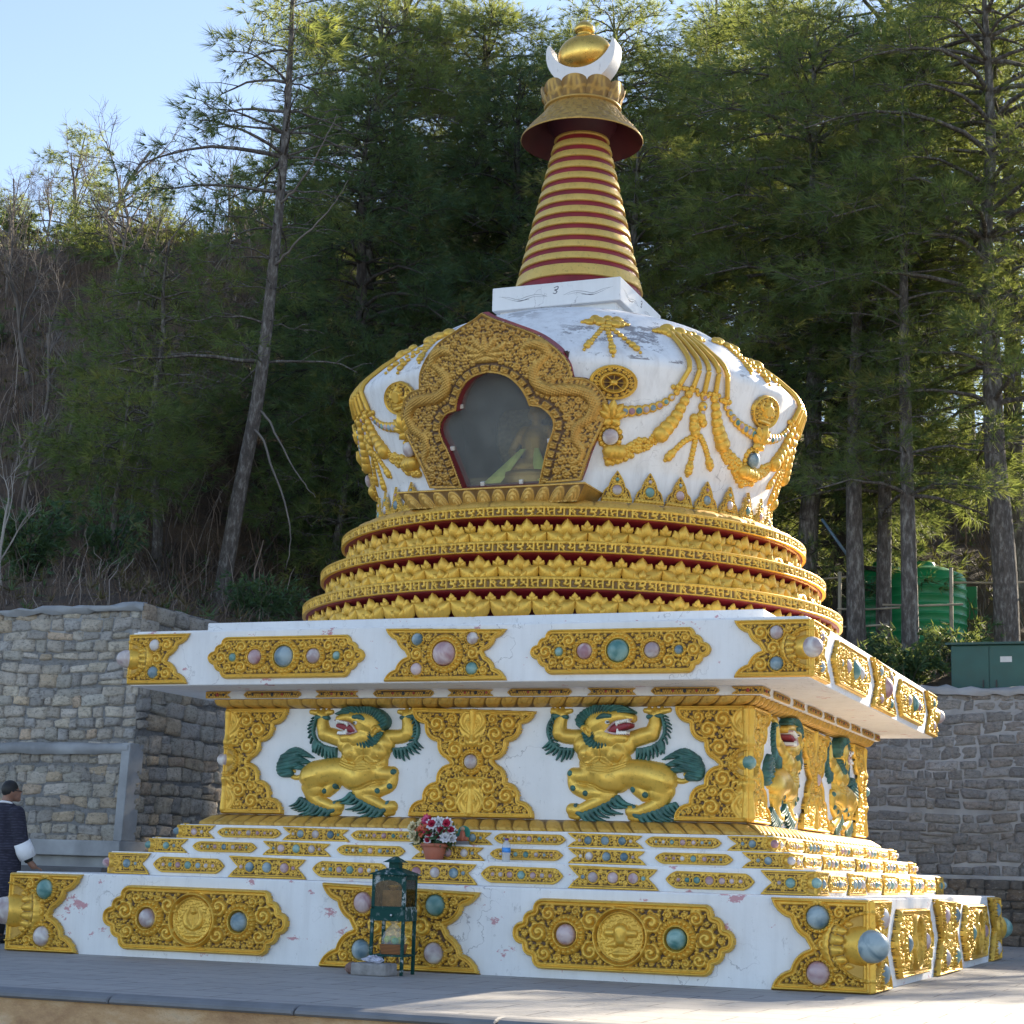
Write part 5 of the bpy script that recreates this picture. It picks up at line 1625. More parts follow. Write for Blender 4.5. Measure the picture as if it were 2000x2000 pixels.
for i in range(npet):
    a = 2 * pi * i / npet + .12
    n1, n2 = 20, 21
    t_ = np.linspace(0, 1, n1); s_ = np.linspace(-1, 1, n2)
    T_, S_ = np.meshgrid(t_, s_, indexing='ij')
    half = pi / npet * 1.03
    prof_h = 0.150 + .10 * np.sqrt(np.clip(1 - S_ ** 2, 0, 1))
    z_ = 10.005 + T_ * prof_h
    r_ = .435 + .080 * T_ ** 1.3 + .018 * (1 - S_ ** 2) * np.sin(T_ * pi) + .006 * np.sin(S_ * 5) * np.sin(T_ * 6)
    an = a + S_ * half
    V = np.stack([r_ * np.sin(an), -r_ * np.cos(an), z_], -1).reshape(-1, 3)
    V2 = np.stack([(r_ - .02) * np.sin(an), -(r_ - .02) * np.cos(an), z_], -1).reshape(-1, 3)
    Fg = grid_faces(n1, n2)
    mb.add((V, Fg)); mb.add((V2, Fg[:, ::-1]))
    ln = np.exp(-((np.abs(S_) - .62 * (1 - T_ * .55)) / .11) ** 2) + np.exp(-(S_ / .13) ** 2) * (T_ > .25) + np.exp(-((T_ - .30 - .3 * np.abs(S_)) / .07) ** 2)
    g_ = np.clip(.75 - ln * 1.1, 0, .65).ravel()
    mb.g[-2] = g_
mb.add(lathe([(.43, 10.02), (.40, 10.10), (.25, 10.20), (.0, 10.24)], 48))
mb.build('petal_crown', M['gold_bronze'], stupa)
# crescent
na = 60
aa = np.linspace(radians(180 - 12), radians(360 + 12), na)
R1 = .445; cz = 10.72
outer = np.stack([R1 * np.cos(aa), cz + R1 * np.sin(aa)], 1)
ai = np.linspace(radians(180 + 1), radians(360 - 1), na); R2 = .385; cz2 = cz + .15
inner = np.stack([R2 * np.cos(ai) * 1.045, cz2 + R2 * np.sin(ai) * 0.95], 1)
inner[0] = outer[0]; inner[-1] = outer[-1]
y0, y1 = -.13, .13
V = np.concatenate([np.c_[outer[:, 0], np.full(na, y0), outer[:, 1]], np.c_[inner[:, 0], np.full(na, y0), inner[:, 1]],
                    np.c_[outer[:, 0], np.full(na, y1), outer[:, 1]], np.c_[inner[:, 0], np.full(na, y1), inner[:, 1]]])
i = np.arange(na - 1)
F = np.concatenate([np.stack([i, i + 1, i + 1 + na, i + na], 1), np.stack([i + 2 * na, i + 3 * na, i + 1 + 3 * na, i + 1 + 2 * na], 1),
                    np.stack([i, i + 2 * na, i + 1 + 2 * na, i + 1], 1), np.stack([i + na, i + 1 + na, i + 1 + 3 * na, i + 3 * na], 1)])
build('crescent_moon', V, F, M['white_paint'], stupa, False)
V, F = ball((0.01, 0, 10.735), (.335, .21, .24), 48, 24); build('sun_disc', V, F, M['gold_metal'], stupa)
build('finial', *lathe([(.08, 10.94), (.085, 10.975), (.07, 10.985), (.10, 11.0), (.128, 11.04), (.122, 11.075), (.085, 11.12), (.04, 11.155), (.012, 11.178), (.0, 11.19)], 40), M['gold_metal'], stupa)

# ---- seated figure inside the niche
deity = empty('deity_statue', (0.13, -1.60, 4.84))
deity.scale = (1.26, 1.2, 1.26)
tag(deity, 'small gilded seated deity statue behind the shrine glass of the dome', 'statue')
def remesh(o, vox=0.02, smooth=4):
    md = o.modifiers.new('remesh', 'REMESH'); md.mode = 'VOXEL'; md.voxel_size = vox; md.use_smooth_shade = True
    sm = o.modifiers.new('smooth', 'SMOOTH'); sm.iterations = smooth; sm.factor = 0.5
    dg = bpy.context.evaluated_depsgraph_get()
    me = bpy.data.meshes.new_from_object(o.evaluated_get(dg))
    o.modifiers.clear()
    old = o.data; o.data = me; bpy.data.meshes.remove(old)
    for p in me.polygons: p.use_smooth = True
    return o
mb = MB()
for p, q, a_, b_ in (((-.2, -.05, .28), (.2, -.12, .27), .075, .06), ((.2, -.05, .28), (-.2, -.12, .26), .075, .06), ((0, 0, .30), (0, 0, .52), .12, .13), ((-.11, 0, .60), (.11, 0, .60), .06, .06),
        ((0, 0, .60), (0, -.01, .70), .045, .042), ((-.15, 0, .58), (-.22, -.03, .42), .042, .035), ((-.22, -.03, .42), (-.12, -.14, .36), .034, .028), ((.15, 0, .58), (.24, -.03, .44), .042, .035), ((.24, -.03, .44), (.21, -.12, .58), .034, .026)):
    mb.add(capsule(p, q, a_, b_))
mb.add(ball((0, -.01, .765), (.07, .078, .09))); mb.add(ball((0, -.085, .755), (.014, .02, .02))); mb.add(capsule((0, 0, .83), (0, 0, .93), .05, .02))
for x in (-.05, 0, .05): mb.add(capsule((x, -.02, .83), (x * 1.2, -.03, .90), .022, .008))
for x in (-.075, .075): mb.add(ball((x, 0, .745), (.012, .02, .045)))
o = mb.build('figure_body', M['gold_flat'], deity); remesh(o, .014, 3)
build('lotus_seat', *lathe([(.30, 0), (.34, .03), (.30, .08), (.27, .12), (.31, .17), (.30, .21), (0, .22)], 40), M['gold_old'], deity)
o = build('aureole', *lathe([(0, .0), (.40, .0), (.43, .02), (.40, .03), (0, .03)], 48), simple('aureole_gilt', (0.22, 0.15, 0.06), 0.6, 0.3, .4, 30), deity); o.matrix_local = Matrix.Translation((0, .14, .62)) @ Matrix.Rotation(pi / 2, 4, 'X')
scarf_m = simple('yellow_silk', (0.75, 0.78, 0.18), 0.6, 0, .2, 9)
def ribbon(pts, w, thick=.006):
    P = bez(pts, 16); W = np.interp(np.linspace(0, 1, 16), np.linspace(0, 1, len(w)), w)
    V = []
    for p, ww in zip(P, W): V += [(p[0] - ww, p[1], p[2]), (p[0] + ww, p[1], p[2]), (p[0] + ww, p[1] + thick, p[2]), (p[0] - ww, p[1] + thick, p[2])]
    return np.array(V), grid_faces(16, 4, True)
build('scarf', *ribbon([(-.06, -.16, .42), (-.20, -.22, .24), (-.32, -.26, .10), (-.44, -.26, -.0)], [.025, .06, .085, .10]), scarf_m, deity)
build('scarf', *ribbon([(.06, -.16, .42), (.11, -.22, .26), (.20, -.26, .08), (.27, -.26, -.02)], [.02, .055, .07, .03]), scarf_m, deity)

# ================================================================== TREES AND PLANTS
def bark(name, c1, c2):
    m, nt, b = new_mat(name)
    N = NT(nt)
    f = N.noise(N.geo((3, 3, 1.0)), 5, 9, 0.7)
    c = N.ramp(f, [(0.32, tuple(x * .45 for x in c1)), (0.5, c1), (0.66, c2)])
    N.l(c, b.inputs['Base Color']); b.inputs['Roughness'].default_value = 0.95
    N.l(N.bump(f, 0.8, 0.05), b.inputs['Normal'])
    return m
M['bark'] = bark('pine_bark', (0.10, 0.085, 0.075), (0.25, 0.235, 0.215))
M['bark_dark'] = bark('dark_bark', (0.05, 0.04, 0.035), (0.11, 0.095, 0.08))
M['twig'] = simple('grey_twig', (0.15, 0.13, 0.115), 0.9, 0, .3, 3)
M['twig_pale'] = simple('pale_twig', (0.30, 0.27, 0.235), 0.9, 0, .25, 3)
def needles(name, dark, mid, light, trans=0.35):
    m, nt, b = new_mat(name)
    N = NT(nt)
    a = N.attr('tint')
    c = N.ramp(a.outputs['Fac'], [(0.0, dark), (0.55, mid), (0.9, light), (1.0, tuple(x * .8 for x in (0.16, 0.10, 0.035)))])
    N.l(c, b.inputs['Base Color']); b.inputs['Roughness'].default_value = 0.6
    tl = N.n('ShaderNodeBsdfTranslucent'); N.l(N.mix(0.6, c, (0.42, 0.47, 0.095)), tl.inputs['Color'])
    mx = N.n('ShaderNodeMixShader'); mx.inputs[0].default_value = trans
    N.l(b.outputs[0], mx.inputs[1]); N.l(tl.outputs[0], mx.inputs[2])
    N.l(mx.outputs[0], nt.nodes['Material Output'].inputs['Surface'])
    return m
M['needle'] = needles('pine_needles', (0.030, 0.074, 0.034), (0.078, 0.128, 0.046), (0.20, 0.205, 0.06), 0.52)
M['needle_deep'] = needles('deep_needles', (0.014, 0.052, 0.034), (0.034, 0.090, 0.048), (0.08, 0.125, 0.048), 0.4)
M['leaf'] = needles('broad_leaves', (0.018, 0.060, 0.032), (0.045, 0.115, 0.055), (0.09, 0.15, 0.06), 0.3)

def tufts(C, D, tint, rg, n=10, L=0.22, w=0.016, spread=0.85):
    """needle clusters: C centres, D directions"""
    C = np.asarray(C); D = np.asarray(D); k = len(C)
    R = rg.normal(size=(k, n, 3)); R /= np.linalg.norm(R, axis=2)[..., None]
    d = D[:, None, :] * 1.0 + R * spread
    d[..., 2] -= 0.20
    d /= np.linalg.norm(d, axis=2)[..., None]
    p = np.cross(d, rg.normal(size=(k, n, 3))); p /= np.linalg.norm(p, axis=2)[..., None] + 1e-9
    l = L * rg.uniform(.65, 1.2, (k, n, 1))
    a = C[:, None, :] + p * w * .5; b = C[:, None, :] - p * w * .5; t = C[:, None, :] + d * l
    V = np.stack([a, b, t], 2).reshape(-1, 3)
    F = np.arange(len(V)).reshape(-1, 3)
    tn = np.repeat(np.clip(tint[:, None] + rg.uniform(-.10, .10, (k, n)), 0, 1).ravel(), 3)
    return V, F, tn

def pine_parts(seed, H, path=None, z0=0.35, Lmax=3.0, r0=0.20, whorl=0.62, nb=5, shape='cone', bias=None, dens=1.0, dead=0.0, dead_side=None,
               needle=0.23, nn=10, nw=0.017, droop=0.5, top=True, sub=1.0):
    """trunk with limbs, and foliage, of one pine; trunk base at the origin"""
    rg = np.random.default_rng(seed)
    if path is None:
        k = 8
        zz = np.linspace(0, H, k); wob = np.cumsum(rg.normal(0, .06, (k, 2)), 0); wob -= wob[0]
        path = np.c_[wob, zz]
    P = bez(path, 26)
    cz = P[:, 2]
    rad = r0 * np.clip(1 - cz / H, 0, 1) ** 0.75 + 0.012
    rad[0] *= 1.25
    wood = MB(); wood.add(tube(P, rad, 10))
    C, D, T = [], [], []
    z = z0 * H
    while z < H * 0.985:
        f = (z - z0 * H) / (H - z0 * H)
        if shape == 'cone': Lb = Lmax * (0.55 + 0.6 * f) if f < .25 else Lmax * (1.02 * (1 - f) ** 0.75 + .10) * 1.05
        elif shape == 'sparse': Lb = Lmax * (.65 + .35 * sin(f * 9 + seed)) * (1 - f * .72)
        else: Lb = Lmax * sqrt(max(0.05, 1 - (2 * f - .9) ** 2 * .9))
        o = np.array([np.interp(z, cz, P[:, i]) for i in range(3)])
        m = max(2, int(round(nb + rg.uniform(-1.2, 1.2))))
        az0 = rg.uniform(0, 2 * pi)
        for j in range(m):
            az = az0 + 2 * pi * j / m + rg.uniform(-.35, .35)
            L = Lb * rg.uniform(.6, 1.15)
            if bias is not None:
                c_ = cos(az - bias[0]); L *= (1 + bias[1] * c_)
            if L < .15: continue
            up = 0.30 + 0.5 * f + rg.uniform(-.12, .12)
            t = np.linspace(0, 1, 7)
            bend = rg.uniform(-.25, .25)
            B = np.stack([np.cos(az + bend * t) * t * L, np.sin(az + bend * t) * t * L, (up * t - (droop + up * .5) * t * t) * L * .62 + rg.normal(0, .02, 7)], 1) + o
            r_ = max(.012, min(.05, .018 * L)) * (1 - t * .75)
            isdead = rg.random() < dead
            if dead_side is not None and cos(az - dead_side[0]) > .2 and f < dead_side[1]: isdead = True
            wood.add(tube(B, r_, 5, False))
            ns = max(2, int(L / .46 * sub + rg.random()))
            for q in range(ns):
                tt = min(1.0, .34 + .66 * (q + rg.uniform(.1, 1.0)) / ns)
                p = np.array([np.interp(tt, t, B[:, i]) for i in range(3)])
                side = 1 if q % 2 else -1
                aa = az + bend * tt + side * rg.uniform(.35, 1.1)
                l = (L * (1 - tt) * .38 + .34) * rg.uniform(.6, 1.25)
                if q == ns - 1: aa = az + bend; l = .42
                dv = np.array([cos(aa), sin(aa), rg.uniform(-.15, .42)])
                e = p + dv * l
                wood.add(tube(np.array([p, (p + e) / 2 + (0, 0, .04), e]), [.011, .008, .004], 4, False))
                if isdead or rg.random() < .10: continue
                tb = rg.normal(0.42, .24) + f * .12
                cr = (.24 + .20 * rg.random()) * min(1.25, .8 + L * .12)
                m_ = max(4, int(9.5 * dens * (cr / .34) ** 1.5))
                rr = rg.normal(size=(m_, 3)); rr /= np.linalg.norm(rr, axis=1)[:, None]
                rr *= (cr * rg.uniform(.25, 1.0, m_) ** .6)[:, None] * (1.15, 1.15, .62)
                cc = p + dv * l * .75
                for k_ in range(m_):
                    o_ = cc + rr[k_]
                    d_ = dv * .55 + rr[k_] / cr * .75 + (0, 0, .12)
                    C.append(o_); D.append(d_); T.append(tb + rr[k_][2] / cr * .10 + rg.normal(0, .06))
                    if k_ % 3 == 0: wood.add(tube(np.array([p + dv * l * .4, o_]), [.005, .003], 3, False))
        z += whorl * rg.uniform(.75, 1.25) * (1 - .35 * f)
    return wood, np.array(C), np.array(D), np.clip(np.array(T), 0, .94), rg, P

def make_pine(name, seed, H, mat='needle', barkm='bark', nn=14, needle=.30, nw=.013, **kw):
    wood, C, D, T, rg, P = pine_parts(seed, H, nn=nn, needle=needle, **kw)
    root = empty(name)
    wood.build('trunk', M[barkm], root)
    if len(C):
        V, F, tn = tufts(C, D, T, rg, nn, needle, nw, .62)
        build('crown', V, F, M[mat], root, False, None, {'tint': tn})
    return root

def set_tree(root, x, y, label, group=None, scale=1.0, rz=0.0, sink=.15, z=None, cat='tree'):
    root.location = (x, y, (tz(x, y) if z is None else z) - sink)
    root.scale = (scale,) * 3 if not hasattr(scale, '__len__') else scale
    root.rotation_euler[2] = rz
    return tag(root, label, cat, group)

# four forest pines, reused by copying
PR = {
    'A': make_pine('pine_tree', 301, 12.0, 'needle', z0=.20, Lmax=3.3, r0=.20, whorl=.56, nb=6, droop=.55, shape='round'),
    'B': make_pine('pine_tree', 302, 12.6, 'needle', z0=.30, Lmax=3.4, r0=.21, whorl=.62, nb=6, shape='round', droop=.42),
    'C': make_pine('pine_tree', 303, 10.5, 'needle_deep', 'bark_dark', z0=.12, Lmax=3.3, r0=.2, whorl=.50, nb=7, droop=.65, nn=15, dens=1.0),
    'D': make_pine('pine_tree', 304, 12.6, 'needle', z0=.32, Lmax=3.4, r0=.18, whorl=.72, nb=5, shape='sparse', droop=.35, dead=.12),
}
used = set()
def pine(kind, x, y, label, group=None, scale=1.0, rz=0.0, **kw):
    if kind not in used: r = PR[kind]; used.add(kind)
    else: r = copy_tree(PR[kind])
    return set_tree(r, x, y, label, group, scale, rz, **kw)

# the tall leaning pine on the left
x0, y0 = -9.6, 8.6
pth = np.array([(-9.85, 8.6, 5.1), (-9.55, 8.6, 7.35), (-9.24, 8.6, 9.40), (-9.10, 8.6, 11.45), (-8.98, 8.6, 14.1), (-8.97, 8.6, 16.1), (-9.02, 8.6, 18.6)]) - (-9.85, 8.6, 5.1)
lead = make_pine('pine_tree', 311, 13.5, 'needle', path=pth, z0=.36, Lmax=3.2, r0=.145, whorl=.66, nb=5, shape='sparse', bias=(pi, .35), droop=.28, dead=.08, dead_side=(0.0, .62), dens=.85, sub=1.0)
lead.location = (-9.85, 8.6, 5.0)
for pts in ([(.66, 0, 3.98), (.94, 0, 3.65), (1.31, 0, 3.02), (1.66, 0, 2.56), (1.89, 0, 2.31)], [(.52, -.05, 3.65), (.79, -.1, 3.42), (1.1, -.15, 2.8), (1.38, -.15, 2.13), (1.5, -.15, 1.74), (1.5, -.12, 1.39), (1.42, -.1, 1.0)],
            [(.9, -.05, 7.9), (1.4, -.2, 8.25), (1.9, -.3, 8.95), (2.1, -.3, 9.4)], [(.85, -.05, 6.7), (1.45, -.3, 7.05), (2.1, -.4, 7.5), (2.5, -.5, 8.0)]):
    P_ = bez(pts, 18); P_ += np.random.default_rng(5).normal(0, .012, P_.shape)
    build('dead_branch', *tube(P_, np.linspace(.026, .006, 18), 6), M['twig'], lead)
tag(lead, 'tall leaning pine with bare dead branches on its right side, standing against the sky', 'tree')

G = 'pines of the forest behind the stupa'
spots = [  # kind, x, y, scale, rz, label
    ('C', -9.0, 12.6, 1.02, 0.3, 'very dark dense pine right of the tall leaning pine'),
    ('C', -7.3, 16.5, 1.15, 2.0, 'dark pine deep in the shade left of the spire'),
    ('A', -6.4, 19.5, 1.12, 1.1, 'green pine left of the spire whose top is open to the sky'),
    ('B', -9.6, 19.5, 0.95, 4.0, 'pine with lit yellow green tips between leaning pine and spire'),
    ('B', -11.8, 19.6, 0.98, 2.7, 'pine with feathery top beside the upper leaning trunk'),
    ('A', -10.4, 15.6, 0.95, 5.0, 'pine behind the lower half of the leaning trunk'),
    ('A', -4.4, 14.6, 0.92, 2.6, 'green pine right behind the spire'),
    ('B', -2.6, 20.5, 1.12, 0.7, 'tall pine behind and right of the umbrella of the spire'),
    ('D', -4.5, 22.5, 1.18, 1.9, 'pine with a bare lit upper trunk right of the golden finial'),
    ('B', -0.35, 14.2, 1.05, 5.2, 'pine with pale leaning trunk just right of the dome'),
    ('C', -0.05, 15.6, 0.95, 3.1, 'pine with dark upright trunk beside the pale leaning trunk'),
    ('D', 0.74, 13.1, 0.95, 0.4, 'pine with straight grey trunk left of the green water tanks'),
    ('D', 1.10, 13.9, 0.84, 2.2, 'pine with dark trunk in front of the green water tanks'),
    ('D', 1.85, 12.2, 0.86, 4.4, 'slender pine with thin trunk between tanks and cabinet'),
    ('B', 3.38, 13.1, 1.08, 1.5, 'pine with tall scaly trunk above the green cabinet'),
    ('A', 3.2, 17.6, 1.15, 0.2, 'broad pine with yellow sunlit needles at upper right'),
    ('B', 0.4, 19.4, 1.18, 3.4, 'pine with brown cones in its top near the upper right edge'),
]
for (k, x, y, s, rz, lb) in spots: pine(k, x, y, lb, G, s, rz)
back = [('B', -8.0, 25, 1.0, 1.4), ('A', -2.6, 26.5, 1.0, 2.2), ('D', 1.2, 25, 1.15, 4.1), ('B', -4.6, 28, 1.1, 3.3)]
for (k, x, y, s, rz) in back: pine(k, x, y, 'tall green pine far back on the hillside, half hidden by nearer pines', 'pines far back on the hillside', s, rz)
side = [('D', 11.5, 20, .8, 1.0), ('D', 15.5, 30, 1.0, 2.0)]
for (k, x, y, s, rz) in side: pine(k, x, y, 'pine at the right end of the terrace beyond the wall', 'pines beyond the right end of the wall', s, rz)

# smaller trees on the left slope
def small_pine(seed, H, x, y, label, scale=1, **kw):
    kw = dict(dict(z0=.3, Lmax=H * .26, r0=H * .014, whorl=.42, nb=5), **kw)
    r = make_pine('pine_tree', seed, H, **kw)
    return set_tree(r, x, y, label)
small_pine(321, 3.6, -11.0, 7.2, 'small pine with thin speckled trunk left of the leaning pine', z0=.42, Lmax=1.35, shape='round', whorl=.33, dens=1.3)
small_pine(322, 6.6, -11.7, 9.4, 'bushy pine at mid height on the left slope', z0=.30, Lmax=1.55, shape='round', whorl=.5, dens=.9)
small_pine(326, 4.2, -12.9, 10.8, 'rounded pine below the bushy one on the left slope', z0=.3, Lmax=1.25, shape='round', whorl=.42, dens=.9)
small_pine(323, 4.6, -29.2, 29.5, 'open crowned pine on the skyline at far left', z0=.28, Lmax=2.4, shape='sparse', whorl=.55, nb=4, needle=.3, nw=.016)
small_pine(324, 3.0, -33.0, 31.0, 'lone little pine on the skyline at the left picture edge', z0=.35, Lmax=1.6, shape='sparse', whorl=.5, nb=4, needle=.3, nw=.016)
small_pine(325, 2.0, -20.5, 20.5, 'low yellow green pine below the skyline at left', z0=.12, Lmax=1.9, shape='round', whorl=.4, needle=.3, nw=.015)
small_pine(327, 5.5, -8.9, 11.4, 'young pine close behind the left end of the dome', z0=.1, Lmax=1.7, shape='cone', whorl=.34, dens=1.2)

# leafless trees
def bare_tree(seed, H, r0, lean=(0, 0), levels=4, fork=.25, spread=.55, name='bare_tree', mat='twig'):
    rg = np.random.default_rng(seed)
    wood = MB()
    def grow(p, d, L, r, lv):
        k = 6
        pts = [p]; dd = d.copy()
        for i in range(k):
            dd = dd + rg.normal(0, .10, 3) + np.array([0, 0, .03]); dd /= np.linalg.norm(dd)
            pts.append(pts[-1] + dd * L / k)
        pts = np.array(pts)
        wood.add(tube(pts, np.linspace(r, r * .55, k + 1), 7 if lv > 2 else 4, False))
        if lv == 0: return
        for i in range(int(rg.integers(3, 6))):
            t = rg.uniform(fork, 1.0); j = min(int(t * k), k - 1)
            q = pts[j] + (pts[j + 1] - pts[j]) * (t * k - j)
            nd = dd + rg.normal(0, spread, 3); nd[2] = abs(nd[2]) * .8 + .15; nd /= np.linalg.norm(nd)
            grow(q, nd, L * rg.uniform(.40, .68), max(r * .45, .004), lv - 1)
    d = np.array([lean[0], lean[1], 1.0]); d /= np.linalg.norm(d)
    grow(np.zeros(3), d, H * .62, r0, levels)
    root = empty(name)
    wood.build('branches', M[mat], root)
    return root
bare = [(401, 2.6, .035, (.05, 0), -10.75, 3.6, 'pale bare sapling with forked stems above the left wall', 3, .15, .45),
        (402, 5.0, .05, (0, 0), -25.6, 28, 'leafless twiggy tree on the skyline left of the leaning pine', 4, .2, .6),
        (403, 5.5, .07, (.2, 0), -22.3, 22, 'bare grey tree below the skyline on the brown slope', 4, .25, .6),
        (404, 5.0, .06, (-.2, 0), -18.5, 17.5, 'bare crooked tree halfway up the brown slope', 4, .25, .6),
        (405, 4.2, .045, (.05, 0), -12.4, 9.3, 'thin bare tree between small pine and leaning trunk', 3, .3, .45),
        (406, 5.0, .06, (0, 0), -16.6, 15.5, 'leafless tree tangled in brush above the shrubs', 4, .25, .6),
        (407, 6.0, .06, (.1, 0), -18.8, 24.5, 'bare tree with reddish twigs high on the slope', 4, .2, .6)]
for (sd, H, r, ln, x, y, lb, lv, fk, sp) in bare:
    bt = set_tree(bare_tree(sd, H, r, ln, lv, fk, sp, mat='twig_pale' if sd == 401 else 'twig'), x, y, lb, sink=.1)
    if sd in (403, 404, 406, 407): BT = globals().setdefault('BT', []); BT.append(bt)
rq = random.Random(12)
for i, (x, y) in enumerate(((-24.5, 24), (-27.5, 26.5), (-21, 25.5), (-23.5, 19.5), (-19.5, 15.5), (-17.2, 13), (-15.2, 11.2), (-26, 22.5), (-14.2, 8.6), (-18.0, 21.5))):
    set_tree(copy_tree(BT[i % 4]), x, y, 'bare grey brown tree standing in the dry brush of the left slope', 'bare trees on the left slope', rq.uniform(.6, 1.0), rq.uniform(0, 6.2), sink=.1)

# evergreen shrubs
def shrub(seed, H, W, name='shrub', leafL=.16, leafW=.035, n=520, mat='leaf'):
    rg = np.random.default_rng(seed)
    wood = MB(); C, D, T = [], [], []
    for i in range(16):
        az = rg.uniform(0, 2 * pi); l = rg.uniform(.5, 1.0)
        e = np.array([cos(az) * W * l * .5, sin(az) * W * l * .5, H * rg.uniform(.45, 1.0) * (1.1 - .4 * l)])
        P = bez([(0, 0, 0), tuple(e * .5 + (0, 0, H * .12)), tuple(e)], 8)
        wood.add(tube(P, np.linspace(.02, .005, 8), 5, False))
        tb = rg.normal(.42, .2)
        for t in np.linspace(.12, 1, n // 16):
            p = np.array([np.interp(t, np.linspace(0, 1, 8), P[:, k]) for k in range(3)])
            C.append(p + rg.normal(0, .12 * W * .5, 3)); D.append(np.array([cos(az), sin(az), .35])); T.append(tb + rg.normal(0, .1))
    root = empty(name)
    wood.build('stems', M['bark_dark'], root)
    V, F, tn = tufts(np.array(C), np.array(D), np.clip(np.array(T), 0, .93), rg, 7, leafL, leafW, .9)
    build('foliage', V, F, M[mat], root, False, None, {'tint': tn})
    return root
for (sd, H, W, x, y, lb, lf, lwd) in ((501, 1.9, 1.7, -11.3, 5.0, 'dark green leafy shrub above the left wall by the bare sapling', .16, .04),
        (502, 1.9, 1.25, -10.45, 6.0, 'upright feathery green shrub between sapling and leaning trunk', .15, .024),
        (503, 1.1, 1.6, 2.0, 10.8, 'leafy dark bush above the back wall left of the green cabinet', .17, .045),
        (504, .9, 1.3, 1.3, 11.4, 'low dark bush at the foot of the water tanks', .16, .045),
        (505, 1.1, 1.6, 2.6, 13.0, 'sprawling bush between the water tanks and the tall scaly trunk', .15, .035),
        (506, 1.5, 1.8, -22.5, 17.0, 'green bush at the left picture edge halfway up the slope', .2, .05),
        (507, 2.0, 2.4, -26.5, 27.0, 'round bush on the skyline right of the open crowned pine', .26, .07),
        (508, 2.0, 2.6, -30.8, 28.5, 'sunlit bush at the foot of the open crowned pine', .26, .07),
        (510, 1.4, 1.8, -23.8, 26.8, 'low bush on the skyline between round bush and leaning pine', .24, .06),
        (511, 1.6, 2.2, -20.6, 27.5, 'dull green bush on the skyline just left of the leaning pine', .24, .06),
        (509, 1.2, 1.4, -8.2, 7.4, 'yellowing brush bush right of the leaning trunk foot', .14, .03)):
    set_tree(shrub(sd, H, W, leafL=lf, leafW=lwd), x, y, lb, sink=.1, cat='bush')

# dry undergrowth: arching twigs over the whole slope
rg = np.random.default_rng(77)
def brush(n, xr, yr, hr, name, col, w=.012, keep=None):
    x = rg.uniform(*xr, n); y = rg.uniform(*yr, n)
    ok = ~((x > LX - .2) & (y < WY + .2)) & (y > LY + .25)
    if keep is not None: ok &= keep(x, y)
    x, y = x[ok], y[ok]; n = len(x)
    z = terrain_z(x, y)
    h = rg.uniform(*hr, n) * np.where(rg.random(n) < .12, 1.8, 1)
    az = rg.uniform(0, 2 * pi, n); out = rg.uniform(.05, .75, n)
    k = 5; t = np.linspace(0, 1, k)
    cx = x[:, None] + np.cos(az)[:, None] * out[:, None] * h[:, None] * t ** 1.6 + rg.normal(0, .03, (n, k))
    cy = y[:, None] + np.sin(az)[:, None] * out[:, None] * h[:, None] * t ** 1.6 + rg.normal(0, .03, (n, k))
    cz = z[:, None] - .05 + h[:, None] * (1.25 * t - .45 * t * t) + rg.normal(0, .02, (n, k))
    ww = (w * (1 - .7 * t))[None, :] * rg.uniform(.6, 1.6, (n, 1))
    px, py = -np.sin(az + .6)[:, None] * ww, np.cos(az + .6)[:, None] * ww
    V = np.stack([np.stack([cx - px, cy - py, cz], -1), np.stack([cx + px, cy + py, cz + ww * .6], -1)], 2)  # n,k,2,3
    V = V.reshape(-1, 3)
    base = (np.arange(n) * k * 2)[:, None]; i = np.arange(k - 1)[None, :] * 2
    F = np.stack([base + i, base + i + 1, base + i + 3, base + i + 2], -1).reshape(-1, 4)
    o = build(name, V, F, M[col], None, False, None, {'tint': np.repeat(rg.random(n), k * 2)})
    o['kind'] = 'stuff'
    return o
m, nt, b = new_mat('dry_brush'); N = NT(nt); a = N.attr('tint')
N.l(N.ramp(a.outputs['Fac'], [(0.0, (0.05, 0.038, 0.032)), (0.4, (0.11, 0.085, 0.07)), (0.75, (0.16, 0.105, 0.07)), (1.0, (0.30, 0.26, 0.23))]), b.inputs['Base Color']); b.inputs['Roughness'].default_value = .95
M['brush'] = m
brush(7000, (-13, 6.5), (1.4, 16), (.25, .8), 'undergrowth', 'brush', .006, lambda x, y: ~((x > 2.2) & (y < 11.2)))
brush(11000, (-36, -9), (8, 33), (.4, 1.7), 'undergrowth', 'brush', .010)
brush(3500, (-16, 6.5), (14, 31), (.3, 1.1), 'undergrowth', 'brush', .010)
# low leafy cover, dead fern and bramble
def cover(n, xr, yr, name, L, w, lo, hi, mat, keep=None):
    x = rg.uniform(*xr, n); y = rg.uniform(*yr, n)
    ok = ~((x > LX - .3) & (y < WY + .3)) & (y > LY + .35)
    if keep is not None: ok &= keep(x, y)
    ok &= (vnoise(x * 1.1, y * 1.1, 5) + rg.normal(0, .35, n)) > -.1
    x, y = x[ok], y[ok]; n = len(x)
    C = np.stack([x, y, terrain_z(x, y) + rg.uniform(.0, .35, n)], 1)
    T = np.clip(lo + (hi - lo) * (0.5 + 0.5 * vnoise(x * .7, y * .7, 9)) + rg.normal(0, .12, n), 0, 1)
    V, F, tn = tufts(C, np.tile((0, -.2, .8), (n, 1)), T, rg, 7, L, w, .8)
    o = build(name, V, F, M[mat], None, False, None, {'tint': tn}); o['kind'] = 'stuff'
M['dry_leaf'] = needles('dry_leaves', (0.035, 0.025, 0.018), (0.085, 0.058, 0.036), (0.15, 0.10, 0.055), 0.2)
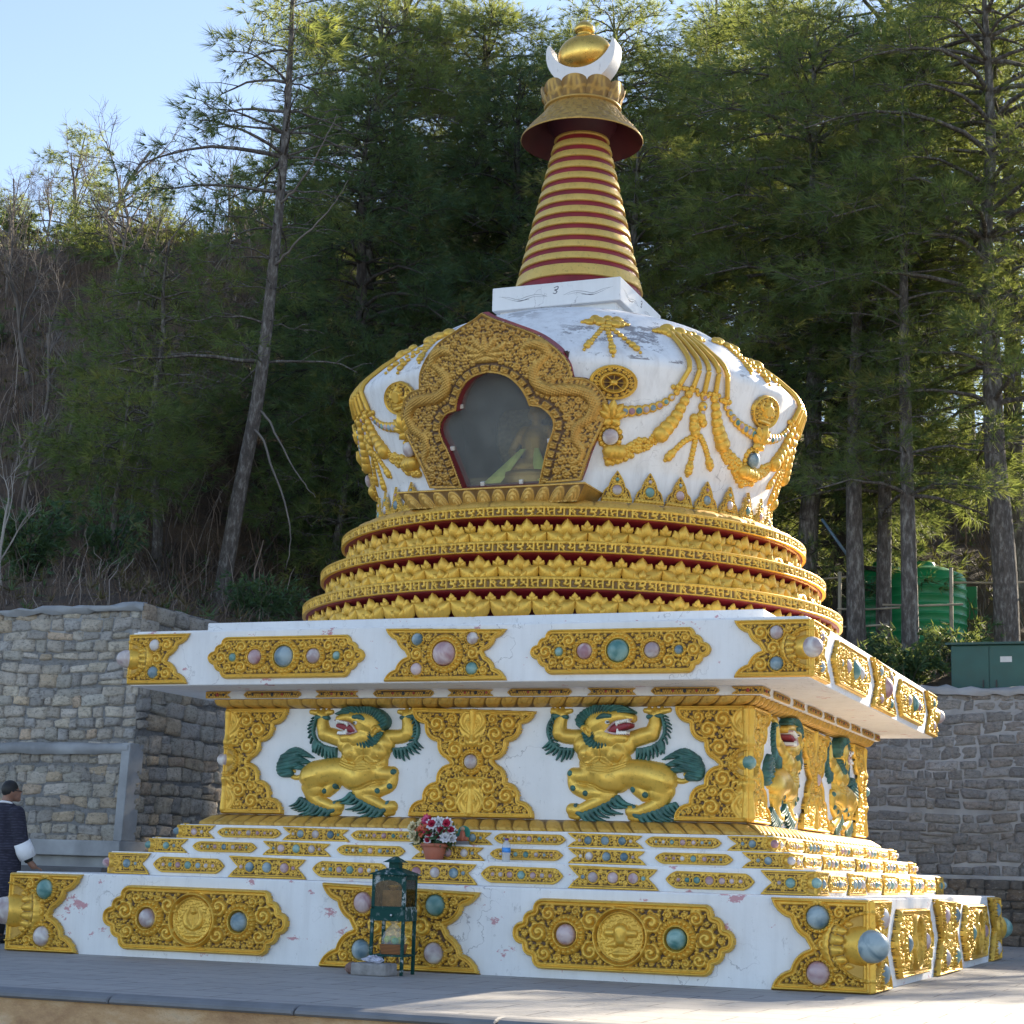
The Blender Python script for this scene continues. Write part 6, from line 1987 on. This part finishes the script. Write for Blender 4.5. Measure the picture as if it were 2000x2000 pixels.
cover(9000, (-34, 6.5), (1.6, 32), 'dry_ground_cover', .22, .035, .1, .9, 'dry_leaf', lambda x, y: ~((x > 2.2) & (y < 11.0)))
cover(3500, (-34, 6.5), (1.6, 26), 'green_ground_cover', .20, .03, .1, .8, 'leaf', lambda x, y: ~((x > 2.2) & (y < 11.0)))

# ================================================================== SMALL THINGS
# ---- green butter lamp case in front of the stupa
M['green_metal'] = None
m, nt, b = new_mat('chipped_green_enamel'); N = NT(nt)
f = N.ramp(N.noise(N.geo(), 20, 9, 0.72), [(0.53, 0.0), (0.57, 1.0)])
c = N.mix(N.math('MULTIPLY', f, N.ramp(N.noise(N.geo(), 5, 2), [(0.45, 0), (.6, .9)])), (0.004, 0.050, 0.042), (0.42, 0.44, 0.43))
N.l(c, b.inputs['Base Color']); b.inputs['Roughness'].default_value = 0.6; b.inputs['Specular IOR Level'].default_value = 0.2
M['green_metal'] = m
lamp = empty('lamp_case', (0.17, -4.86, 0), radians(4))
tag(lamp, 'green enamelled butter lamp case on thin legs in front of the plinth', 'lamp case')
W2, D2 = .155, .15
for sx in (-1, 1):
    for sy in (-1, 1):
        build('leg', *box(sx * (W2 - .012) - .014, sx * (W2 - .012) + .014, sy * (D2 - .012) - .014, sy * (D2 - .012) + .014, 0, .47, .003), M['green_metal'], lamp, False)
build('shelf', *box(-W2, W2, -D2, D2, .155, .172, .003), M['green_metal'], lamp, False)
mb = MB()
mb.add(box(-W2 - .005, W2 + .005, -D2 - .005, D2 + .005, .455, .555, .004)); 
build_ = mb.build('drawer', M['green_metal'], lamp, False)
build('knob', *ball((0.04, -D2 - .018, .505), .012, 12, 8), simple('steel', (.5, .5, .5), .3, .8), lamp)
mb = MB(); zz0, zz1 = .555, .845; fw = .030
for (sx, sy) in ((-1, -1), (1, -1), (-1, 1), (1, 1)):
    mb.add(box(sx * (W2 - fw / 2) - fw / 2, sx * (W2 - fw / 2) + fw / 2, sy * (D2 - fw / 2) - fw / 2, sy * (D2 - fw / 2) + fw / 2, zz0, zz1, .002))
mb.add(box(-W2, W2, -D2, D2, zz0 - .001, zz0 + .022, .002)); mb.add(box(-W2, W2, -D2, D2, zz1 - .04, zz1, .002))
# arched frame of the front glass
ang = np.linspace(0, pi, 15); ax = (W2 - fw) * .98
pts = [(-W2 + .01, zz1 - .005)] + [(-ax * cos(a) * 1.0, zz1 - .10 + .055 * sin(a) * 1.0) for a in ang] + [(W2 - .01, zz1 - .005)]
n = len(pts); V = np.array([(x, -D2 - .003, z) for x, z in pts] + [(x, -D2 + .012, z) for x, z in pts])
mb.add((V, [tuple(range(n))[::-1], tuple(range(n, 2 * n))] + [(i, (i + 1) % n, (i + 1) % n + n, i + n) for i in range(n)]))
mb.build('lamp_housing', M['green_metal'], lamp, False)
m, nt, b = new_mat('sooty_glass'); N = NT(nt)
tr = N.n('ShaderNodeBsdfTransparent'); tr.inputs[0].default_value = (.8, .77, .68, 1)
gl = N.n('ShaderNodeBsdfGlossy'); gl.inputs['Roughness'].default_value = .05
df = N.n('ShaderNodeBsdfDiffuse'); df.inputs[0].default_value = (.10, .075, .045, 1)
m1 = N.n('ShaderNodeMixShader'); m1.inputs[0].default_value = .08; m2 = N.n('ShaderNodeMixShader')
N.l(N.ramp(N.noise(N.geo(), 9, 6), [(.4, .04), (.7, .30)]), m2.inputs[0]); N.l(tr.outputs[0], m1.inputs[1]); N.l(gl.outputs[0], m1.inputs[2]); N.l(m1.outputs[0], m2.inputs[1]); N.l(df.outputs[0], m2.inputs[2])
N.l(m2.outputs[0], nt.nodes['Material Output'].inputs['Surface']); M['sooty'] = m
for nm, bx in (('glass_pane', (-W2 + .03, W2 - .03, -D2 + .004, -D2 + .007, .577, .806)), ('glass_pane', (W2 - .007, W2 - .004, -D2 + .03, D2 - .03, .577, .806)), ('back_panel', (-W2 + .03, W2 - .03, D2 - .010, D2 - .004, .577, .806)), ('side_panel', (-W2 + .004, -W2 + .010, -D2 + .03, D2 - .03, .577, .806))):
    build(nm, *box(*bx), M['sooty'] if 'glass' in nm else M['green_metal'], lamp, False)
def pyramid(w0, d0, z0, w1, d1, z1):
    V = np.array([(-w0, -d0, z0), (w0, -d0, z0), (w0, d0, z0), (-w0, d0, z0), (-w1, -d1, z1), (w1, -d1, z1), (w1, d1, z1), (-w1, d1, z1)])
    return V, [(3, 2, 1, 0), (4, 5, 6, 7), (0, 1, 5, 4), (1, 2, 6, 5), (2, 3, 7, 6), (3, 0, 4, 7)]
mb = MB()
mb.add(pyramid(W2 + .03, D2 + .03, .845, W2 + .025, D2 + .025, .853)); mb.add(pyramid(W2 + .022, D2 + .022, .853, .055, .055, .905))
mb.add(pyramid(.045, .045, .90, .045, .045, .955)); mb.add(pyramid(.085, .085, .953, .083, .083, .958)); mb.add(pyramid(.08, .08, .958, .012, .012, 1.005))
mb.build('roof', M['green_metal'], lamp, False)
# wooden box and lamp seen through the glass
inner = empty('lamp_box', (0.16, -4.87, .580), radians(4)); tag(inner, 'small brown wooden box with brass bowl behind the lamp case glass', 'box')
build('box_body', *box(-.075, .075, -.06, .06, 0, .135, .004), simple('brown_wood', (.50, .29, .13), .6, 0, .3, 9), inner, False)
build('bowl', *lathe([(.02, .135), (.035, .15), (.055, .175), (.05, .178), (.0, .16)], 24), M['gold_metal'], inner)
# wrapped gift basket on the lower shelf
bask = empty('gift_basket', (0.185, -4.87, .173), radians(4)); tag(bask, 'orange brown basket with clear plastic wrap inside the lamp case legs', 'basket')
m, nt, b = new_mat('wicker'); N = NT(nt); wv = N.n('ShaderNodeTexWave'); wv.inputs['Scale'].default_value = 9; wv.bands_direction = 'Z'; wv.inputs['Distortion'].default_value = 1.5; N.l(N.geo((3, 3, 3)), wv.inputs['Vector'])
N.l(N.ramp(wv.outputs['Fac'], [(.2, (.10, .03, .01)), (.7, (.36, .14, .04))]), b.inputs['Base Color']); M['wicker'] = m
V, F = pyramid(.085, .07, 0, .10, .085, .085); build('basket_body', V, F, M['wicker'], bask, False)
mb = MB(); rg = np.random.default_rng(3)
for i in range(10): mb.add(ball((rg.uniform(-.06, .06), rg.uniform(-.05, .05), .10 + rg.uniform(0, .03)), rg.uniform(.025, .035), 10, 8), i % 3)
mb.build('contents', [simple('lime_fruit', (.42, .50, .05), .4), simple('pink_wrap', (.55, .2, .25), .4), simple('green_wrap', (.10, .35, .12), .4)], bask)
th = np.linspace(0, 2 * pi, 26, endpoint=False); V = []
for (r, z) in ((.098, .085), (.105, .13), (.085, .18), (.05, .225), (.022, .25), (.045, .28)):
    rr = r * (1 + .14 * np.sin(th * 7 + z * 40)); V.append(np.stack([rr * np.cos(th), rr * .85 * np.sin(th), np.full(26, z)], 1))
m, nt, b = new_mat('clear_film'); N = NT(nt); tr = N.n('ShaderNodeBsdfTransparent'); b.inputs['Base Color'].default_value = (.75, .75, .72, 1); b.inputs['Roughness'].default_value = .2
mx = N.n('ShaderNodeMixShader'); mx.inputs[0].default_value = .25; N.l(tr.outputs[0], mx.inputs[1]); N.l(b.outputs[0], mx.inputs[2]); N.l(mx.outputs[0], nt.nodes['Material Output'].inputs['Surface']); M['film'] = m
build('plastic_wrap', np.concatenate(V), grid_faces(6, 26, True), M['film'], bask)
# concrete lump and rubbish by the legs
blk = tag(build('concrete_block', *box(-.17, .17, -.11, .11, 0, .105, .014), simple('block_concrete', (.25, .235, .225), .9, 0, .3, 14, .5), None, False), 'rough grey concrete block at the foot of the lamp case', 'block')
blk.location = (.125, -5.12, 0); blk.rotation_euler[2] = radians(-3)
st = tag(build('stone_lump', *ball((0, 0, .05), (.07, .08, .055), 9, 6), simple('lump_stone', (.20, .12, .10), .9, 0, .4, 20, .5), None, False), 'small reddish stone left of the concrete block', 'stone')
st.location = (-.10, -5.07, 0)
rg = np.random.default_rng(8); V, F = ball((0, 0, .03), (.09, .05, .028), 16, 8); V += rg.normal(0, .007, V.shape)
wr = tag(build('plastic_wrapper', V, F, simple('wrapper_plastic', (.42, .43, .52), .35, 0, .5, 25), None, False), 'crumpled blue and white wrapper lying on the concrete block', 'wrapper')
wr.location = (.11, -5.11, .10)

# ---- pot of artificial flowers on the lowest step
pot = empty('flower_pot', (-.085, -3.46, H1)); tag(pot, 'terracotta pot of red, white, cream and orange flowers on the step', 'flower pot')
k = .92
build('pot', *lathe([(r * k, z * k) for r, z in [(.0, 0), (.085, 0), (.092, .01), (.125, .125), (.122, .13), (.145, .132), (.147, .165), (.135, .166), (.13, .135), (.0, .13)]], 40), simple('terracotta', (.36, .105, .055), .55, 0, .12, 6), pot)
pet = {'red': simple('red_petals', (.42, .012, .05), .5, 0, .3, 30), 'white': simple('white_petals', (.62, .60, .62), .5, 0, .15, 30), 'cream': simple('cream_petals', (.66, .56, .33), .5, 0, .15, 30), 'orange': simple('orange_petals', (.58, .13, .06), .5, 0, .2, 30), 'pink': simple('pink_petals', (.62, .10, .22), .5, 0, .3, 30)}
rg = np.random.default_rng(21)
def bloom(c, R, col, edge, tilt):
    mb = MB()
    for ring, (nq, rr, el) in enumerate(((9, 1.0, .15), (8, .78, .55), (6, .5, 1.0))):
        for q in range(nq):
            a = 2 * pi * (q + .5 * ring) / nq + rg.uniform(-.15, .15)
            Vp, Fp = petal_patch(0, 0, R * .62, R * rr, 0, 0, R * .10, 5, 5)
            m_ = Matrix.Rotation(a, 4, 'Z') @ Matrix.Rotation(el + rg.uniform(-.15, .15), 4, 'X')
            mb.add((Vp * (1, 1, .5), Fp), 1 if (ring == 0 and edge) else 0, m_)
    o = mb.build('bloom', [pet[col], pet[edge or col]], pot)
    d = Vector(tilt).normalized()
    o.matrix_local = Matrix.Translation(c) @ d.to_track_quat('Z', 'Y').to_matrix().to_4x4()
for (x, z, col, edge, R) in ((-.23, .30, 'cream', None, .075), (-.20, .22, 'cream', None, .07), (-.14, .33, 'cream', None, .075), (-.13, .26, 'orange', None, .085), (-.07, .37, 'pink', 'red', .075), (-.055, .29, 'orange', 'red', .075), (.01, .33, 'red', 'white', .08),
        (-.02, .24, 'red', 'white', .07), (.06, .35, 'white', None, .075), (.10, .28, 'red', 'white', .085), (.15, .34, 'red', 'white', .08), (.19, .28, 'red', 'white', .07), (.15, .21, 'white', None, .075), (.20, .20, 'white', None, .06), (-.16, .18, 'cream', None, .06), (.06, .22, 'red', 'white', .06), (-.03, .18, 'red', 'white', .055)):
    bloom((x * .95, rg.uniform(-.10, -.02), z), R * .85, col, edge, (x * 2.2, -1.0, .35))
C = np.stack([rg.uniform(-.18, .18, 70), rg.uniform(-.10, .08, 70), rg.uniform(.13, .30, 70)], 1)
V, F, tn = tufts(C, np.tile((0, -.3, .4), (70, 1)), rg.uniform(.2, .8, 70), rg, 5, .10, .035, .8)
build('leaves', V, F, M['leaf'], pot, False, None, {'tint': tn})

# ---- water bottle beside it
bot = empty('water_bottle', (.655, -3.47, H1)); tag(bot, 'clear plastic water bottle with blue label on the step', 'bottle')
m, nt, b = new_mat('bottle_plastic'); N = NT(nt); tr = N.n('ShaderNodeBsdfTransparent'); b.inputs['Base Color'].default_value = (.62, .66, .70, 1); b.inputs['Roughness'].default_value = .12
mx = N.n('ShaderNodeMixShader'); mx.inputs[0].default_value = .5; N.l(tr.outputs[0], mx.inputs[1]); N.l(b.outputs[0], mx.inputs[2]); N.l(mx.outputs[0], nt.nodes['Material Output'].inputs['Surface'])
build('bottle_body', *lathe([(.0, 0), (.036, 0), (.040, .008), (.038, .02), (.040, .03), (.038, .045), (.040, .06), (.040, .15), (.030, .175), (.017, .19), (.016, .20)], 28), m, bot)
build('bottle_label', *lathe([(.0408, .085), (.0412, .087), (.0412, .128), (.0408, .13)], 28), simple('blue_label', (.03, .22, .60), .4, 0, .5, 30), bot)
build('bottle_cap', *lathe([(.018, .196), (.019, .198), (.019, .215), (.0, .216)], 20), simple('violet_cap', (.10, .03, .20), .4), bot)
# ---- little figurine on the upper step, behind the flowers
fg = empty('figurine', (.10, -3.23, H2 + .0)); tag(fg, 'tiny painted figurine with green halo behind the flower pot', 'figurine')
fg.location = (.10, -3.215, H2)
build('figurine_base', *box(-.06, .06, -.03, .03, 0, .035, .006), simple('grey_base', (.22, .21, .2), .8), fg, False)
mb = MB(); mb.add(capsule((0, -.01, .06), (0, -.01, .11), .035, .025)); mb.add(capsule((-.04, -.015, .055), (.04, -.015, .055), .022, .022)); mb.build('figurine_robe', simple('orange_robe', (.45, .12, .06), .5), fg)
build('figurine_head', *ball((0, -.012, .15), .022, 14, 10), simple('figurine_skin', (.5, .32, .2), .5), fg)
o = build('halo', *lathe([(.0, 0), (.062, 0), (.066, .006), (.062, .012), (.05, .008), (0, .010)], 32), simple('green_halo', (.03, .25, .18), .5), fg); o.matrix_local = Matrix.Translation((0, .03, .115)) @ Matrix.Rotation(pi / 2, 4, 'X')

# ---- man in a dark striped gho beside the plinth
man = empty('person', (-5.33, -3.05, 0)); tag(man, 'man in dark striped robe with white cuffs reaching a hand to the plinth', 'person')
skin = simple('skin', (.26, .13, .085), .5, 0, .1, 8)
mb = MB()
hd = np.array([.02, .03, 1.60])
mb.add(ball(hd, (.078, .095, .105), 20, 14)); mb.add(ball(hd + (.03, .045, -.05), (.055, .065, .06), 14, 10))
mb.add(capsule((-.01, -.015, 1.42), (.005, .005, 1.55), .062, .056))
mb.add(ball(hd + (.068, .072, -.005), (.018, .020, .022), 10, 8)); mb.add(ball(hd + (.045, .085, -.055), (.022, .018, .012), 10, 8)); mb.add(ball(hd + (.05, .07, -.09), (.03, .03, .02), 10, 8))
mb.add(ball(hd + (.052, -.052, -.005), (.014, .022, .034), 10, 8)); mb.add(ball(hd + (-.068, .045, -.005), (.014, .022, .034), 10, 8))
# right forearm and hand coming down on the plinth edge
sh = np.array([.185, -.06, 1.36]); el = np.array([.235, -.03, 1.085]); wr_ = np.array([.30, .06, .865])
mb.add(capsule(el, wr_, .045, .031)); pm = np.array([.335, .10, .81]); mb.add(capsule(wr_, pm, .033, .036))
# trunk under the robe, legs and other arm keep the figure whole
mb.add(capsule((0, 0, 1.32), (0, 0, .95), .15, .14)); mb.add(capsule((-.185, .02, 1.36), (-.22, .10, 1.08), .05, .042)); mb.add(capsule((-.22, .10, 1.08), (-.16, .26, .92), .042, .03)); mb.add(ball((-.15, .29, .89), (.035, .05, .04), 10, 8))
for sx, dy in ((-.09, .06), (.09, -.06)): mb.add(capsule((sx, 0, .92), (sx, dy, .48), .085, .06)); mb.add(capsule((sx, dy, .48), (sx, dy - .02, .09), .055, .042)); mb.add(capsule((sx, dy - .03, .05), (sx + .02, dy + .15, .035), .045, .035))
for q, (dx, dy, L) in enumerate(((.012, .052, .05), (.028, .040, .058), (.040, .024, .056), (.046, .006, .045))):
    a_ = pm + np.array([dx * .6, dy * .5, -.012]); b_ = a_ + np.array([.030, .022, -.010]) * (L / .045); c_ = b_ + np.array([.012, .008, -.022])
    mb.add(capsule(a_, b_, .0095, .009, 8, 3)); mb.add(capsule(b_, c_, .009, .0075, 8, 3))
mb.add(capsule(pm + (-.012, .02, 0), pm + (-.012, .06, -.02), .011, .009, 8, 3))
o = mb.build('body', skin, man); remesh(o, .010, 2)
mb = MB()
V, F = ball(hd + (-.008, -.012, .022), (.086, .100, .098), 24, 16)
c = V[F].mean(1); keepf = (c[:, 2] > hd[2] + .035 - .9 * (hd[1] + .02 - c[:, 1]).clip(0, .2)) & ~((c[:, 1] > hd[1] + .055) & (c[:, 2] < hd[2] + .06))
mb.add((V, F[keepf])); mb.build('hair', simple('black_hair', (.012, .011, .011), .6, 0, .3, 60), man)
build('glasses', *tube(np.array([hd + (.079, -.04, .008), hd + (.084, .05, .006), hd + (.075, .095, .0), hd + (.02, .108, 0)]), .0045, 6), simple('glasses_frame', (.02, .02, .02), .3), man)
m, nt, b = new_mat('striped_wool'); N = NT(nt); wv = N.n('ShaderNodeTexWave'); wv.bands_direction = 'Z'; wv.inputs['Scale'].default_value = 11; wv.inputs['Distortion'].default_value = 2.0; wv.inputs['Detail Scale'].default_value = .6; N.l(N.coord('Object'), wv.inputs['Vector'])
c = N.mix(N.math('MULTIPLY', wv.outputs['Fac'], N.ramp(N.noise(N.geo((2, 2, 9)), 9, 4), [(.4, 0), (.65, .8)])), (.017, .017, .032), (.075, .07, .105)); N.l(c, b.inputs['Base Color']); b.inputs['Roughness'].default_value = .9
N.l(N.bump(N.noise(N.geo(), 60, 4), .3, .004), b.inputs['Normal']); M['gho'] = m
mb = MB()
mb.add(capsule((-.14, 0, 1.35), (.14, -.02, 1.35), .085, .085)); mb.add(capsule((0, -.01, 1.33), (0, .0, 1.0), .165, .185)); mb.add(ball((.02, .02, 1.0), (.23, .20, .13), 18, 12)); mb.add(capsule((0, -.02, 1.42), (0, -.01, 1.45), .085, .072))
mb.add(capsule((-.05, 0, .92), (-.06, .02, .55), .16, .17)); mb.add(capsule((.05, 0, .92), (.06, -.02, .55), .16, .17)); mb.add(capsule((0, 0, .95), (0, 0, .58), .17, .18))
mb.add(capsule(sh, el, .088, .085)); mb.add(capsule(el, el * .62 + wr_ * .38, .085, .078)); mb.add(capsule((-.185, .02, 1.36), (-.22, .10, 1.08), .088, .08)); mb.add(capsule((-.22, .10, 1.08), (-.18, .21, .97), .078, .07))
o = mb.build('robe', M['gho'], man); remesh(o, .014, 3)
d_ = (wr_ - el); cuff = tube(np.array([el + d_ * .12, el + d_ * .50, el + d_ * .86]), [.094, .098, .088], 18)
build('cuff', *cuff, simple('white_cotton', (.78, .78, .80), .8, 0, .06, 12), man)
build('bracelet', *tube(np.array([el + d_ * .79, el + d_ * .93, el + d_ * 1.02]), [.052, .048, .043], 16), simple('dark_knit', (.018, .022, .02), .9, 0, .8, 40), man)
build('collar', *tube(bez([(-.05, .045, 1.455), (-.07, -.03, 1.475), (0, -.085, 1.485), (.07, -.04, 1.475), (.055, .04, 1.45)], 16), .013, 8), simple('white_collar', (.75, .75, .78), .8), man)
for sx, dy in ((-.09, .06), (.09, -.06)):
    build('sock', *tube(np.array([(sx, dy, .47), (sx, dy - .01, .30), (sx, dy - .02, .10)]), [.070, .066, .052], 14), simple('black_sock', (.015, .015, .017), .9), man)
    build('shoe', *capsule((sx, dy - .035, .05), (sx + .02, dy + .16, .04), .056, .042), simple('black_shoe', (.015, .014, .014), .35), man)

# ---- things on the slope behind the back wall
M['tank'] = simple('tank_green_plastic', (.008, .20, .065), .38, 0, .12, 3)
def water_tank(x, y, z, r, h, label):
    t = empty('water_tank', (x, y, z)); tag(t, label, 'water tank', 'green water tanks above the back wall')
    pr = [(0, 0), (r, 0)]
    nrib = 9
    for i in range(nrib):
        za = h * .84 * i / nrib; zb_ = h * .84 * (i + 1) / nrib
        pr += [(r, za + .01), (r * 1.0, zb_ - .05), (r * 1.022, zb_ - .03), (r * 1.022, zb_ - .012), (r, zb_)]
    pr += [(r * .985, h * .87), (r * .92, h * .91), (r * .6, h * .97), (r * .3, h), (0, h)]
    o = build('tank_body', *lathe(pr, 64), M['tank'], t)
    build('tank_lid', *lathe([(r * .28, h), (r * .28, h + .06), (r * .24, h + .09), (0, h + .09)], 32), M['tank'], t)
    return t
water_tank(1.56, 15.6, tz(1.56, 15.6) - .02, .80, 1.80, 'ribbed green water tank, the right one between the pine trunks')
water_tank(.62, 16.4, tz(.62, 16.4) - .30, .72, 1.75, 'ribbed green water tank, the left one between the pine trunks')
o = tag(build('sheet_panel', *box(-1.08, 1.10, -.02, .02, -.9, 1.0, .006), simple('green_sheet', (.006, .13, .045), .45, 0, .1, 3), None, False), 'flat green sheet standing behind the water tanks', 'panel')
o.location = (1.22, 17.5, tz(1.2, 17.5) - .3)
cab = empty('cabinet', (3.42, 10.35, 0)); cab.location[2] = tz(3.42, 10.35) - .12; tag(cab, 'dark green two door metal cabinet on top of the back wall', 'cabinet')
M['cab'] = simple('cabinet_green', (.008, .075, .064), .45, 0, .12, 4)
build('cabinet_body', *box(-.58, .62, -.25, .25, 0, .80, .008), M['cab'], cab, False)
build('cabinet_roof', *box(-.66, .70, -.33, .30, .80, .84, .006), simple('cabinet_roof_paint', (.02, .07, .06), .5), cab, False)
for x0_, x1_ in ((-.565, .012), (.025, .605)):
    d = build('cabinet_door', *box(x0_, x1_, -.268, -.252, .03, .785, .004), M['cab'], cab, False)
    build('handle', *box((x1_ - .10) if x0_ < 0 else x0_ + .09, (x1_ - .08) if x0_ < 0 else x0_ + .11, -.29, -.268, .12, .24, .004), simple('handle_black', (.02, .02, .02), .4), d, False)
build('cabinet_notice', *box(.19, .37, -.272, -.268, .52, .61), simple('notice_paper', (.55, .56, .55), .7), cab, False)
# bamboo rail fence
M['bamboo'] = simple('weathered_bamboo', (.30, .26, .19), .8, 0, .25, 4)
fence = empty('rail_fence', (1.3, 13.6, 0)); tag(fence, 'weathered bamboo rail fence between the pine trunks', 'fence')
def rail(a, b_, r=.02): 
    P = np.array([a, [(u + v) / 2 for u, v in zip(a, b_)], b_]) - (1.3, 13.6, 0); P[1, 2] -= .02
    build('rail', *tube(P, r, 7), M['bamboo'], fence)
for (a, b_) in (((-1.3, 13.9, 6.38), (.55, 13.7, 6.42)), ((.3, 13.6, 5.80), (1.45, 13.6, 5.80)), ((1.2, 13.2, 5.80), (2.6, 13.4, 5.80)), ((2.3, 13.9, 6.28), (4.2, 13.9, 6.25)), ((.2, 13.2, 5.42), (1.3, 13.2, 5.44)), ((-.6, 13.1, 5.5), (.3, 13.2, 5.48))): rail(a, b_)
for (x, y, zt_) in ((-.85, 13.9, 6.7), (.32, 13.65, 6.5), (2.35, 13.6, 6.5)):
    build('fence_post', *tube(np.array([(x - 1.3, y - 13.6, tz(x, y) - .2), (x - 1.3 + .02, y - 13.6, zt_)]), .035, 8), M['bamboo'], fence)
pp = tag(build('wooden_post', *tube(np.array([(0, 0, -.3), (-.02, 0, .7), (-.05, 0, 1.32)]), [.062, .06, .056], 10), simple('pale_post', (.42, .37, .27), .8, 0, .2, 5), None), 'pale upright wooden post left of the tall scaly trunk', 'post')
pp.location = (3.30, 13.0, 5.5)
pi_ = tag(build('blue_pipe', *tube(np.array([(0, 0, 0), (.24, 0, -.36), (.50, -.02, -.74)]), .028, 8), simple('pipe_blue', (.10, .16, .22), .5), None), 'thin blue grey pipe slanting down between the pine trunks', 'pipe')
pi_.location = (.0, 13.7, 7.52)
